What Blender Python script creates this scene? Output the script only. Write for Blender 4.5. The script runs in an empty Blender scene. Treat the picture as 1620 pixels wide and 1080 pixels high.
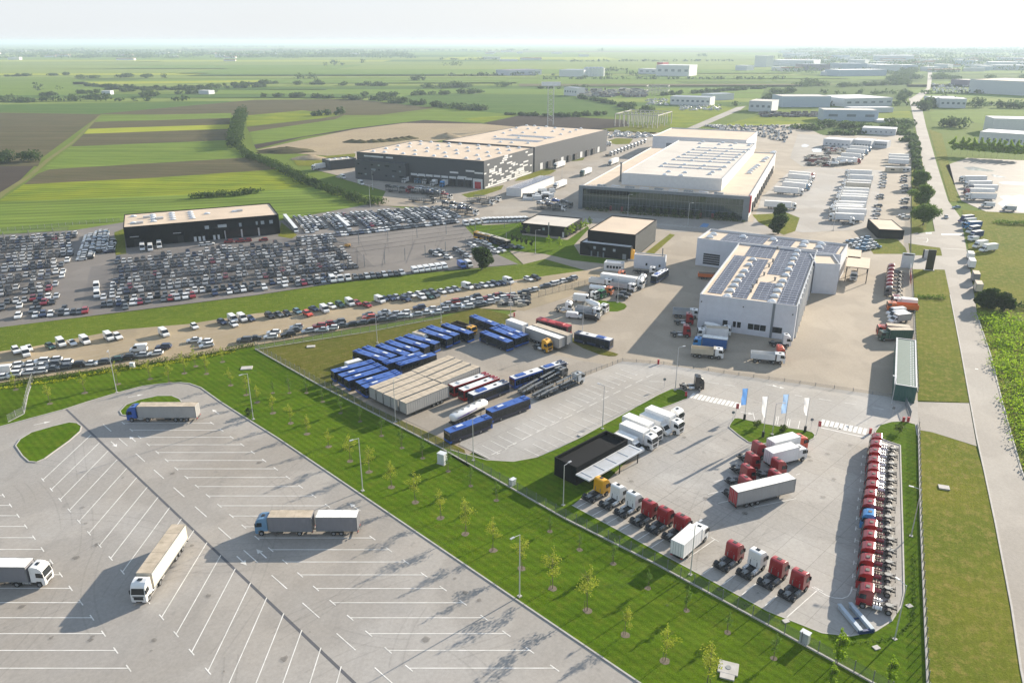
import bpy, bmesh, math, random
import numpy as np
from mathutils import Vector, Matrix
from mathutils.geometry import tessellate_polygon
R = math.radians
S = bpy.context.scene
COL = S.collection

# ------------------------------------------------------------------ camera
F_PX, HORIZON, CAM_H = 1230.0, 64.5, 84.0           # focal length and horizon measured in the 1620 px wide photograph
PITCH = math.atan((540 - HORIZON) / F_PX)
cam = bpy.data.cameras.new('camera')
cam.sensor_width = 36.0
cam.lens = 36.0 * F_PX / 1620.0
cam.clip_start, cam.clip_end = 1.0, 90000.0
camo = bpy.data.objects.new('camera', cam)
COL.objects.link(camo)
camo.location = (0, 0, CAM_H)
camo.rotation_euler = (math.pi / 2 - PITCH, 0, 0)
S.camera = camo

# ------------------------------------------------------------------ sky, sun, exposure
SUN_EL, SUN_AZ = R(18.5), R(49.5)                    # azimuth clockwise from +Y
world = bpy.data.worlds.new('World')
S.world = world
world.use_nodes = True
nt = world.node_tree
nt.nodes.clear()
sky = nt.nodes.new('ShaderNodeTexSky')
sky.sky_type = 'NISHITA'
sky.sun_disc = False
sky.sun_elevation = SUN_EL
sky.sun_rotation = SUN_AZ
sky.air_density, sky.dust_density, sky.ozone_density = 1.0, 2.2, 1.0
bg = nt.nodes.new('ShaderNodeBackground')
bg.inputs['Strength'].default_value = 0.10
wo = nt.nodes.new('ShaderNodeOutputWorld')
# a veil of thin high cloud over the clear sky, paler towards the horizon
def _wn(kind, **k):
    n_ = nt.nodes.new(kind)
    for a_, v_ in k.items(): n_.inputs[a_.replace('_', ' ')].default_value = v_
    return n_
L = nt.links.new
tc = _wn('ShaderNodeTexCoord')
mp = _wn('ShaderNodeMapping', Scale=(1.3, 1.3, 6.0))
nz = _wn('ShaderNodeTexNoise', Scale=1.5, Detail=6)
rp = _wn('ShaderNodeMapRange', From_Min=0.3, From_Max=0.7, To_Min=0.86, To_Max=0.97)
sx = nt.nodes.new('ShaderNodeSeparateXYZ')
el = _wn('ShaderNodeMapRange', From_Min=0.0, From_Max=0.42)
veilc = nt.nodes.new('ShaderNodeMix'); veilc.data_type = 'RGBA'
veilc.inputs['A'].default_value = (3.95, 4.12, 4.25, 1)
veilc.inputs['B'].default_value = (2.0, 2.55, 3.4, 1)
mixc = nt.nodes.new('ShaderNodeMix'); mixc.data_type = 'RGBA'
L(tc.outputs['Generated'], mp.inputs['Vector']); L(mp.outputs['Vector'], nz.inputs['Vector'])
L(nz.outputs['Fac'], rp.inputs['Value']); L(rp.outputs['Result'], mixc.inputs['Factor'])
L(tc.outputs['Generated'], sx.inputs['Vector']); L(sx.outputs['Z'], el.inputs['Value']); L(el.outputs['Result'], veilc.inputs['Factor'])
L(sky.outputs['Color'], mixc.inputs['A']); L(veilc.outputs['Result'], mixc.inputs['B']); L(mixc.outputs['Result'], bg.inputs['Color'])
L(bg.outputs['Background'], wo.inputs['Surface'])

sun = bpy.data.lights.new('sun', 'SUN')
sun.energy, sun.angle, sun.color = 4.9, R(0.55), (1.0, 0.89, 0.74)
suno = bpy.data.objects.new('sun', sun)
COL.objects.link(suno)
sd = Vector((math.sin(SUN_AZ) * math.cos(SUN_EL), math.cos(SUN_AZ) * math.cos(SUN_EL), math.sin(SUN_EL)))
suno.rotation_euler = sd.to_track_quat('Z', 'Y').to_euler()
suno.location = sd * 300

S.view_settings.view_transform = 'Standard'
S.view_settings.look = 'None'
S.view_settings.exposure = 1.22
S.view_settings.gamma = 1
S.cycles.max_bounces = 6
S.cycles.diffuse_bounces = 3
S.cycles.glossy_bounces = 3
S.cycles.transparent_max_bounces = 12
S.cycles.volume_bounces = 1
S.cycles.caustics_reflective = False
S.cycles.caustics_refractive = False
S.cycles.use_denoising = True
S.cycles.use_adaptive_sampling = True

# ------------------------------------------------------------------ helpers
_sp, _cp = math.sin(PITCH), math.cos(PITCH)
def at(x, y, z=0.0):
    """world XY of the point at height z that the photograph shows at pixel (x, y)"""
    v = y - 540.0
    k = (CAM_H - z) / (F_PX * _sp + v * _cp)
    return ((x - 810.0) * k, (F_PX * _cp - v * _sp) * k)
CROP = {'A1': (0, 60, 4), 'A2': (405, 60, 4), 'A3': (810, 60, 4), 'A4': (1215, 60, 4), 'B1': (0, 320, 4), 'B2': (405, 320, 4), 'B3': (810, 320, 4), 'B4': (1215, 320, 4),
        'C1': (0, 560, 4), 'C2': (405, 560, 4), 'C3': (810, 560, 4), 'C4': (1215, 560, 4), 'D1': (0, 810, 4), 'D2': (405, 810, 4), 'D3': (810, 810, 4), 'D4': (1215, 810, 4),
        'E1': (860, 560, 4.909), 'E2': (1080, 600, 4.909), 'E3': (900, 740, 6.75), 'E4': (1340, 780, 4.694), 'E5': (1080, 340, 4.911), 'E6': (900, 260, 4.765), 'E7': (520, 490, 5.683), 'E8': (1380, 360, 5.4),
        'F3': (0, 330, 6.75), 'F4': (180, 330, 6.75), 'F5': (0, 480, 6.75), 'F6': (220, 440, 6.75), 'F7': (400, 410, 6.75), 'F8': (620, 390, 5.4),
        'G1': (420, 290, 6.75), 'G2': (600, 270, 6.75), 'G3': (780, 240, 6.75), 'G4': (860, 400, 6.75), 'G5': (700, 480, 6.75), 'G6': (1040, 440, 6.75), 'G7': (1220, 200, 6.75), 'G8': (1440, 200, 5.4),
        'H1': (540, 170, 5.4), 'H2': (780, 130, 5.4), 'H3': (1020, 130, 5.4), 'H4': (800, 320, 6.75), 'H5': (180, 310, 5.786), 'H6': (1300, 60, 5.0625), 'H7': (780, 70, 3.682), 'H8': (1380, 330, 6.354), 'P': (0, 0, 1)}
def q(c, X, Y, z=0.0):
    a = CROP[c]
    return at(a[0] + X / a[2], a[1] + Y / a[2], z)
def pts(c, lst, z=0.0):
    return [q(c, x, y, z) for x, y in lst]
def hd(a, b):
    return math.atan2(b[1] - a[1], b[0] - a[0])

# ---- materials
MAT = {}
def _noise(n, scale, detail=4, vec=None, rough=0.6):
    t = n.nodes.new('ShaderNodeTexNoise')
    t.inputs['Scale'].default_value = scale
    t.inputs['Detail'].default_value = detail
    t.inputs['Roughness'].default_value = rough
    if vec is not None: n.links.new(vec, t.inputs['Vector'])
    return t.outputs['Fac']
def _ramp(n, fac, stops):
    r = n.nodes.new('ShaderNodeValToRGB')
    e = r.color_ramp.elements
    while len(e) < len(stops): e.new(0.5)
    for k, (p, c) in enumerate(stops):
        e[k].position = p; e[k].color = (*c, 1)
    n.links.new(fac, r.inputs['Fac'])
    return r.outputs['Color']
def _mix(n, fac, a, b, mode='MIX'):
    m = n.nodes.new('ShaderNodeMix')
    m.data_type = 'RGBA'; m.blend_type = mode
    for key, val in (('Factor', fac), ('A', a), ('B', b)):
        if isinstance(val, (int, float)): m.inputs[key].default_value = val
        elif isinstance(val, tuple): m.inputs[key].default_value = (*val, 1)
        else: n.links.new(val, m.inputs[key])
    return m.outputs['Result']
def _math(n, op, a, b=None):
    m = n.nodes.new('ShaderNodeMath'); m.operation = op
    for k, val in ((0, a), (1, b)):
        if val is None: continue
        if isinstance(val, (int, float)): m.inputs[k].default_value = val
        else: n.links.new(val, m.inputs[k])
    return m.outputs[0]
def _range(n, v, a, b, c=0.0, d=1.0):
    m = n.nodes.new('ShaderNodeMapRange')
    n.links.new(v, m.inputs['Value'])
    for k, x in (('From Min', a), ('From Max', b), ('To Min', c), ('To Max', d)): m.inputs[k].default_value = x
    return m.outputs['Result']
def _coords(n, rot=0.0, scale=(1, 1, 1)):
    t = n.nodes.new('ShaderNodeTexCoord')
    m = n.nodes.new('ShaderNodeMapping')
    m.inputs['Rotation'].default_value = (0, 0, rot)
    m.inputs['Scale'].default_value = scale
    n.links.new(t.outputs['Object'], m.inputs['Vector'])
    return m.outputs['Vector']
def _base(name, rough=0.6, metal=0.0):
    m = bpy.data.materials.new(name)
    m.use_nodes = True
    b = m.node_tree.nodes['Principled BSDF']
    b.inputs['Roughness'].default_value = rough
    b.inputs['Metallic'].default_value = metal
    MAT[name] = m
    return m, m.node_tree, b
def _bump(n, b, h, strength, dist=0.1):
    k = n.nodes.new('ShaderNodeBump')
    k.inputs['Strength'].default_value = strength
    k.inputs['Distance'].default_value = dist
    n.links.new(h, k.inputs['Height']); n.links.new(k.outputs['Normal'], b.inputs['Normal'])
def plain(name, c, rough=0.5, metal=0.0, dirt=0.12, coat=0.0, scale=0.8):
    """a surface colour with soft weathering"""
    if name in MAT: return MAT[name]
    m, n, b = _base(name, rough, metal)
    v = _coords(n)
    f = _range(n, _noise(n, scale, 5, v), 0.35, 0.7)
    lo = tuple(x * (1 - dirt) * (0.98 if i < 2 else 0.94) for i, x in enumerate(c))
    n.links.new(_mix(n, f, c, lo), b.inputs['Base Color'])
    if coat: b.inputs['Coat Weight'].default_value = coat; b.inputs['Coat Roughness'].default_value = 0.08
    return m
def paint(name, c):
    return plain(name, c, 0.32, 0.0, 0.1, 0.5)
def paving(name, c, warm=(0.9, 0.85, 0.78), stain=0.35, slab=0.0, rot=R(-45), rough=0.85):
    m, n, b = _base(name, rough)
    v = _coords(n, rot)
    big = _range(n, _noise(n, 0.022, 5, v), 0.35, 0.68)
    col = _mix(n, big, c, tuple(x * w for x, w in zip(c, warm)))
    v2 = _coords(n, rot, (1, 0.16, 1))
    streak = _range(n, _noise(n, 0.22, 6, v2, 0.7), 0.52, 0.8, 0, stain)
    col = _mix(n, streak, col, tuple(x * 0.62 for x in c))
    fine = _range(n, _noise(n, 1.7, 6, v, 0.75), 0.3, 0.75, 0.84, 1.1)
    col = _mix(n, 1.0, col, _comb(n, fine), 'MULTIPLY')
    pat = _range(n, _noise(n, 0.06, 3, v, 0.4), 0.50, 0.56, 0.93, 1.05)
    col = _mix(n, 1.0, col, _comb(n, pat), 'MULTIPLY')
    spot = _range(n, _noise(n, 0.35, 2, v), 0.68, 0.76, 0, 0.45)
    col = _mix(n, spot, col, tuple(x * 0.5 for x in c))
    if slab:
        w = n.nodes.new('ShaderNodeTexBrick')
        w.offset = 0.0
        w.inputs['Scale'].default_value = 1.0
        w.inputs['Brick Width'].default_value = slab; w.inputs['Row Height'].default_value = slab
        w.inputs['Mortar Size'].default_value = 0.06
        w.inputs['Color1'].default_value = (1, 1, 1, 1); w.inputs['Color2'].default_value = (0.93, 0.93, 0.93, 1)
        w.inputs['Mortar'].default_value = (0.72, 0.72, 0.72, 1)
        n.links.new(v, w.inputs['Vector'])
        col = _mix(n, 1.0, col, w.outputs['Color'], 'MULTIPLY')
    n.links.new(col, b.inputs['Base Color'])
    _bump(n, b, _noise(n, 6, 4, v), 0.25, 0.03)
    return m
def _comb(n, v):
    k = n.nodes.new('ShaderNodeCombineColor')
    for i in range(3): n.links.new(v, k.inputs[i])
    return k.outputs['Color']
def turf(name, c1, c2, c3=None, rot=0.0, stripe=0.0, width=1.6, rough=0.95, bump=0.5, patch=0.03):
    """grass or crop: clumps at several sizes, and mowing or drilling stripes"""
    m, n, b = _base(name, rough)
    v = _coords(n, rot)
    big = _range(n, _noise(n, patch, 5, v), 0.32, 0.68)
    col = _mix(n, big, c1, c2)
    mid = _noise(n, 0.45, 6, v, 0.75)
    if c3: col = _mix(n, _range(n, mid, 0.48, 0.72), col, c3)
    fine = _range(n, _noise(n, 2.6, 5, v, 0.8), 0.25, 0.78, 0.62, 1.35)
    col = _mix(n, 1.0, col, _comb(n, fine), 'MULTIPLY')
    if stripe:
        w = n.nodes.new('ShaderNodeTexWave')
        w.wave_type = 'BANDS'; w.bands_direction = 'Y'
        w.inputs['Scale'].default_value = 0.314 / width
        w.inputs['Distortion'].default_value = 1.2
        w.inputs['Detail'].default_value = 3; w.inputs['Detail Scale'].default_value = 0.15
        n.links.new(v, w.inputs['Vector'])
        v3 = _coords(n, rot, (0.02, 1, 1))
        s = _range(n, _noise(n, 0.9 / width, 3, v3, 0.6), 0.3, 0.7)
        s = _math(n, 'ADD', _math(n, 'MULTIPLY', s, 0.6), _math(n, 'MULTIPLY', w.outputs['Fac'], 0.4))
        s = _range(n, s, 0, 1, 1 - stripe, 1 + stripe * 0.5)
        col = _mix(n, 1.0, col, _comb(n, s), 'MULTIPLY')
    n.links.new(col, b.inputs['Base Color'])
    b.inputs['Specular IOR Level'].default_value = 0.03
    _bump(n, b, _noise(n, 3.5, 5, v, 0.8), bump, 0.25)
    return m
def leaves(name, c1, c2):
    m, n, b = _base(name, 0.75)
    g = n.nodes.new('ShaderNodeNewGeometry')
    col = _mix(n, g.outputs['Random Per Island'], c1, c2)
    n.links.new(col, b.inputs['Base Color'])
    b.inputs['Specular IOR Level'].default_value = 0.2
    t = n.nodes.new('ShaderNodeBsdfTranslucent')
    n.links.new(col, t.inputs['Color'])
    ms = n.nodes.new('ShaderNodeMixShader')
    ms.inputs[0].default_value = 0.45
    n.links.new(b.outputs[0], ms.inputs[1]); n.links.new(t.outputs[0], ms.inputs[2])
    n.links.new(ms.outputs[0], n.nodes['Material Output'].inputs['Surface'])
    return m
def veil(name, c, clear):
    """wire mesh or netting, woven so fine that it reads as a veil"""
    m, n, b = _base(name, 0.7)
    b.inputs['Base Color'].default_value = (*c, 1)
    t = n.nodes.new('ShaderNodeBsdfTransparent')
    ms = n.nodes.new('ShaderNodeMixShader')
    ms.inputs[0].default_value = clear
    n.links.new(b.outputs[0], ms.inputs[1]); n.links.new(t.outputs[0], ms.inputs[2])
    n.links.new(ms.outputs[0], n.nodes['Material Output'].inputs['Surface'])
    return m
def ribbed(name, c, pitch=0.5, rough=0.5, axis='X', depth=0.5, metal=0.0, dirt=0.12):
    """profiled sheet or strapped curtain: ribs across the given axis"""
    m, n, b = _base(name, rough, metal)
    v = _coords(n)
    f = _range(n, _noise(n, 0.6, 5, v), 0.3, 0.72)
    w = n.nodes.new('ShaderNodeTexWave')
    w.bands_direction = axis
    w.inputs['Scale'].default_value = 0.314 / pitch
    n.links.new(v, w.inputs['Vector'])
    col = _mix(n, f, c, tuple(x * (1 - dirt) for x in c))
    n.links.new(col, b.inputs['Base Color'])
    _bump(n, b, w.outputs['Fac'], depth, 0.05)
    return m

# ---- geometry
class MB:
    """collects faces with a material slot each; build() makes ONE mesh"""
    def __init__(s): s.v, s.f, s.m = [], [], []
    def add(s, vs, fs, m=0):
        o = len(s.v)
        s.v += [tuple(p) for p in vs]
        s.f += [tuple(i + o for i in f) for f in fs]
        s.m += [m] * len(fs)
        return s
    def box(s, x0, x1, y0, y1, z0, z1, m=0, tx=0.0, ty=0.0):
        vs = [(x0, y0, z0), (x1, y0, z0), (x1, y1, z0), (x0, y1, z0), (x0 + tx, y0 + ty, z1), (x1 - tx, y0 + ty, z1), (x1 - tx, y1 - ty, z1), (x0 + tx, y1 - ty, z1)]
        return s.add(vs, [(0, 3, 2, 1), (4, 5, 6, 7), (0, 1, 5, 4), (1, 2, 6, 5), (2, 3, 7, 6), (3, 0, 4, 7)], m)
    def prof(s, p, y0, y1, m=0, taper=None):
        """side outline p [(x, z)...] drawn across from y0 to y1; taper(z) narrows it"""
        n = len(p)
        t = taper or (lambda z: 0.0)
        vs = [(x, y0 + t(z), z) for x, z in p] + [(x, y1 - t(z), z) for x, z in p]
        fs = [tuple(range(n)), tuple(range(2 * n - 1, n - 1, -1))]
        fs += [(i, i + n, (i + 1) % n + n, (i + 1) % n) for i in range(n)]
        return s.add(vs, fs, m)
    def cyl(s, c, r, w, axis='y', n=14, m=0, r2=None):
        vs = []
        r2 = r if r2 is None else r2
        for k, rr in ((-0.5, r), (0.5, r2)):
            for i in range(n):
                a = 2 * math.pi * i / n
                u, t = rr * math.cos(a), rr * math.sin(a)
                p = {'y': (u, k * w, t), 'x': (k * w, u, t), 'z': (u, t, k * w)}[axis]
                vs.append((c[0] + p[0], c[1] + p[1], c[2] + p[2]))
        fs = [tuple(range(n)), tuple(range(2 * n - 1, n - 1, -1))] + [(i, i + n, (i + 1) % n + n, (i + 1) % n) for i in range(n)]
        return s.add(vs, fs, m)
    def tube(s, a, b, r, n=6, m=0, r2=None):
        a, b = Vector(a), Vector(b)
        d = (b - a).normalized()
        u = d.orthogonal().normalized(); w = d.cross(u)
        r2 = r if r2 is None else r2
        vs = [a + (u * math.cos(2 * math.pi * i / n) + w * math.sin(2 * math.pi * i / n)) * r for i in range(n)]
        vs += [b + (u * math.cos(2 * math.pi * i / n) + w * math.sin(2 * math.pi * i / n)) * r2 for i in range(n)]
        fs = [tuple(range(n)), tuple(range(2 * n - 1, n - 1, -1))] + [(i, (i + 1) % n, (i + 1) % n + n, i + n) for i in range(n)]
        return s.add(vs, fs, m)
    def dome(s, c, rx, ry, rz, m=0, n=10, k=4):
        vs, fs = [], []
        for j in range(k):
            e = 0.5 * math.pi * j / k
            for i in range(n):
                a = 2 * math.pi * i / n
                vs.append((c[0] + rx * math.cos(e) * math.cos(a), c[1] + ry * math.cos(e) * math.sin(a), c[2] + rz * math.sin(e)))
        vs.append((c[0], c[1], c[2] + rz))
        for j in range(k - 1):
            fs += [(j * n + i, j * n + (i + 1) % n, (j + 1) * n + (i + 1) % n, (j + 1) * n + i) for i in range(n)]
        fs += [((k - 1) * n + i, (k - 1) * n + (i + 1) % n, k * n) for i in range(n)]
        return s.add(vs, fs, m)
    def poly(s, p, z, m=0):
        """flat outline, may be concave"""
        t = tessellate_polygon([[Vector((x, y, 0)) for x, y in p]])
        fs = []
        for a, b, c in t:
            (ax, ay), (bx, by), (cx, cy) = p[a], p[b], p[c]
            fs.append((a, b, c) if (bx - ax) * (cy - ay) - (by - ay) * (cx - ax) > 0 else (a, c, b))
        return s.add([(x, y, z) for x, y in p], fs, m)
    def slab(s, p, z0, z1, m=0, ms=None):
        s.poly(p, z1, m)
        n = len(p)
        area = sum(p[i][0] * p[(i + 1) % n][1] - p[(i + 1) % n][0] * p[i][1] for i in range(n))
        pp = p if area > 0 else p[::-1]
        return s.add([(x, y, z0) for x, y in pp] + [(x, y, z1) for x, y in pp], [(i, (i + 1) % n, (i + 1) % n + n, i + n) for i in range(n)], m if ms is None else ms)
    def strip(s, a, b, w, z, m=0):
        """a painted line from a to b"""
        d = math.hypot(b[0] - a[0], b[1] - a[1]) or 1
        ox, oy = -(b[1] - a[1]) / d * w / 2, (b[0] - a[0]) / d * w / 2
        return s.add([(a[0] - ox, a[1] - oy, z), (b[0] - ox, b[1] - oy, z), (b[0] + ox, b[1] + oy, z), (a[0] + ox, a[1] + oy, z)], [(0, 1, 2, 3)], m)
    def wall(s, p, w, z0, z1, m=0, closed=False):
        """an upright band of width w along the line p"""
        k = len(p) if closed else len(p) - 1
        for i in range(k):
            a, b = p[i], p[(i + 1) % len(p)]
            d = math.hypot(b[0] - a[0], b[1] - a[1]) or 1
            ox, oy = -(b[1] - a[1]) / d * w / 2, (b[0] - a[0]) / d * w / 2
            r = [(a[0] - ox, a[1] - oy), (b[0] - ox, b[1] - oy), (b[0] + ox, b[1] + oy), (a[0] + ox, a[1] + oy)]
            s.add([(x, y, z0) for x, y in r] + [(x, y, z1) for x, y in r], [(4, 5, 6, 7), (0, 1, 5, 4), (1, 2, 6, 5), (2, 3, 7, 6), (3, 0, 4, 7)], m)
        return s
    def mesh(s, name, mats, bevel=0.0, seg=2, smooth=False):
        me = bpy.data.meshes.new(name)
        me.from_pydata(s.v, [], s.f)
        for m in (mats if isinstance(mats, (list, tuple)) else [mats]): me.materials.append(MAT[m] if isinstance(m, str) else m)
        me.polygons.foreach_set('material_index', s.m)
        if bevel:
            bm = bmesh.new(); bm.from_mesh(me)
            bmesh.ops.recalc_face_normals(bm, faces=bm.faces)
            ed = [e for e in bm.edges if len(e.link_faces) == 2 and e.calc_face_angle() > 0.5]
            bmesh.ops.bevel(bm, geom=ed, offset=bevel, segments=seg, affect='EDGES', profile=0.6)
            bm.to_mesh(me); bm.free()
        if smooth:
            me.polygons.foreach_set('use_smooth', [True] * len(me.polygons))
        me.update()
        return me
def tag(o, label=None, cat=None, group=None, kind=None):
    if label: o['label'] = label
    if cat: o['category'] = cat
    if group: o['group'] = group
    if kind: o['kind'] = kind
    return o
def link(name, me, parent=None, loc=None, rz=0.0):
    o = bpy.data.objects.new(name, me)
    COL.objects.link(o)
    if parent is not None: o.parent = parent
    if loc is not None: o.location = loc
    if rz: o.rotation_euler = (0, 0, rz)
    return o
def thing(name, label, cat, xy, rz=0.0, group=None, z=0.0):
    o = link(name, None, None, (xy[0], xy[1], z), rz)
    o.empty_display_size = 1
    return tag(o, label, cat, group)
def struct(name, mb, mats, **k):
    return tag(link(name, mb.mesh(name, mats, **k)), kind='structure')
def leafy(rng, blobs, n, size, squash=1.0):
    """leaf-sized quads spread through the volume of several ellipsoids -> (verts, faces)"""
    w = np.array([b[3] * b[4] * b[5] for b in blobs]) ** 0.7
    w /= w.sum()
    idx = rng.choice(len(blobs), n, p=w)
    B = np.array(blobs)[idx]
    d = rng.normal(size=(n, 3)); d /= np.linalg.norm(d, axis=1)[:, None]
    r = rng.random(n) ** 0.45
    c = B[:, :3] + d * r[:, None] * B[:, 3:6]
    nn = d + rng.normal(size=(n, 3)) * 0.7
    nn /= np.linalg.norm(nn, axis=1)[:, None]
    u = np.cross(nn, rng.normal(size=(n, 3))); u /= np.linalg.norm(u, axis=1)[:, None]
    t = np.cross(nn, u)
    s = size * (0.6 + 0.8 * rng.random(n))[:, None]
    V = np.empty((n, 4, 3))
    V[:, 0] = c - u * s * 0.55; V[:, 1] = c - t * s * 0.35; V[:, 2] = c + u * s * 0.55; V[:, 3] = c + t * s * 0.35
    return V.reshape(-1, 3)
def quads(name, V, mat):
    n = len(V) // 4
    me = bpy.data.meshes.new(name)
    me.vertices.add(4 * n); me.vertices.foreach_set('co', V.astype(np.float32).ravel())
    me.loops.add(4 * n); me.loops.foreach_set('vertex_index', np.arange(4 * n, dtype=np.int32))
    me.polygons.add(n); me.polygons.foreach_set('loop_start', np.arange(0, 4 * n, 4, dtype=np.int32))
    try: me.polygons.foreach_set('loop_total', np.full(n, 4, dtype=np.int32))
    except Exception: pass
    me.materials.append(MAT[mat])
    me.update(calc_edges=True)
    return me
ORD = ['first', 'second', 'third', 'fourth', 'fifth', 'sixth', 'seventh', 'eighth', 'ninth', 'tenth', 'eleventh', 'twelfth', 'thirteenth', 'fourteenth', 'fifteenth', 'sixteenth', 'seventeenth', 'eighteenth', 'nineteenth']
TENS = {20: 'twent', 30: 'thirt', 40: 'fort', 50: 'fift', 60: 'sixt', 70: 'sevent', 80: 'eight', 90: 'ninet'}
def nth(k):
    if k <= 19: return ORD[k - 1]
    if k % 10 == 0: return TENS[k] + 'ieth'
    return TENS[k - k % 10] + 'y-' + ORD[k % 10 - 1]

# ------------------------------------------------------------------ materials
turf('meadow', (0.11, 0.165, 0.024), (0.13, 0.175, 0.032), (0.13, 0.13, 0.05), patch=0.01)
turf('lawn_grass', (0.062, 0.124, 0.003), (0.092, 0.152, 0.006), (0.120, 0.155, 0.012), R(45), 0.30, 1.5, bump=0.6)
turf('verge_grass', (0.165, 0.170, 0.020), (0.105, 0.140, 0.014), (0.27, 0.215, 0.065), R(-64), 0.10, 1.2, bump=0.7)
turf('rough_grass', (0.135, 0.125, 0.022), (0.095, 0.11, 0.018), (0.18, 0.15, 0.05), R(-37), 0.16, 2.0, bump=0.8)
turf('crop_strip', (0.120, 0.165, 0.016), (0.090, 0.135, 0.012), (0.17, 0.195, 0.03), R(-20), 0.16, 1.0, bump=0.9, patch=0.05)
turf('field_green', (0.165, 0.225, 0.040), (0.135, 0.20, 0.034), None, R(-13), 0.48, 8.0)
turf('field_lime', (0.24, 0.27, 0.022), (0.145, 0.20, 0.022), None, R(-13), 0.55, 7.0)
turf('field_yellow', (0.33, 0.34, 0.04), (0.26, 0.30, 0.03), None, R(-13), 0.15, 6.0)
turf('field_mid', (0.075, 0.135, 0.030), (0.095, 0.15, 0.034), None, R(-13), 0.34, 9.0)
turf('soil_brown', (0.120, 0.098, 0.055), (0.095, 0.085, 0.046), (0.10, 0.105, 0.04), R(-13), 0.40, 7.0)
turf('soil_dark', (0.070, 0.056, 0.045), (0.058, 0.046, 0.038), None, R(-13), 0.12, 4.0)
turf('earth_bare', (0.36, 0.285, 0.18), (0.30, 0.24, 0.16), (0.40, 0.34, 0.25), R(-26), 0.10, 9.0, patch=0.02)
turf('far_green', (0.13, 0.20, 0.036), (0.15, 0.21, 0.042), None, 0, 0.12, 30.0, patch=0.002)
turf('far_light', (0.21, 0.25, 0.06), (0.17, 0.22, 0.05), None, 0, 0.10, 30.0, patch=0.002)
turf('far_brown', (0.15, 0.13, 0.075), (0.13, 0.125, 0.06), None, 0, 0.12, 30.0, patch=0.002)
turf('far_scrub', (0.075, 0.125, 0.024), (0.095, 0.14, 0.03), (0.10, 0.12, 0.05), 0, 0, 1, patch=0.006, bump=1.0)
paving('concrete_new', (0.365, 0.350, 0.326), stain=0.38, slab=6.0)
paving('concrete_lot', (0.325, 0.308, 0.285), stain=0.42)
paving('concrete_old', (0.330, 0.280, 0.215), warm=(0.85, 0.83, 0.80), stain=0.45, rot=R(-25))
paving('asphalt_lot', (0.185, 0.165, 0.145), warm=(0.85, 0.86, 0.9), stain=0.3, rot=R(-65), slab=8.0)
paving('asphalt_road', (0.305, 0.28, 0.245), warm=(0.92, 0.9, 0.88), stain=0.3, rot=R(-64.5))
paving('dirt_track', (0.345, 0.265, 0.160), warm=(0.74, 0.78, 0.80), stain=0.95, rot=R(-35), rough=0.95)
paving('gravel', (0.30, 0.27, 0.23), stain=0.5, rot=R(10), rough=0.95)
plain('line_paint', (0.72, 0.70, 0.66), 0.7, 0, 0.25, scale=0.5)
plain('kerb_stone', (0.42, 0.40, 0.37), 0.85, 0, 0.2)
plain('drain_iron', (0.09, 0.09, 0.10), 0.7)
plain('soil_ring', (0.16, 0.13, 0.09), 0.95, 0, 0.3, scale=3)
plain('pond_sky_sheen', (0.78, 0.79, 0.80), 0.10, 0.3, 0.1)  # puddle water: bright sky reflection put into its pale base colour

LAY = 0.012                                            # each sheet lies this far above the one below
# ------------------------------------------------------------------ the setting: ground, fields, roads
GE = 32000.0
struct('ground', MB().poly([(-GE, -1500), (GE, -1500), (GE, 34000), (-GE, 34000)], -0.06), 'meadow')

rng = random.Random(7)
# far farmland: long strips of crops and ploughed soil out to the horizon
mb = MB()
FM = ['far_green', 'far_light', 'far_brown', 'field_mid', 'field_yellow', 'far_scrub']
y = 1120.0
BND = []
while y < 14000:
    d = rng.uniform(55, 150) * (y / 1250) ** 1.55
    x = -0.72 * y - 600
    while x < 0.72 * y + 500:
        w = rng.uniform(260, 1000) * (1 + y / 3000)
        right = x > 0.10 * y
        m = rng.choices(range(6), (5, 4, 2.0, 3, 0.5, 1.2) if not right else (4, 2, 0.5, 2, 0.2, 3))[0]
        sk = rng.uniform(-0.1, 0.25) * w * 0.3
        g = rng.uniform(0, 6)
        mb.add([(x, y, 0.0), (x + w - g, y + sk, 0.0), (x + w - g, y + d - g + sk, 0.0), (x, y + d - g, 0.0)], [(0, 1, 2, 3)], m)
        if rng.random() < .22 * (1.0 if y < 6000 else .6): BND.append((x, y, w * rng.uniform(.3, 1), sk * .8))
        x += w
    y += d
tag(link('farmland', mb.mesh('farmland', FM)), kind='structure')

def field(name, mat, c, p, k=1):
    mb = MB().poly(pts(c, p), LAY * k)
    return struct(name, mb, mat)
# fields left of the works
field('ploughed_field', 'soil_brown', 'P', [(-160, 176), (160, 181), (66, 250), (60, 263), (-160, 263)], 2)
field('ploughed_field', 'soil_dark', 'P', [(-260, 264), (54, 263), (30, 287), (-20, 316), (-260, 330)], 3)
field('meadow_strip', 'field_mid', 'P', [(-160, 168), (360, 160), (410, 168), (380, 181), (160, 181), (-160, 174)], 1)
field('ploughed_field', 'soil_brown', 'P', [(150, 181), (405, 158), (560, 157), (688, 171), (600, 182), (400, 183), (380, 182)], 3)
field('crop_field', 'field_green', 'P', [(158, 184), (366, 179), (364, 187), (150, 193)], 4)
field('ploughed_field', 'soil_brown', 'P', [(150, 193), (364, 187), (363, 197), (140, 204)], 4)
field('crop_field', 'field_yellow', 'P', [(140, 204), (363, 197), (362, 204), (133, 212)], 4)
field('ploughed_field', 'soil_brown', 'P', [(133, 212), (362, 204), (361, 222), (112, 232)], 4)
field('crop_field', 'field_green', 'P', [(112, 232), (361, 222), (372, 232), (400, 249), (79, 268), (68, 267)], 4)
field('ploughed_field', 'soil_brown', 'P', [(79, 268), (400, 249), (440, 268), (250, 281), (38, 292), (60, 275)], 4)
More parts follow.
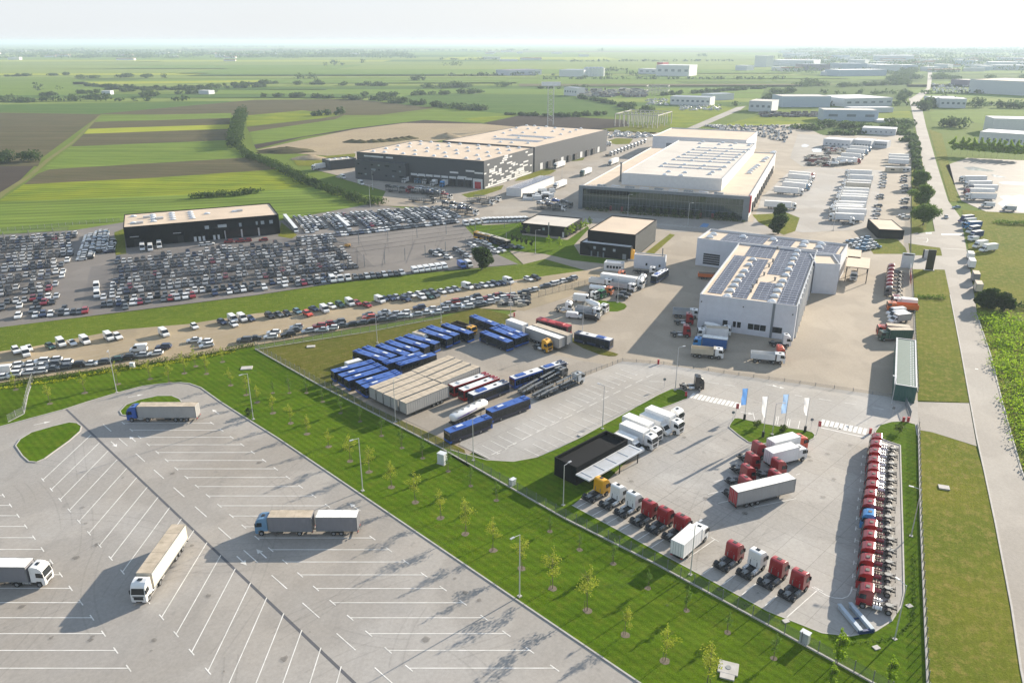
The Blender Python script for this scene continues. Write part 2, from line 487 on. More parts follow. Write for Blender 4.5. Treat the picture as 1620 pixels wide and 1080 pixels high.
field('crop_field', 'field_lime', 'P', [(38, 292), (250, 281), (440, 268), (500, 297), (300, 308), (120, 315), (-5, 320)], 4)
field('crop_field', 'field_green', 'P', [(-300, 360), (-5, 319), (120, 315), (300, 308), (500, 297), (545, 312), (590, 323), (441, 347), (195, 358), (0, 371), (-300, 395)], 5)
field('crop_field', 'field_green', 'P', [(-300, 126), (110, 122), (165, 140), (175, 150), (-300, 152)], 1)
field('crop_field', 'field_yellow', 'P', [(115, 130), (420, 127), (420, 130), (115, 134)], 1)
field('crop_field', 'field_lime', 'P', [(390, 183), (478, 175), (540, 181), (505, 188), (390, 200)], 4)
field('ploughed_field', 'soil_brown', 'P', [(390, 201), (505, 188), (545, 182), (520, 194), (395, 210)], 4)
field('crop_field', 'field_green', 'P', [(395, 209), (545, 187), (620, 183), (672, 190), (560, 203), (402, 229)], 4.3)
field('ploughed_field', 'soil_dark', 'P', [(402, 229), (560, 203), (672, 190), (770, 196), (640, 196), (480, 217), (405, 236)], 3)
field('crop_field', 'field_green', 'P', [(620, 184), (702, 172), (818, 182), (760, 194), (672, 190)], 4.6)
field('crop_field', 'field_lime', 'P', [(730, 188), (818, 182), (765, 194)], 5)
field('crop_field', 'field_mid', 'P', [(600, 157), (690, 148), (880, 150), (1000, 165), (975, 185), (815, 182), (690, 170)], 2)
field('ploughed_field', 'soil_dark', 'P', [(765, 195), (832, 181), (990, 190), (1000, 207), (800, 203)], 4)
field('crop_field', 'field_lime', 'P', [(975, 176), (1130, 166), (1165, 172), (1090, 201), (1060, 201), (1058, 186)], 5)
field('grass_plot', 'verge_grass', 'P', [(945, 205), (1040, 195), (1060, 200), (1035, 212), (955, 208)], 6)
field('grass_plot', 'field_lime', 'P', [(1150, 196), (1200, 183), (1440, 176), (1445, 196), (1255, 198), (1150, 200)], 4)
field('scrub_plot', 'far_scrub', 'P', [(1255, 199), (1330, 188), (1440, 187), (1452, 226), (1440, 222), (1290, 220), (1262, 214)], 5)
field('scrub_plot', 'far_scrub', 'P', [(1210, 140), (1430, 128), (1445, 155), (1200, 160)], 3)
field('crop_field', 'field_green', 'P', [(1470, 178), (1480, 174), (1760, 170), (1760, 192), (1560, 196), (1475, 192)], 4)
turf('track_grass', (0.19, 0.175, 0.07), (0.15, 0.16, 0.05), None, 0, 0, 1)
field('farm_track', 'track_grass', 'P', [(-30, 333), (0, 305), (42, 279), (73, 252), (113, 225), (156, 183), (159, 183), (118, 225), (81, 252), (50, 280), (10, 306), (-20, 333)], 6)

field('bare_earth', 'earth_bare', 'P', [(405, 238), (475, 222), (560, 205), (640, 195), (760, 196), (830, 202), (700, 222), (566, 243), (520, 247), (470, 243), (430, 243)], 5)

# the works: one big sheet of old pavement, newer sheets on top of it
field('yard_pavement', 'concrete_old', 'P', [(585, 325), (602, 318), (612, 300), (575, 288), (495, 268), (500, 262), (560, 258), (560, 240), (940, 206), (1040, 210), (1265, 196), (1300, 214), (1448, 214),
      (1458, 330), (1450, 380), (1452, 690), (1385, 690), (1050, 640), (830, 650), (735, 725), (640, 672), (520, 605), (560, 560), (735, 500), (800, 500), (925, 440), (830, 420), (735, 330)], 6)
field('lot_pavement', 'asphalt_lot', 'P', [(-200, 385), (0, 372), (120, 364), (195, 352), (300, 382), (440, 350), (585, 323), (640, 330), (720, 325), (740, 330), (745, 352), (735, 358), (770, 395), (820, 418), (655, 433), (537, 447), (405, 467), (207, 492), (0, 518), (-200, 545)], 7)
field('yard_asphalt', 'gravel', 'P', [(530, 280), (560, 268), (640, 290), (770, 298), (800, 288), (960, 225), (1030, 215), (1035, 225), (925, 300), (915, 335), (1180, 350), (1180, 362), (1030, 345), (905, 352), (740, 350), (640, 310), (600, 300)], 8)
field('crop_strip', 'crop_strip', 'P', [(-200, 545), (0, 518), (207, 493), (405, 468), (537, 448), (655, 434), (755, 427), (825, 419), (862, 410), (926, 428), (840, 440), (780, 447), (695, 459), (590, 477), (480, 491), (405, 496), (297, 513), (190, 522), (50, 549), (-200, 585)], 8)
field('dirt_lane', 'dirt_track', 'P', [(-200, 585), (50, 549), (190, 522), (297, 513), (405, 496), (480, 491), (590, 477), (695, 459), (780, 447), (840, 440), (926, 428), (960, 430), (900, 470), (830, 492), (755, 488), (667, 503), (555, 520), (480, 534), (405, 546), (270, 570), (130, 588), (0, 606), (-200, 640)], 9)
veil('rut_pale', (0.50, 0.41, 0.28), 0.45)
mb = MB(); cl_ = pts('P', [(-40, 590), (190, 550), (400, 521), (560, 499), (700, 480), (830, 462), (930, 438)])
for k in range(44):
    o_ = rng.uniform(-6.5, 6.5); w = rng.uniform(.2, .5)
    for a, b in zip(cl_, cl_[1:]):
        t0, t1 = sorted((rng.uniform(-.1, 1.1), rng.uniform(-.1, 1.1)))
        d = math.hypot(b[0] - a[0], b[1] - a[1]); nx, ny = -(b[1] - a[1]) / d, (b[0] - a[0]) / d
        mb.strip((a[0] + (b[0] - a[0]) * t0 + nx * o_, a[1] + (b[1] - a[1]) * t0 + ny * o_), (a[0] + (b[0] - a[0]) * t1 + nx * (o_ + rng.uniform(-1, 1)), a[1] + (b[1] - a[1]) * t1 + ny * (o_ + rng.uniform(-1, 1))), w, LAY * 9.6 + .0006 * k)
struct('wheel_ruts', mb, 'rut_pale')
field('rough_grass', 'rough_grass', 'P', [(404, 553), (480, 541), (585, 524), (700, 502), (755, 487), (800, 497), (808, 502), (796, 516), (735, 516), (700, 520), (566, 562), (528, 600), (524, 612), (640, 668), (690, 690), (735, 712), (742, 740), (690, 706), (620, 670), (506, 611)], 10)
field('rough_grass', 'rough_grass', 'G4', [(290, 920), (300, 905), (370, 925), (560, 1010), (760, 1070), (800, 1085), (770, 1105), (700, 1105), (590, 1085), (420, 1020), (300, 950)], 10)
field('bus_yard', 'gravel', 'P', [(545, 598), (640, 545), (705, 526), (770, 515), (850, 556), (925, 572), (960, 577), (833, 632), (760, 670), (715, 700), (640, 664), (575, 622)], 9.5)
field('grass_island', 'lawn_grass', 'G4', [(545, 530), (600, 508), (700, 520), (800, 525), (870, 548), (890, 575), (860, 605), (790, 628), (700, 628), (650, 600), (580, 560)], 10)

# lower truck park and its lawn
field('lawn', 'lawn_grass', 'P', [(-300, 672), (-300, 655), (0, 610), (130, 590), (270, 572), (398, 549), (405, 554), (506, 611), (690, 706), (895, 823), (1035, 893), (1215, 991), (1380, 1081), (1480, 1140), (1000, 1140), (440, 730), (300, 640), (100, 668), (-50, 705)], 10)
LOT = [(-320, 760), (-150, 715), (0, 676), (50, 662.5), (100, 649), (140, 636), (185, 622.5), (225, 612), (255, 608), (285, 606), (300, 607.5), (318, 614), (350, 637), (405, 672), (440, 694), (1010, 1080), (1130, 1160), (1130, 1200), (-320, 1200)]
struct('truck_park', MB().poly(pts('P', LOT), LAY * 12), 'concrete_lot')
struct('kerb', MB().wall(pts('P', LOT[1:17]), 0.28, 0.0, LAY * 12 + 0.13), 'kerb_stone')
I1 = [(25, 706), (32, 696), (50, 685), (85, 675), (110, 669), (122, 670), (129, 675), (127, 683), (110, 698), (85, 716), (70, 727), (58, 732), (46, 731), (36, 722)]
I2 = [(190, 651), (200, 641), (222, 633), (250, 627), (272, 627), (284, 632), (288, 637), (285, 648), (250, 655), (205, 659), (193, 657)]
for p in (I1, I2):
    struct('grass_island', MB().slab(pts('P', p), 0.0, LAY * 12 + 0.11), 'lawn_grass')
    struct('kerb', MB().wall(pts('P', p), 0.25, 0.0, LAY * 12 + 0.14, closed=True), 'kerb_stone')
ax0, ax1 = at(105, 648), at(600, 1118)
struct('drain_channel', MB().strip(ax0, ax1, 0.45, LAY * 13), 'drain_iron')

# painted bays of the truck park: bays lie along world X right of the drain and along world Y left of it
mb = MB()
zl = LAY * 13.4
def tline(a, b, ta, tb, tick):
    mb.strip(a, b, 0.17, zl)
    tx, ty = tick
    for p, on in ((a, ta), (b, tb)):
        if on: mb.strip((p[0] - tx, p[1] - ty), (p[0] + tx, p[1] + ty), 0.17, zl + 0.002)
dg = 0.62
starts = [(780, 440), (830, 487), (885, 530), (940, 577), (995, 625), (1055, 678), (1115, 729), (1180, 784), (1250, 840), (1320, 900), (1390, 963), (1465, 1027)]
ends = [(1340, 440), (1403, 485), (1466, 530), (1530, 576), (1600, 625)]
s0, sN = q('C1', 780, 440), q('C1', 1465, 1027)
step = ((sN[0] - s0[0]) / 11, (sN[1] - s0[1]) / 11)
LEN_R = 20.9
for k in range(23):
    a = (s0[0] + step[0] * k, s0[1] + step[1] * k)
    tline(a, (a[0] + LEN_R, a[1]), True, True, (dg, -dg))
l0, lN = q('C1', 575, 515), q('D1', 1490, 360)
stepl = ((lN[0] - l0[0]) / 13, (lN[1] - l0[1]) / 13)
for k in range(21):
    a = (l0[0] + stepl[0] * k, l0[1] + stepl[1] * k)
    tline(a, (a[0], a[1] - 19.4), False, True, (dg, -dg))
e0, eN = q('C1', 115, 1025), q('D1', 815, 990)
for k in range(-3, 15):
    t = k / 11.0
    b = (e0[0] + (eN[0] - e0[0]) * t, e0[1] + (eN[1] - e0[1]) * t)
    tline((b[0] - 21, b[1]), b, True, True, (dg, -dg))
# lane dashes and arrows beside the drain
d0, d1 = q('C1', 860, 632), q('C1', 918, 683)
dd = ((q('C1', 975, 735)[0] - d0[0]), (q('C1', 975, 735)[1] - d0[1]))
for k in range(-2, 12):
    a = (d0[0] + dd[0] * k, d0[1] + dd[1] * k)
    mb.strip(a, (a[0] + (d1[0] - d0[0]), a[1] + (d1[1] - d0[1])), 0.17, zl)
def arrow(c, ang, l=3.6, w=0.2, hz=zl):
    u = (math.cos(ang), math.sin(ang)); n = (-u[1], u[0])
    t = (c[0] + u[0] * l * 0.5, c[1] + u[1] * l * 0.5)
    m0 = (c[0] + u[0] * l * 0.1, c[1] + u[1] * l * 0.1)
    mb.strip((c[0] - u[0] * l / 2, c[1] - u[1] * l / 2), m0, w, hz)
    mb.add([(m0[0] - n[0] * w * 2.6, m0[1] - n[1] * w * 2.6, hz), (t[0], t[1], hz), (m0[0] + n[0] * w * 2.6, m0[1] + n[1] * w * 2.6, hz)], [(0, 1, 2)])
for c, X, Y, a in (('C1', 722, 573, -45), ('C1', 840, 540, 135), ('C1', 1365, 368, 135), ('C1', 860, 267, 32), ('C1', 270, 440, 32), ('D1', 1530, 310, -45), ('D2', 35, 265, 135), ('C2', 625, 970, 135)):
    arrow(q(c, X, Y), R(a))
struct('bay_markings', mb, 'line_paint')

# dealer yard and customer car park in newer concrete
YARD = [(726, 704), (735, 690), (833, 633), (985, 572), (1050, 577), (1145, 591), (1290, 611), (1380, 624), (1452, 634), (1452, 700), (1424, 704), (1428, 850), (1430, 940), (1425, 960), (1410, 983), (1385, 999), (1345, 1007), (1300, 1002), (1215, 968), (905, 800), (870, 775)]
struct('truck_yard', MB().poly(pts('P', YARD), LAY * 11), 'concrete_new')
STRIP = [(688, 706), (712, 712), (735, 719), (770, 728.5), (812, 731), (850, 724), (885, 709), (920, 692), (960, 670), (1000, 648), (1040, 626), (1062, 616), (1078, 617), (1088, 622), (1088, 631), (1060, 642), (1030, 652), (985, 676), (950, 700), (1000, 722), (965, 756), (930, 780), (905, 800), (1215, 968), (1300, 1002), (1345, 1007), (1385, 999), (1410, 983), (1425, 960), (1430, 940),
         (1428, 850), (1424, 705), (1408, 700), (1388, 692), (1384, 684), (1392, 673), (1410, 668), (1430, 667), (1448, 672), (1451, 690), (1456, 830), (1467, 1085), (1480, 1140), (1385, 1082), (1215, 989), (1035, 891), (895, 821)]
struct('lawn', MB().slab(pts('P', STRIP), 0.0, LAY * 11 + 0.09), 'lawn_grass')
struct('kerb', MB().wall(pts('P', STRIP[1:17]), 0.22, 0.0, LAY * 11 + 0.12), 'kerb_stone')
struct('kerb', MB().wall(pts('P', STRIP[22:40]), 0.25, 0.0, LAY * 11 + 0.12), 'kerb_stone')
I3 = pts('E2', [(358, 375), (372, 345), (400, 308), (430, 306), (500, 320), (640, 350), (800, 378), (960, 402), (1005, 415), (1026, 435), (1018, 462), (985, 478), (930, 478), (700, 500), (600, 505), (510, 492), (430, 435)])
struct('grass_island', MB().slab(I3, 0.0, LAY * 11 + 0.10), 'lawn_grass')
struct('kerb', MB().wall(I3, 0.22, 0.0, LAY * 11 + 0.13, closed=True), 'kerb_stone')
mb = MB()
zl = LAY * 12.4
# customer bays: two rows of short lines and a dashed centre line
u45 = (math.cos(R(45)), math.sin(R(45))); n45 = (u45[1], -u45[0])
a0, a1 = q('C3', -300, 640), q('C3', 690, 100)
nb = int(math.hypot(a1[0] - a0[0], a1[1] - a0[1]) / 2.75)
for k in range(nb + 1):
    t = k / nb
    p = (a0[0] + (a1[0] - a0[0]) * t, a0[1] + (a1[1] - a0[1]) * t)
    mb.strip(p, (p[0] + n45[0] * 5.2, p[1] + n45[1] * 5.2), 0.13, zl)
    if 0.06 < t: mb.strip((p[0] + n45[0] * 5.2 - u45[0] * .5, p[1] + n45[1] * 5.2 - u45[1] * .5), (p[0] + n45[0] * 5.2 + u45[0] * .5, p[1] + n45[1] * 5.2 + u45[1] * .5), 0.13, zl + .002)
b0, b1 = q('C3', 75, 600), q('C3', 840, 200)
nb = int(math.hypot(b1[0] - b0[0], b1[1] - b0[1]) / 2.75)
for k in range(nb + 1):
    t = k / nb
    p = (b0[0] + (b1[0] - b0[0]) * t, b0[1] + (b1[1] - b0[1]) * t)
    mb.strip(p, (p[0] + n45[0] * 5.0, p[1] + n45[1] * 5.0), 0.13, zl)
c0, c1 = q('C3', -130, 640), q('C3', 850, 150)
for k in range(13):
    t = k / 12.0
    p = (c0[0] + (c1[0] - c0[0]) * t, c0[1] + (c1[1] - c0[1]) * t)
    mb.strip(p, (p[0] + u45[0] * 3, p[1] + u45[1] * 3), 0.16, zl)
# zebra crossings
for c, p0, p1, nbar, leng in (('C3', (1142, 265), (1440, 330), 13, 3.2), ('C4', (345, 435), (612, 492), 10, 3.4)):
    A, B = q(c, *p0), q(c, *p1)
    h = hd(A, B)
    for k in range(nbar):
        t = k / (nbar - 1)
        p = (A[0] + (B[0] - A[0]) * t, A[1] + (B[1] - A[1]) * t)
        a = h + R(90)
        mb.strip((p[0] - math.cos(a) * leng / 2, p[1] - math.sin(a) * leng / 2), (p[0] + math.cos(a) * leng / 2, p[1] + math.sin(a) * leng / 2), 0.75, zl)
mb.strip(q('C4', 335, 468), q('C4', 612, 530), 0.35, zl)
# bay lines between the parked tractors
v0, v1 = q('E3', 35, 410), q('D3', 1810, 660)
hA = hd(q('D3', 1070, 320), q('D3', 1280, 175))
for X, Y in ((100, 395), (270, 480), (420, 565), (560, 640), (760, 735), (900, 820)):
    p = q('E3', X - 30, Y + 40)
    mb.strip(p, (p[0] + math.cos(hA) * 9.2, p[1] + math.sin(hA) * 9.2), 0.15, zl)
for c, X, Y in (('D3', 1070, 322), ('D3', 1210, 392), ('D3', 1335, 460), ('D3', 1455, 525), ('D3', 1600, 595), ('D4', 118, 668)):
    p = q(c, X, Y)
    mb.strip(p, (p[0] + math.cos(hA) * 10, p[1] + math.sin(hA) * 10), 0.15, zl)
    e = (p[0] + math.cos(hA) * 10, p[1] + math.sin(hA) * 10); tq = hA + R(90)
    mb.strip((e[0] - math.cos(tq) * .8, e[1] - math.sin(tq) * .8), (e[0] + math.cos(tq) * .8, e[1] + math.sin(tq) * .8), 0.15, zl + .002)
hB = R(154.5)
for X, Y in ((600, 650), (590, 700), (590, 750), (585, 803), (580, 860), (570, 920), (565, 975)):
    p = q('C4', X, Y); mb.strip(p, (p[0] + 2.2, p[1] - 1.05), 0.14, zl)
    mb.strip((p[0] - .3, p[1] - .6), (p[0] + .3, p[1] + .6), 0.14, zl + .002)
for X, Y in ((560, 40), (555, 105), (550, 180), (548, 248), (542, 322), (535, 405), (530, 488)):
    p = q('D4', X, Y); mb.strip(p, (p[0] + 2.2, p[1] - 1.05), 0.14, zl)
    mb.strip((p[0] - .3, p[1] - .6), (p[0] + .3, p[1] + .6), 0.14, zl + .002)
arc = pts('D4', [(275, 475), (320, 500), (370, 530), (420, 545), (470, 548), (505, 535), (522, 512), (530, 475)])
for a, b in zip(arc, arc[1:]): mb.strip(a, b, 0.15, zl)
for a, b in (((240, 800), (350, 770)), ((195, 895), (360, 858)), ((275, 965), (400, 935)), ((555, 995), (880, 928)), ((880, 745), (910, 735)), ((560, 318), (545, 262)), ((735, 355), (745, 290)), ((720, 350), (732, 290)), ((620, 335), (635, 275)), ((895, 385), (910, 325)), ((825, 368), (835, 312)), ((810, 365), (820, 308))):
    mb.strip(q('E2', *a), q('E2', *b), 0.15, zl)
for X, Y in ((500, 265), (1185, 380), (690, 50), (745, 64)): arrow(q('E2', X, Y), R(-25), 3.0, 0.22, zl)
for a, b in (((170, 262), (215, 270)), ((320, 285), (400, 298)), ((485, 310), (560, 322)), ((660, 340), (730, 352))): mb.strip(q('C4', *a), q('C4', *b), 0.16, zl)
for a, b in (((1240, 180), (1310, 190)), ((1340, 195), (1410, 205)), ((870, 175), (965, 178))): mb.strip(q('C3', *a), q('C3', *b), 0.16, zl)
struct('yard_markings', mb, 'line_paint')

field('yard_pavement', 'concrete_old', 'P', [(938, 748), (958, 732), (1002, 716), (1014, 724), (966, 756)], 11.6)
# tyre marks and oil stains worn into the newer pavements
veil('rubber_mark', (0.07, 0.07, 0.07), 0.93); veil('oil_stain', (0.05, 0.045, 0.04), 0.70)
mb = MB()
for k in range(70):
    big = k < 42
    x, y_ = (rng.uniform(20, 760), rng.uniform(700, 1070)) if big else (rng.uniform(1000, 1340), rng.uniform(690, 940))
    if big and y_ < 640 + (x - 318) * .66: continue
    p = at(x, y_); a = rng.uniform(0, 6.28); c_ = rng.uniform(-.035, .035); w = rng.choice((1.9, 2.0)); l = rng.randint(8, 26)
    for s in (-1, 1):
        px_, py_, aa = p[0] - math.sin(a) * s * w / 2, p[1] + math.cos(a) * s * w / 2, a
        for i in range(l):
            n_ = (px_ + math.cos(aa), py_ + math.sin(aa)); mb.strip((px_, py_), n_, .26, LAY * 14.2 + .0007 * k); px_, py_ = n_; aa += c_
struct('tyre_marks', mb, 'rubber_mark')
mb = MB()
for k in range(70):
    x, y_ = (rng.uniform(0, 800), rng.uniform(690, 1075)) if k < 40 else (rng.uniform(930, 1350), rng.uniform(690, 960))
    if k < 40 and y_ < 650 + (x - 318) * .66: continue
    p = at(x, y_); r = rng.uniform(.15, .7)
    mb.poly([(p[0] + r * rng.uniform(.6, 1.2) * math.cos(i * .7), p[1] + r * rng.uniform(.6, 1.2) * math.sin(i * .7)) for i in range(9)], LAY * 19 + .0005 * k)
struct('oil_stains', mb, 'oil_stain')
# the road on the right, verges, lay-by
field('verge', 'verge_grass', 'P', [(1452, 634), (1533, 637), (1521, 560), (1506, 470), (1494, 426), (1440, 426), (1444, 470), (1450, 560)], 8)
field('verge', 'verge_grass', 'P', [(1455, 681), (1475, 684), (1543, 706), (1560, 760), (1575, 830), (1618, 1085), (1640, 1160), (1475, 1160), (1456, 830)], 8)
field('verge', 'verge_grass', 'P', [(1437, 385), (1462, 387), (1490, 393), (1492, 407), (1440, 406)], 8)
field('verge', 'verge_grass', 'P', [(1366, 380), (1418, 377), (1432, 392), (1436, 402), (1382, 402)], 8)
field('verge', 'verge_grass', 'P', [(1440, 350), (1443, 215), (1455, 230), (1463, 280), (1472, 330), (1464, 365), (1442, 370)], 8)
field('meadow_right', 'verge_grass', 'P', [(1522, 332), (1900, 360), (1900, 500), (1700, 486), (1560, 478), (1542, 470), (1533, 400)], 6)
field('weed_ground', 'verge_grass', 'P', [(1542, 472), (1560, 480), (1700, 490), (1900, 500), (1900, 1000), (1720, 960), (1615, 740), (1585, 634), (1565, 560)], 6.5)
field('verge', 'verge_grass', 'P', [(1470, 205), (1490, 212), (1517, 318), (1503, 320), (1486, 262)], 7)
paving('mud', (0.215, 0.19, 0.16), stain=0.8, rough=0.6)
field('gravel_lot', 'mud', 'P', [(1496, 262), (1530, 250), (1800, 262), (1800, 345), (1560, 335), (1521, 318)], 7)
field('puddle', 'pond_sky_sheen', 'G8', [(455, 352), (540, 345), (620, 362), (715, 380), (700, 388), (600, 380), (500, 375)], 9)
field('puddle', 'pond_sky_sheen', 'G8', [(750, 478), (850, 472), (1000, 482), (1000, 505), (860, 500), (780, 492)], 9)
field('puddle', 'pond_sky_sheen', 'G8', [(760, 600), (830, 588), (870, 600), (935, 585), (1000, 600), (1000, 735), (930, 728), (890, 705), (930, 680), (850, 660), (790, 690), (745, 660), (800, 630)], 9)
field('puddle', 'pond_sky_sheen', 'G8', [(690, 410), (800, 430), (820, 440), (720, 435)], 9)
field('puddle', 'pond_sky_sheen', 'G7', [(430, 250), (480, 235), (545, 245), (540, 275), (450, 278)], 11)
field('puddle', 'pond_sky_sheen', 'G7', [(320, 205), (360, 190), (410, 205), (380, 222), (330, 222)], 11)
ROAD_L = [(1640, 1180), (1615, 1060), (1600, 960), (1575, 830), (1558, 750), (1545, 692), (1521, 560), (1503, 467), (1493, 420), (1489, 398), (1480, 372), (1472, 330), (1458, 250), (1447, 195), (1438, 156)]
ROAD_R = [(1455, 156), (1465, 200), (1482, 260), (1500, 318), (1520, 345), (1529, 395), (1537, 440), (1546, 500), (1567, 562), (1585, 635), (1615, 742), (1655, 845), (1700, 950), (1800, 1180)]
struct('road', MB().poly(pts('P', ROAD_L + ROAD_R), LAY * 10), 'asphalt_road')
struct('kerb', MB().wall(pts('P', ROAD_R[7:]), 0.3, 0.0, LAY * 10 + 0.10), 'kerb_stone')
struct('kerb', MB().wall(pts('P', ROAD_L[:8]), 0.3, 0.0, LAY * 10 + 0.10), 'kerb_stone')
field('road', 'asphalt_road', 'P', [(1437, 158), (1457, 158), (1472, 140), (1475, 120), (1471, 94), (1466, 94), (1468, 118), (1466, 140)], 9)
field('side_road', 'asphalt_road', 'P', [(1452, 636), (1533, 638), (1545, 706), (1475, 684), (1452, 680)], 9)
field('side_road', 'asphalt_road', 'P', [(1436, 404), (1493, 405), (1495, 427), (1436, 426)], 9)
field('side_road', 'asphalt_road', 'P', [(1430, 372), (1482, 366), (1492, 393), (1455, 388), (1430, 384)], 9)
field('side_road', 'asphalt_road', 'P', [(1080, 206), (1165, 170), (1180, 168), (1172, 174), (1105, 203)], 8)
mb = MB()
for k in range(10):
    p = q('H8', 703 + k * 21, 262); mb.strip((p[0] - .8, p[1] - 1.6), (p[0] + .8, p[1] + 1.6), 0.7, LAY * 10.5)
for k in range(4):
    p = q('H8', 545 + k * 14, 248); mb.strip((p[0] - .8, p[1] - 1.6), (p[0] + .8, p[1] + 1.6), 0.7, LAY * 10.5)
loop = pts('H8', [(440, 300), (550, 300), (560, 318), (545, 340), (505, 340)])
for a, b in zip(loop, loop[1:]): mb.strip(a, b, 0.25, LAY * 10.5)
mb.strip(q('H8', 705, 402), q('H8', 955, 415), 0.3, LAY * 10.5)
mb.strip(q('C4', 1310, 95), q('C4', 1330, 98), 0.5, LAY * 10.5)
struct('road_markings', mb, 'line_paint')

field('trailer_yard', 'concrete_lot', 'P', [(1245, 275), (1290, 265), (1345, 268), (1396, 270), (1386, 345), (1360, 364), (1270, 368), (1190, 356), (1205, 312)], 9)
field('yard_asphalt', 'asphalt_road', 'P', [(1262, 213), (1300, 213), (1330, 235), (1320, 260), (1270, 264), (1250, 250)], 9.4)
field('front_lot', 'asphalt_road', 'P', [(905, 334), (1190, 352), (1235, 366), (1225, 372), (1118, 366), (1066, 368), (1010, 350), (930, 352), (900, 345)], 9.7)
# greens inside the works
field('grass_plot', 'lawn_grass', 'P', [(741, 358), (800, 355), (824, 352), (826, 372), (898, 380), (930, 358), (932, 362), (908, 388), (918, 404), (990, 412), (960, 418), (905, 412), (862, 402), (800, 396), (765, 380)], 10)
field('grass_plot', 'verge_grass', 'P', [(445, 352), (470, 372), (462, 378), (440, 374)], 10)
field('grass_plot', 'verge_grass', 'P', [(181, 368), (196, 362), (200, 402), (183, 404)], 10)
field('grass_plot', 'verge_grass', 'P', [(730, 308), (765, 300), (797, 293), (793, 300), (760, 311), (740, 313)], 10)
field('grass_plot', 'verge_grass', 'P', [(814, 287), (842, 262), (880, 270), (870, 276), (830, 285)], 10)
field('grass_plot', 'verge_grass', 'P', [(893, 250), (905, 246), (925, 250), (922, 254), (900, 256)], 10)
field('grass_plot', 'verge_grass', 'P', [(926, 238), (945, 234), (960, 238), (950, 242), (930, 241)], 10)
field('grass_plot', 'verge_grass', 'P', [(956, 225), (975, 219), (1002, 220), (995, 228), (975, 229)], 10)
field('grass_plot', 'verge_grass', 'P', [(1190, 340), (1245, 337), (1265, 345), (1258, 366), (1240, 372), (1200, 352)], 10)
field('grass_plot', 'verge_grass', 'P', [(1016, 404), (1060, 370), (1068, 372), (1030, 406)], 10)
field('grass_plot', 'verge_grass', 'P', [(462, 252), (562, 243), (562, 248), (500, 263), (470, 262)], 9)
mb = MB()
for k in range(34):                                     # staff bays before the glass front
    p = at(935 + k * 7.4, 345 + k * 0.62)
    mb.strip(p, (p[0] + 2.0, p[1] - 4.6), 0.16, LAY * 11.5)
for k in range(12): 
    p = at(1252 + k * 14, 318 + k * 1.8)
struct('bay_markings', mb, 'line_paint')
plain('blue_paint', (0.10, 0.22, 0.42), 0.7)
field('painted_bay', 'blue_paint', 'E5', [(130, 95), (160, 66), (208, 72), (190, 98)], 12)

# ------------------------------------------------------------------ vehicle materials
paint('paint_white', (0.74, 0.74, 0.73)); paint('paint_red', (0.29, 0.010, 0.015)); paint('paint_yellow', (0.72, 0.36, 0.012)); paint('paint_blue', (0.018, 0.085, 0.36))
paint('paint_skyblue', (0.05, 0.26, 0.58)); paint('paint_black', (0.014, 0.014, 0.016)); paint('paint_grey', (0.10, 0.11, 0.12)); paint('paint_silver', (0.42, 0.44, 0.46))
paint('paint_navy', (0.02, 0.035, 0.09)); paint('paint_green', (0.025, 0.20, 0.05)); paint('paint_orange', (0.62, 0.14, 0.025)); paint('paint_tangerine', (0.62, 0.075, 0.035))
paint('paint_steelblue', (0.13, 0.26, 0.40)); paint('paint_darkgreen', (0.02, 0.075, 0.055)); paint('paint_teal', (0.12, 0.22, 0.27)); paint('paint_brown', (0.06, 0.04, 0.03)); paint('paint_maroon', (0.22, 0.012, 0.03)); paint('paint_purple', (0.05, 0.03, 0.13))
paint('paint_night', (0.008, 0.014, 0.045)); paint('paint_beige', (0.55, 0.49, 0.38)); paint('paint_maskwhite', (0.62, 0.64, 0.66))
plain('glass', (0.012, 0.016, 0.02), 0.06, 0, 0.0)
plain('tyre', (0.018, 0.018, 0.019), 0.85); plain('rim', (0.32, 0.33, 0.34), 0.4, 0.6); plain('frame_black', (0.022, 0.023, 0.026), 0.6, 0, 0.3, scale=2)
plain('steel', (0.42, 0.43, 0.44), 0.4, 0.6, 0.2); plain('plate_grey', (0.24, 0.25, 0.25), 0.6, 0.2, 0.35, scale=1.5); plain('lamp_red', (0.45, 0.02, 0.02), 0.3); plain('lamp_clear', (0.75, 0.76, 0.78), 0.15)
plain('tarp_beige', (0.50, 0.42, 0.32), 0.8, 0, 0.3, scale=0.7); plain('tarp_white', (0.80, 0.79, 0.76), 0.75, 0, 0.2, scale=0.7)
ribbed('curtain_grey', (0.36, 0.355, 0.34), 0.7, 0.6); ribbed('curtain_dark', (0.20, 0.20, 0.215), 0.7, 0.6); ribbed('curtain_cream', (0.62, 0.56, 0.45), 0.7, 0.6); ribbed('curtain_white', (0.80, 0.80, 0.79), 0.9, 0.5, depth=0.25)
ribbed('curtain_navy', (0.02, 0.045, 0.14), 0.7, 0.5); ribbed('curtain_green', (0.022, 0.07, 0.05), 0.7, 0.5); ribbed('curtain_blue', (0.02, 0.10, 0.30), 0.7, 0.5); ribbed('curtain_red', (0.40, 0.03, 0.035), 0.7, 0.5)
plain('load_brown', (0.16, 0.11, 0.075), 0.95, 0, 0.4, scale=2); plain('tank_white', (0.78, 0.78, 0.77), 0.2, 0.0, 0.08, 0.4); plain('decal_violet', (0.09, 0.05, 0.24), 0.4); plain('rack_beige', (0.34, 0.29, 0.22), 0.7, 0, 0.3, scale=3); plain('bellow', (0.04, 0.04, 0.045), 0.9)

